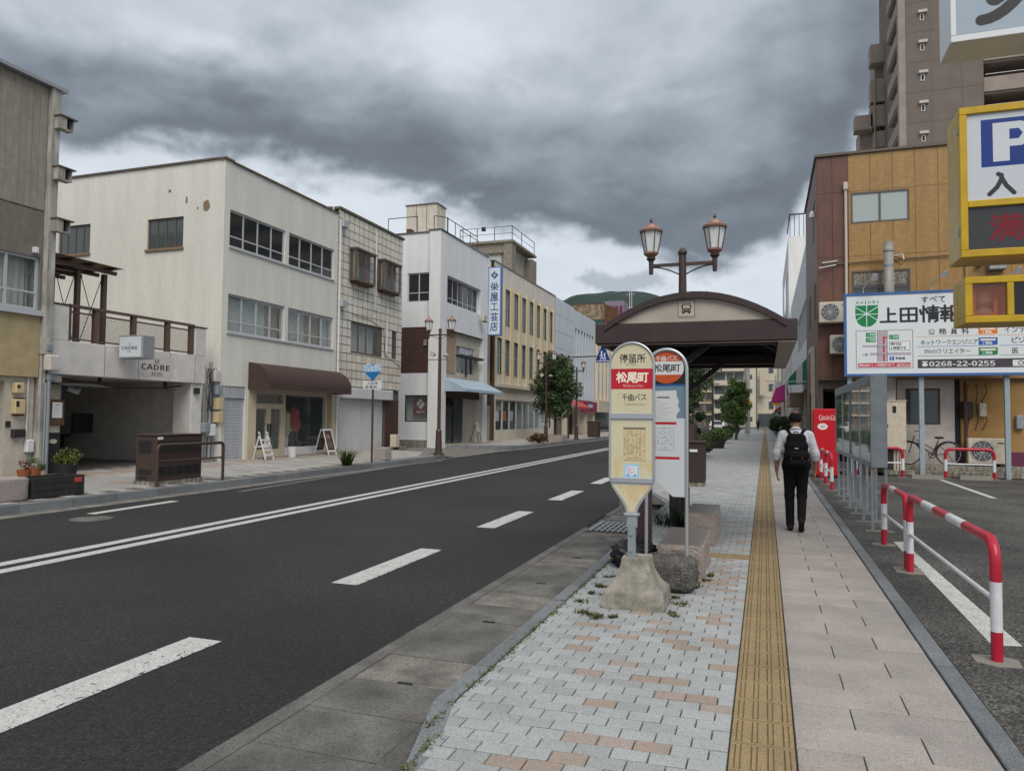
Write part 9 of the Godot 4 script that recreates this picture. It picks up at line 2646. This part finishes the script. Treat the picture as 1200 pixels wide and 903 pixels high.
# ---------------------------------------------------------------- people
# bones: [from, to, radius, radius, colour]; the surface of their smooth union is meshed on a grid
func figure(bones: Array, cell: float, k: float, colors: Array, pick = null) -> ArrayMesh:
	var lo := Vector3(1e9, 1e9, 1e9); var hi := -lo
	for q in bones:
		var r := maxf(q[2], q[3]) + cell * 3.0
		for e in [q[0], q[1]]:
			lo = lo.min(e - Vector3.ONE * r); hi = hi.max(e + Vector3.ONE * r)
	var nx := int((hi.x - lo.x) / cell) + 2; var ny := int((hi.y - lo.y) / cell) + 2; var nz := int((hi.z - lo.z) / cell) + 2
	var f := PackedFloat32Array(); f.resize(nx * ny * nz); f.fill(9.0)
	var who := PackedByteArray(); who.resize(nx * ny * nz)
	var near := PackedFloat32Array(); near.resize(nx * ny * nz); near.fill(9.0)
	for q in bones:
		var a: Vector3 = q[0]; var d: Vector3 = q[1] - a
		var dd := maxf(d.length_squared(), 1e-9)
		var r0: float = q[2]; var r1: float = q[3]
		var m := maxf(r0, r1) + k + cell * 2.0
		var l := ((a.min(q[1]) - Vector3.ONE * m - lo) / cell).floor(); var h := ((a.max(q[1]) + Vector3.ONE * m - lo) / cell).ceil()
		for z in range(maxi(0, int(l.z)), mini(nz, int(h.z) + 1)):
			for y in range(maxi(0, int(l.y)), mini(ny, int(h.y) + 1)):
				var row := (z * ny + y) * nx
				for x in range(maxi(0, int(l.x)), mini(nx, int(h.x) + 1)):
					var p := lo + Vector3(x, y, z) * cell - a
					var t := clampf(p.dot(d) / dd, 0.0, 1.0)
					var v := (p - d * t).length() - lerpf(r0, r1, t)
					var i := row + x
					if v < near[i]:
						near[i] = v; who[i] = q[4]
					var hh := clampf(0.5 + 0.5 * (f[i] - v) / k, 0.0, 1.0)
					f[i] = lerpf(f[i], v, hh) - k * hh * (1.0 - hh) if f[i] < 5.0 else v
	var st := SurfaceTool.new()
	st.begin(Mesh.PRIMITIVE_TRIANGLES)
	st.set_smooth_group(1)
	var idx := PackedInt32Array(); idx.resize(nx * ny * nz); idx.fill(-1)
	var verts := PackedVector3Array()
	var cols := PackedColorArray()
	var off := [0, 1, nx, nx + 1, nx * ny, nx * ny + 1, nx * ny + nx, nx * ny + nx + 1]
	var edges := [[0, 1], [2, 3], [4, 5], [6, 7], [0, 2], [1, 3], [4, 6], [5, 7], [0, 4], [1, 5], [2, 6], [3, 7]]
	for z in nz - 1:
		for y in ny - 1:
			for x in nx - 1:
				var i := (z * ny + y) * nx + x
				var inside := 0
				for o in off:
					if f[i + o] < 0.0: inside += 1
				if inside == 0 or inside == 8: continue
				var s := Vector3.ZERO
				var n := 0
				for e in edges:
					var a := f[i + off[e[0]]]; var b := f[i + off[e[1]]]
					if (a < 0.0) != (b < 0.0):
						var t := a / (a - b)
						var pa := Vector3(e[0] & 1, (e[0] >> 1) & 1, e[0] >> 2); var pb := Vector3(e[1] & 1, (e[1] >> 1) & 1, e[1] >> 2)
						s += pa.lerp(pb, t)
						n += 1
				idx[i] = verts.size()
				var v := lo + (Vector3(x, y, z) + s / n) * cell
				verts.append(v)
				cols.append(pick.call(v, who[i]) if pick != null else colors[who[i]])
	for z in range(1, nz - 1):
		for y in range(1, ny - 1):
			for x in range(1, nx - 1):
				var i := (z * ny + y) * nx + x
				for ax in 3:
					var j: int = i + [1, nx, nx * ny][ax]
					if (f[i] < 0.0) == (f[j] < 0.0): continue
					var u: int = [nx, nx * ny, 1][ax]; var w: int = [nx * ny, 1, nx][ax]
					var q := [idx[i], idx[i - u], idx[i - u - w], idx[i - w]]
					if q.min() < 0: continue
					if f[i] < 0.0: q.reverse()
					for e in [0, 1, 2, 0, 2, 3]:
						st.set_color(cols[q[e]]); st.add_vertex(verts[q[e]])
	st.generate_normals()
	return st.commit()

func people() -> void:
	var at := Vector3(0.42, 0.003, -11.42)
	var t := thing("person", "person in a white shirt and black trousers walking away", "person", at)
	var C := [Color(0.68, 0.69, 0.74), Color(0.012, 0.012, 0.014), Color(0.36, 0.205, 0.14), Color(0.025, 0.022, 0.02), Color(0.03, 0.026, 0.024)]   # shirt, trousers, skin, shoes, hair
	var bones := []
	var put_b := func(a, b, r0, r1, c): bones.append([a, b, r0, r1, c])
	# trunk
	put_b.call(Vector3(-0.07, 0.94, 0), Vector3(0.07, 0.94, 0), 0.125, 0.125, 1)
	put_b.call(Vector3(-0.06, 1.04, 0), Vector3(0.06, 1.04, 0), 0.118, 0.118, 0)
	put_b.call(Vector3(-0.07, 1.16, -0.01), Vector3(0.07, 1.16, -0.01), 0.118, 0.118, 0)
	put_b.call(Vector3(-0.10, 1.31, -0.01), Vector3(0.10, 1.31, -0.01), 0.11, 0.11, 0)
	put_b.call(Vector3(-0.16, 1.385, 0.0), Vector3(0.16, 1.385, 0.0), 0.062, 0.062, 0)
	put_b.call(Vector3(0, 1.40, 0.0), Vector3(0, 1.46, -0.015), 0.062, 0.056, 0)
	put_b.call(Vector3(0, 1.46, -0.015), Vector3(0, 1.52, -0.03), 0.052, 0.05, 2)
	# arms: sleeves to the elbow, bare forearms
	for s in [-1.0, 1.0]:
		var e := Vector3(s * 0.262, 1.115, 0.045 if s < 0 else 0.03)
		var w := Vector3(s * 0.262, 0.875, -0.03 if s < 0 else -0.075)
		put_b.call(Vector3(s * 0.185, 1.375, 0.0), e, 0.064, 0.056, 0)
		put_b.call(e, e.lerp(w, 0.22), 0.058, 0.062, 0)
		put_b.call(e.lerp(w, 0.25), w, 0.040, 0.029, 2)
	# legs
	put_b.call(Vector3(-0.085, 0.90, 0.0), Vector3(-0.088, 0.50, -0.06), 0.095, 0.068, 1)
	put_b.call(Vector3(-0.088, 0.50, -0.06), Vector3(-0.082, 0.10, -0.02), 0.068, 0.058, 1)
	put_b.call(Vector3(0.085, 0.90, 0.0), Vector3(0.080, 0.50, -0.04), 0.095, 0.068, 1)
	put_b.call(Vector3(0.080, 0.50, -0.04), Vector3(0.062, 0.20, 0.20), 0.068, 0.056, 1)
	# shoes: left flat, right heel raised
	put_b.call(Vector3(-0.08, 0.045, 0.03), Vector3(-0.09, 0.038, -0.16), 0.045, 0.036, 3)
	put_b.call(Vector3(0.060, 0.165, 0.245), Vector3(0.062, 0.04, 0.12), 0.044, 0.036, 3)
	put_b.call(Vector3(0.062, 0.04, 0.12), Vector3(0.062, 0.033, 0.055), 0.036, 0.03, 3)
	var body := figure(bones, 0.0125, 0.028, C)
	# head with ears and thinning hair on a finer grid
	var hb := []
	hb.append([Vector3(0, 1.52, -0.03), Vector3(0, 1.57, -0.045), 0.052, 0.06, 2])
	hb.append([Vector3(0, 1.60, -0.07), Vector3(0, 1.635, -0.035), 0.074, 0.084, 2])
	hb.append([Vector3(0, 1.63, -0.03), Vector3(0, 1.65, -0.06), 0.082, 0.078, 2])
	hb.append([Vector3(0, 1.555, -0.115), Vector3(0, 1.585, -0.12), 0.035, 0.045, 2])
	hb.append([Vector3(0, 1.595, -0.15), Vector3(0, 1.615, -0.145), 0.012, 0.010, 2])
	for s in [-1.0, 1.0]: hb.append([Vector3(s * 0.086, 1.605, -0.055), Vector3(s * 0.092, 1.635, -0.048), 0.012, 0.017, 2])
	var hair := Color(0.022, 0.019, 0.018)
	var pick := func(v: Vector3, _w: int) -> Color:
		var crown := Vector2(v.x / 0.055, (v.z + 0.035) / 0.075).length()
		if absf(v.x) > 0.088 and v.z < -0.03: return C[2]
		if v.y > 1.70 and crown < 0.9 + 0.15 * sin(v.x * 300.0): return Color(0.25, 0.14, 0.095)
		if v.y > 1.565 and v.z > -0.075: return hair
		if v.y > 1.66 and v.z > -0.13: return hair
		return C[2]
	var head := figure(hb, 0.007, 0.02, C, pick)
	# hands: palm, four fingers and a thumb, slightly curled
	var parts := [[body, Transform3D()], [head, Transform3D()]]
	for s in [-1.0, 1.0]:
		var w := Vector3(s * 0.262, 0.875, -0.03 if s < 0 else -0.075)
		var fb := [[w, w + Vector3(0, -0.03, -0.004), 0.026, 0.024, 2]]
		for i in 4:
			var x := -0.027 + 0.018 * i
			var kn := w + Vector3(0.0, -0.095, -0.012) + Vector3(-s * 0.006, 0, x)
			fb.append([w + Vector3(0, -0.025, x * 0.5), kn, 0.016, 0.013, 2])
			var l: float = [0.032, 0.040, 0.043, 0.036][i]
			var m := kn + Vector3(-s * 0.008, -l, -0.002)
			fb.append([kn, m, 0.011, 0.0095, 2])
			fb.append([m, m + Vector3(-s * 0.018, -l * 0.7, 0.0), 0.0095, 0.008, 2])
		var th := w + Vector3(-s * 0.004, -0.045, -0.030)
		fb.append([w + Vector3(0, -0.025, -0.012), th, 0.015, 0.012, 2])
		fb.append([th, th + Vector3(-s * 0.008, -0.042, -0.014), 0.012, 0.009, 2])
		parts.append([figure(fb, 0.005, 0.006, C), Transform3D()])
	var st := SurfaceTool.new()
	for q in parts: st.append_from(q[0], 0, q[1])
	put(t, "body", st.commit(), M.body)
	O = Vector3.ZERO
	put(t, "collar", nb().tube([Vector3(-0.062, 1.465, -0.04), Vector3(-0.045, 1.475, 0.03), Vector3(0, 1.48, 0.052), Vector3(0.045, 1.475, 0.03), Vector3(0.062, 1.465, -0.04)], 0.014, 8), M.cloth_white)
	put(t, "belt", nb().lathe(Vector3(0, 0.985, -0.005), [Vector2(0.14, 0.0), Vector2(0.142, 0.03)], 18), M.black)
	# rucksack
	var k := thing("backpack", "black backpack worn by the walking person", "backpack", at + Vector3(0, 0.93, 0.19))
	O = Vector3.ZERO
	var sh := func(x0: float, y: float, z: float) -> Vector3: return Vector3(x0, y - 0.93, z - 0.19)
	var pk := figure([[sh.call(-0.085, 0.98, 0.17), sh.call(0.085, 0.98, 0.17), 0.075, 0.075, 0], [sh.call(-0.085, 1.10, 0.185), sh.call(0.085, 1.10, 0.185), 0.088, 0.088, 0], [sh.call(-0.08, 1.22, 0.175), sh.call(0.08, 1.22, 0.175), 0.084, 0.084, 0], [sh.call(-0.06, 1.33, 0.155), sh.call(0.06, 1.33, 0.155), 0.075, 0.075, 0]], 0.012, 0.04, [Color.WHITE])
	put(k, "bag", pk, M.pack)
	put(k, "pocket", figure([[sh.call(-0.075, 0.99, 0.235), sh.call(0.075, 0.99, 0.235), 0.05, 0.05, 0], [sh.call(-0.075, 1.09, 0.25), sh.call(0.075, 1.09, 0.25), 0.045, 0.045, 0]], 0.012, 0.03, [Color.WHITE]), M.pack)
	put(k, "grab_loop", nb().tube([sh.call(-0.03, 1.395, 0.12), sh.call(-0.025, 1.425, 0.12), sh.call(0.025, 1.425, 0.12), sh.call(0.03, 1.395, 0.12)], 0.009, 6), M.pack)
	for s in [-1.0, 1.0]:
		put(k, "strap", nb().tube([sh.call(s * 0.05, 1.36, 0.10), sh.call(s * 0.10, 1.435, 0.055), sh.call(s * 0.125, 1.455, 0.0), sh.call(s * 0.135, 1.42, -0.08), sh.call(s * 0.15, 1.30, -0.135), sh.call(s * 0.17, 1.12, -0.10), sh.call(s * 0.15, 1.02, 0.08)], 0.021, 8), M.pack)
	put(k, "zip", nb().tube([sh.call(-0.15, 1.135, 0.262), sh.call(0.0, 1.14, 0.298), sh.call(0.15, 1.135, 0.262)], 0.004, 5), M.iron)
	put(k, "label", nb().tbox(Transform3D(Basis(), sh.call(0.0, 1.195, 0.263)), Vector3(0.05, 0.014, 0.01)), M.curtain)
	put(k, "red_tag", nb().tbox(Transform3D(Basis(), sh.call(0.075, 1.06, 0.292)), Vector3(0.012, 0.03, 0.008)), M.cloth_red)
	put(k, "red_tag", nb().tbox(Transform3D(Basis(), sh.call(-0.075, 1.05, 0.29)), Vector3(0.008, 0.03, 0.008)), M.cloth_red)
	# a far-off passer-by
	var D := [Color(0.06, 0.06, 0.07), Color(0.02, 0.02, 0.025), Color(0.36, 0.21, 0.15), Color(0.02, 0.02, 0.02), Color(0.02, 0.02, 0.02)]
	var far := bones.duplicate(true)
	far.append([Vector3(0, 1.60, -0.04), Vector3(0, 1.64, -0.04), 0.085, 0.085, 4])
	for s in [-1.0, 1.0]: far.append([Vector3(s * 0.262, 0.87, -0.04), Vector3(s * 0.262, 0.76, -0.05), 0.03, 0.022, 2])
	var t2 := thing("person", "tiny dark-clothed person far along the tactile paving", "person", Vector3(-1.0, 0.0, -118.0))
	put(t2, "body", figure(far, 0.025, 0.03, D), M.body)

# ---------------------------------------------------------------- plants
func foliage(clumps: Array, n: int, size: float, light: Color, dark: Color, s: int, o: Vector3) -> ArrayMesh:    # leaf-sized faces spread through the clumps
	var r := RandomNumberGenerator.new()
	r.seed = s
	var v := PackedVector3Array(); var nn := PackedVector3Array(); var cc := PackedColorArray()
	var total := 0.0
	for q in clumps: total += q[1] * q[1]
	for q in clumps:
		for i in int(n * q[1] * q[1] / total):
			var d := Vector3(r.randfn(), r.randfn(), r.randfn()).normalized()
			var p: Vector3 = q[0] + d * q[1] * (pow(r.randf(), 0.45) + 0.25 * r.randf() * r.randf()) * Vector3(1, 0.85, 1) - o
			var a := Vector3(r.randfn(), r.randfn(), r.randfn()).normalized()
			var b := a.cross(Vector3(r.randfn(), r.randfn() + 0.4, r.randfn())).normalized()
			var k := size * r.randf_range(0.6, 1.25)
			var c := dark.lerp(light, r.randf()) * 1.3
			var pts := [p - a * k, p - b * k * 0.45, p + a * k, p + b * k * 0.45]
			var nrm := b.cross(a).normalized()
			for e in [0, 1, 2, 0, 2, 3]:
				v.append(pts[e]); nn.append(nrm); cc.append(c)
	var arr := []
	arr.resize(Mesh.ARRAY_MAX)
	arr[Mesh.ARRAY_VERTEX] = v; arr[Mesh.ARRAY_NORMAL] = nn; arr[Mesh.ARRAY_COLOR] = cc
	var m := ArrayMesh.new()
	m.add_surface_from_arrays(Mesh.PRIMITIVE_TRIANGLES, arr)
	return m

func tree(label: String, at: Vector3, h: float, clear: float, w: float, n: int, s: int, light: Color, dark: Color, leaf := 0.09, cone := false, group := "street trees") -> void:
	var t := thing("street_tree", label, "tree", at, group)
	var r := RandomNumberGenerator.new()
	r.seed = s
	var clumps := []
	var b := nb()
	b.tube([at, at + Vector3(r.randf_range(-0.05, 0.05), clear * 0.6, 0), at + Vector3(0, clear, 0)], 0.11, 9, 0.085)
	var top := at + Vector3(0, clear, 0)
	var nb_ := 12 if cone else 15
	for i in nb_:
		var u := (i + 0.5) / nb_
		var ang := i * 2.4 + r.randf()
		var y := clear + (h - clear) * u
		var rad := w * (1.0 - u * 0.92) if cone else w * sin(PI * (0.14 + 0.76 * u)) * r.randf_range(0.65, 1.0)
		var c := at + Vector3(cos(ang) * rad * 0.72, y - 0.15, sin(ang) * rad * 0.72)
		var cr := maxf(0.16, (w * 0.45) * (1.0 - u * (0.8 if cone else 0.3)) * r.randf_range(0.8, 1.15))
		clumps.append([c, cr])
		if not cone or i % 2 == 0: b.tube([top + Vector3(0, (y - clear) * 0.45, 0), (top + c) * 0.5 + Vector3(0, (y - clear) * 0.3, 0), c], 0.035, 6, 0.012)
	if not cone:
		for i in 4: clumps.append([at + Vector3(r.randf_range(-0.3, 0.3) * w, lerpf(clear, h, 0.25 + 0.18 * i), r.randf_range(-0.3, 0.3) * w), w * 0.45])
	b.tube([top, at + Vector3(0, lerpf(clear, h, 0.75), 0)], 0.08, 8, 0.02)
	put(t, "trunk", b, M.bark)
	put(t, "crown", foliage(clumps, n, leaf, light, dark, s + 1, at), M.leaf)

func shrub(label: String, at: Vector3, w: float, h: float, n: int, s: int, light: Color, dark: Color, leaf := 0.06) -> void:
	var t := thing("shrub", label, "shrub", at, "pavement shrubs")
	var r := RandomNumberGenerator.new()
	r.seed = s
	var clumps := []
	var b := nb()
	for i in 9:
		var c := at + Vector3(r.randf_range(-0.7, 0.7) * w, h * r.randf_range(0.3, 0.75), r.randf_range(-0.7, 0.7) * w)
		clumps.append([c, minf(w, h) * r.randf_range(0.35, 0.5)])
		b.tube([at + Vector3(r.randf_range(-0.1, 0.1), 0, r.randf_range(-0.1, 0.1)), c], 0.02, 5, 0.008)
	put(t, "stems", b, M.bark)
	put(t, "foliage", foliage(clumps, n, leaf, light, dark, s, at), M.leaf)

func blades(spots: Array, n: int, h: float, s: int, light: Color, dark: Color, o: Vector3, wide := 0.006, lean := 0.6) -> ArrayMesh:     # grass: bent blades of two faces
	var r := RandomNumberGenerator.new()
	r.seed = s
	var v := PackedVector3Array(); var nn := PackedVector3Array(); var cc := PackedColorArray()
	for q in spots:
		for i in n:
			var a := r.randf() * TAU
			var p: Vector3 = q[0] + Vector3(cos(a), 0, sin(a)) * q[1] * sqrt(r.randf()) - o
			var d := Vector3(cos(a + r.randf_range(-0.7, 0.7)), 0, sin(a + r.randf_range(-0.7, 0.7)))
			var hh: float = h * r.randf_range(0.35, 1.1) * q[2]
			var side := d.cross(Vector3.UP) * wide
			var m := p + Vector3(0, hh * 0.6, 0) + d * hh * lean * 0.3
			var e := p + Vector3(0, hh * 0.85, 0) + d * hh * lean
			var c := dark.lerp(light, r.randf())
			var nrm := (d * 0.5 + Vector3.UP).normalized()
			for x in [p - side, m - side * 0.8, m + side * 0.8, p - side, m + side * 0.8, p + side, m - side * 0.8, e, m + side * 0.8]:
				v.append(x); nn.append(nrm); cc.append(c)
	var arr := []
	arr.resize(Mesh.ARRAY_MAX)
	arr[Mesh.ARRAY_VERTEX] = v; arr[Mesh.ARRAY_NORMAL] = nn; arr[Mesh.ARRAY_COLOR] = cc
	var mm := ArrayMesh.new()
	mm.add_surface_from_arrays(Mesh.PRIMITIVE_TRIANGLES, arr)
	return mm

func plants() -> void:
	var lg := Color(0.075, 0.115, 0.035); var dg := Color(0.022, 0.042, 0.014)
	tree("round-headed green street tree in front of the cream office building", Vector3(-13.0, 0.1, -46.3), 5.75, 2.1, 1.7, 9500, 5, lg * 0.8, dg, 0.11)
	tree("slim conifer on the near pavement behind the white bus stop sign", Vector3(-3.0, 0.0, -33.0), 3.5, 0.5, 0.75, 7000, 9, Color(0.035, 0.06, 0.03), Color(0.014, 0.028, 0.014), 0.07, true)
	tree("leafy street tree whose crown hangs below the shelter roof", Vector3(-3.1, 0.0, -27.0), 4.6, 2.5, 1.5, 9000, 14, Color(0.05, 0.08, 0.025), dg, 0.09)
	tree("bright green round street tree framed under the shelter roof", Vector3(-2.15, 0.0, -60.0), 4.8, 1.6, 1.15, 7000, 19, Color(0.09, 0.14, 0.03), Color(0.035, 0.065, 0.015), 0.10)
	tree("farthest green street tree at the end of the near pavement", Vector3(-3.4, 0.0, -84.0), 5.2, 1.7, 1.6, 6000, 23, Color(0.09, 0.14, 0.035), Color(0.03, 0.055, 0.015), 0.13)
	shrub("dark hedge bush by the shop doors on the right pavement", Vector3(1.0, 0.0, -47.0), 0.75, 2.4, 5000, 41, Color(0.05, 0.085, 0.025), dg, 0.08)
	shrub("leafy shrub spilling from the kerb below the conifer", Vector3(-2.85, 0.0, -31.0), 0.7, 1.1, 3500, 43, Color(0.09, 0.13, 0.03), dg, 0.06)
	shrub("low green shrub on the pavement edge beside the round tree", Vector3(-2.7, 0.0, -52.0), 0.8, 0.95, 2600, 44, lg, dg, 0.08)
	shrub("low shrub growing at the foot of the far tree", Vector3(-3.0, 0.0, -72.0), 0.8, 1.2, 2000, 46, lg, dg, 0.1)
	shrub("small reddish shrub in the bed before the left street tree", Vector3(-12.95, 0.08, -42.5), 0.55, 0.6, 1200, 45, Color(0.14, 0.05, 0.03), Color(0.05, 0.06, 0.02), 0.07)
	var pt := thing("planter_tub", "dark round planter tub with low green plants on the near pavement", "planter", Vector3(-2.55, 0, -42.0))
	put(pt, "tub", nb().lathe(Vector3(-2.55, 0, -42.0), [Vector2(0.0, 0.0), Vector2(0.40, 0.0), Vector2(0.5, 0.45), Vector2(0.44, 0.45), Vector2(0.0, 0.4)], 16), M.iron)
	put(pt, "foliage", foliage([[Vector3(-2.55, 0.72, -42.0), 0.5], [Vector3(-2.3, 0.62, -42.2), 0.4], [Vector3(-2.8, 0.62, -41.8), 0.4]], 2200, 0.07, Color(0.10, 0.15, 0.03), dg, 51, Vector3(-2.55, 0, -42.0)), M.leaf)
	var gt := thing("grass_tuft", "spiky bright green grass tuft growing at the far kerb", "grass", Vector3(-12.3, 0.06, -19.9))
	put(gt, "blades", blades([[Vector3(-12.3, 0.05, -19.9), 0.14, 1.0]], 130, 0.62, 61, Color(0.15, 0.22, 0.03), Color(0.05, 0.10, 0.02), Vector3(-12.3, 0.06, -19.9), 0.016, 0.8), M.leaf)
	gt = thing("grass_tuft", "weedy clump growing round the foot of the shelter's rear post", "grass", Vector3(-1.32, 0.0, -11.3))
	put(gt, "blades", blades([[Vector3(-1.32, 0.0, -11.35), 0.28, 1.0], [Vector3(-1.15, 0.0, -11.1), 0.15, 0.8]], 180, 0.36, 62, Color(0.09, 0.13, 0.035), Color(0.035, 0.06, 0.02), Vector3(-1.32, 0.0, -11.3), 0.006, 0.7), M.leaf)
	# moss and weeds in the joints
	var r := RandomNumberGenerator.new()
	r.seed = 70
	var spots := []
	var z := -3.05
	while z > -9.0:
		if r.randf() < 0.45: spots.append([Vector3(-1.655 + (0.1 if z > -3.5 else 0.0) + r.randf_range(-0.012, 0.02), -0.006, z), r.randf_range(0.012, 0.03), r.randf_range(0.25, 0.8)])
		z -= 0.022
	for q in [[-1.47, -6.65], [-1.5, -6.3], [-1.42, -5.95], [-1.3, -5.9], [-0.72, -6.15], [-0.7, -6.5], [-1.28, -5.85], [-0.58, -7.55], [-0.56, -7.8], [-0.60, -7.25], [-1.5, -7.4], [-1.45, -6.9], [-0.78, -6.75], [-1.15, -5.9], [-1.36, -12.4], [-1.1, -9.6], [-1.55, -9.9]]:
		for i in 5: spots.append([Vector3(q[0] + r.randf_range(-0.05, 0.05), 0.0, q[1] + r.randf_range(-0.05, 0.05)), 0.03, r.randf_range(0.5, 1.4)])
	for i in 2: spots.append([Vector3(-1.72 - 0.02 * i, -0.1, -3.0 - 0.05 * i), 0.02, 0.6])
	O = Vector3.ZERO
	var ms := put(self, "weeds", blades(spots, 16, 0.038, 63, Color(0.17, 0.19, 0.025), Color(0.06, 0.085, 0.015), Vector3.ZERO, 0.0035, 0.9), M.leaf)
	ms.set_meta("kind", "stuff"); ms.set_meta("label", "green weeds and moss along the kerb and in the joints"); ms.set_meta("category", "weeds")
	var mo := []
	z = -3.1
	while z > -10.0:
		mo.append([Vector3(-1.662 + (0.1 if z > -3.5 else 0.0) + r.randf_range(-0.006, 0.014), -0.006, z), r.randf_range(0.012, 0.024)])
		z -= 0.016
	var md := put(self, "moss", foliage(mo, 7000, 0.006, Color(0.11, 0.11, 0.02), Color(0.045, 0.045, 0.015), 71, Vector3.ZERO), M.leaf)
	md.set_meta("kind", "stuff"); md.set_meta("label", "cushions of moss in the joint behind the road kerb"); md.set_meta("category", "moss")
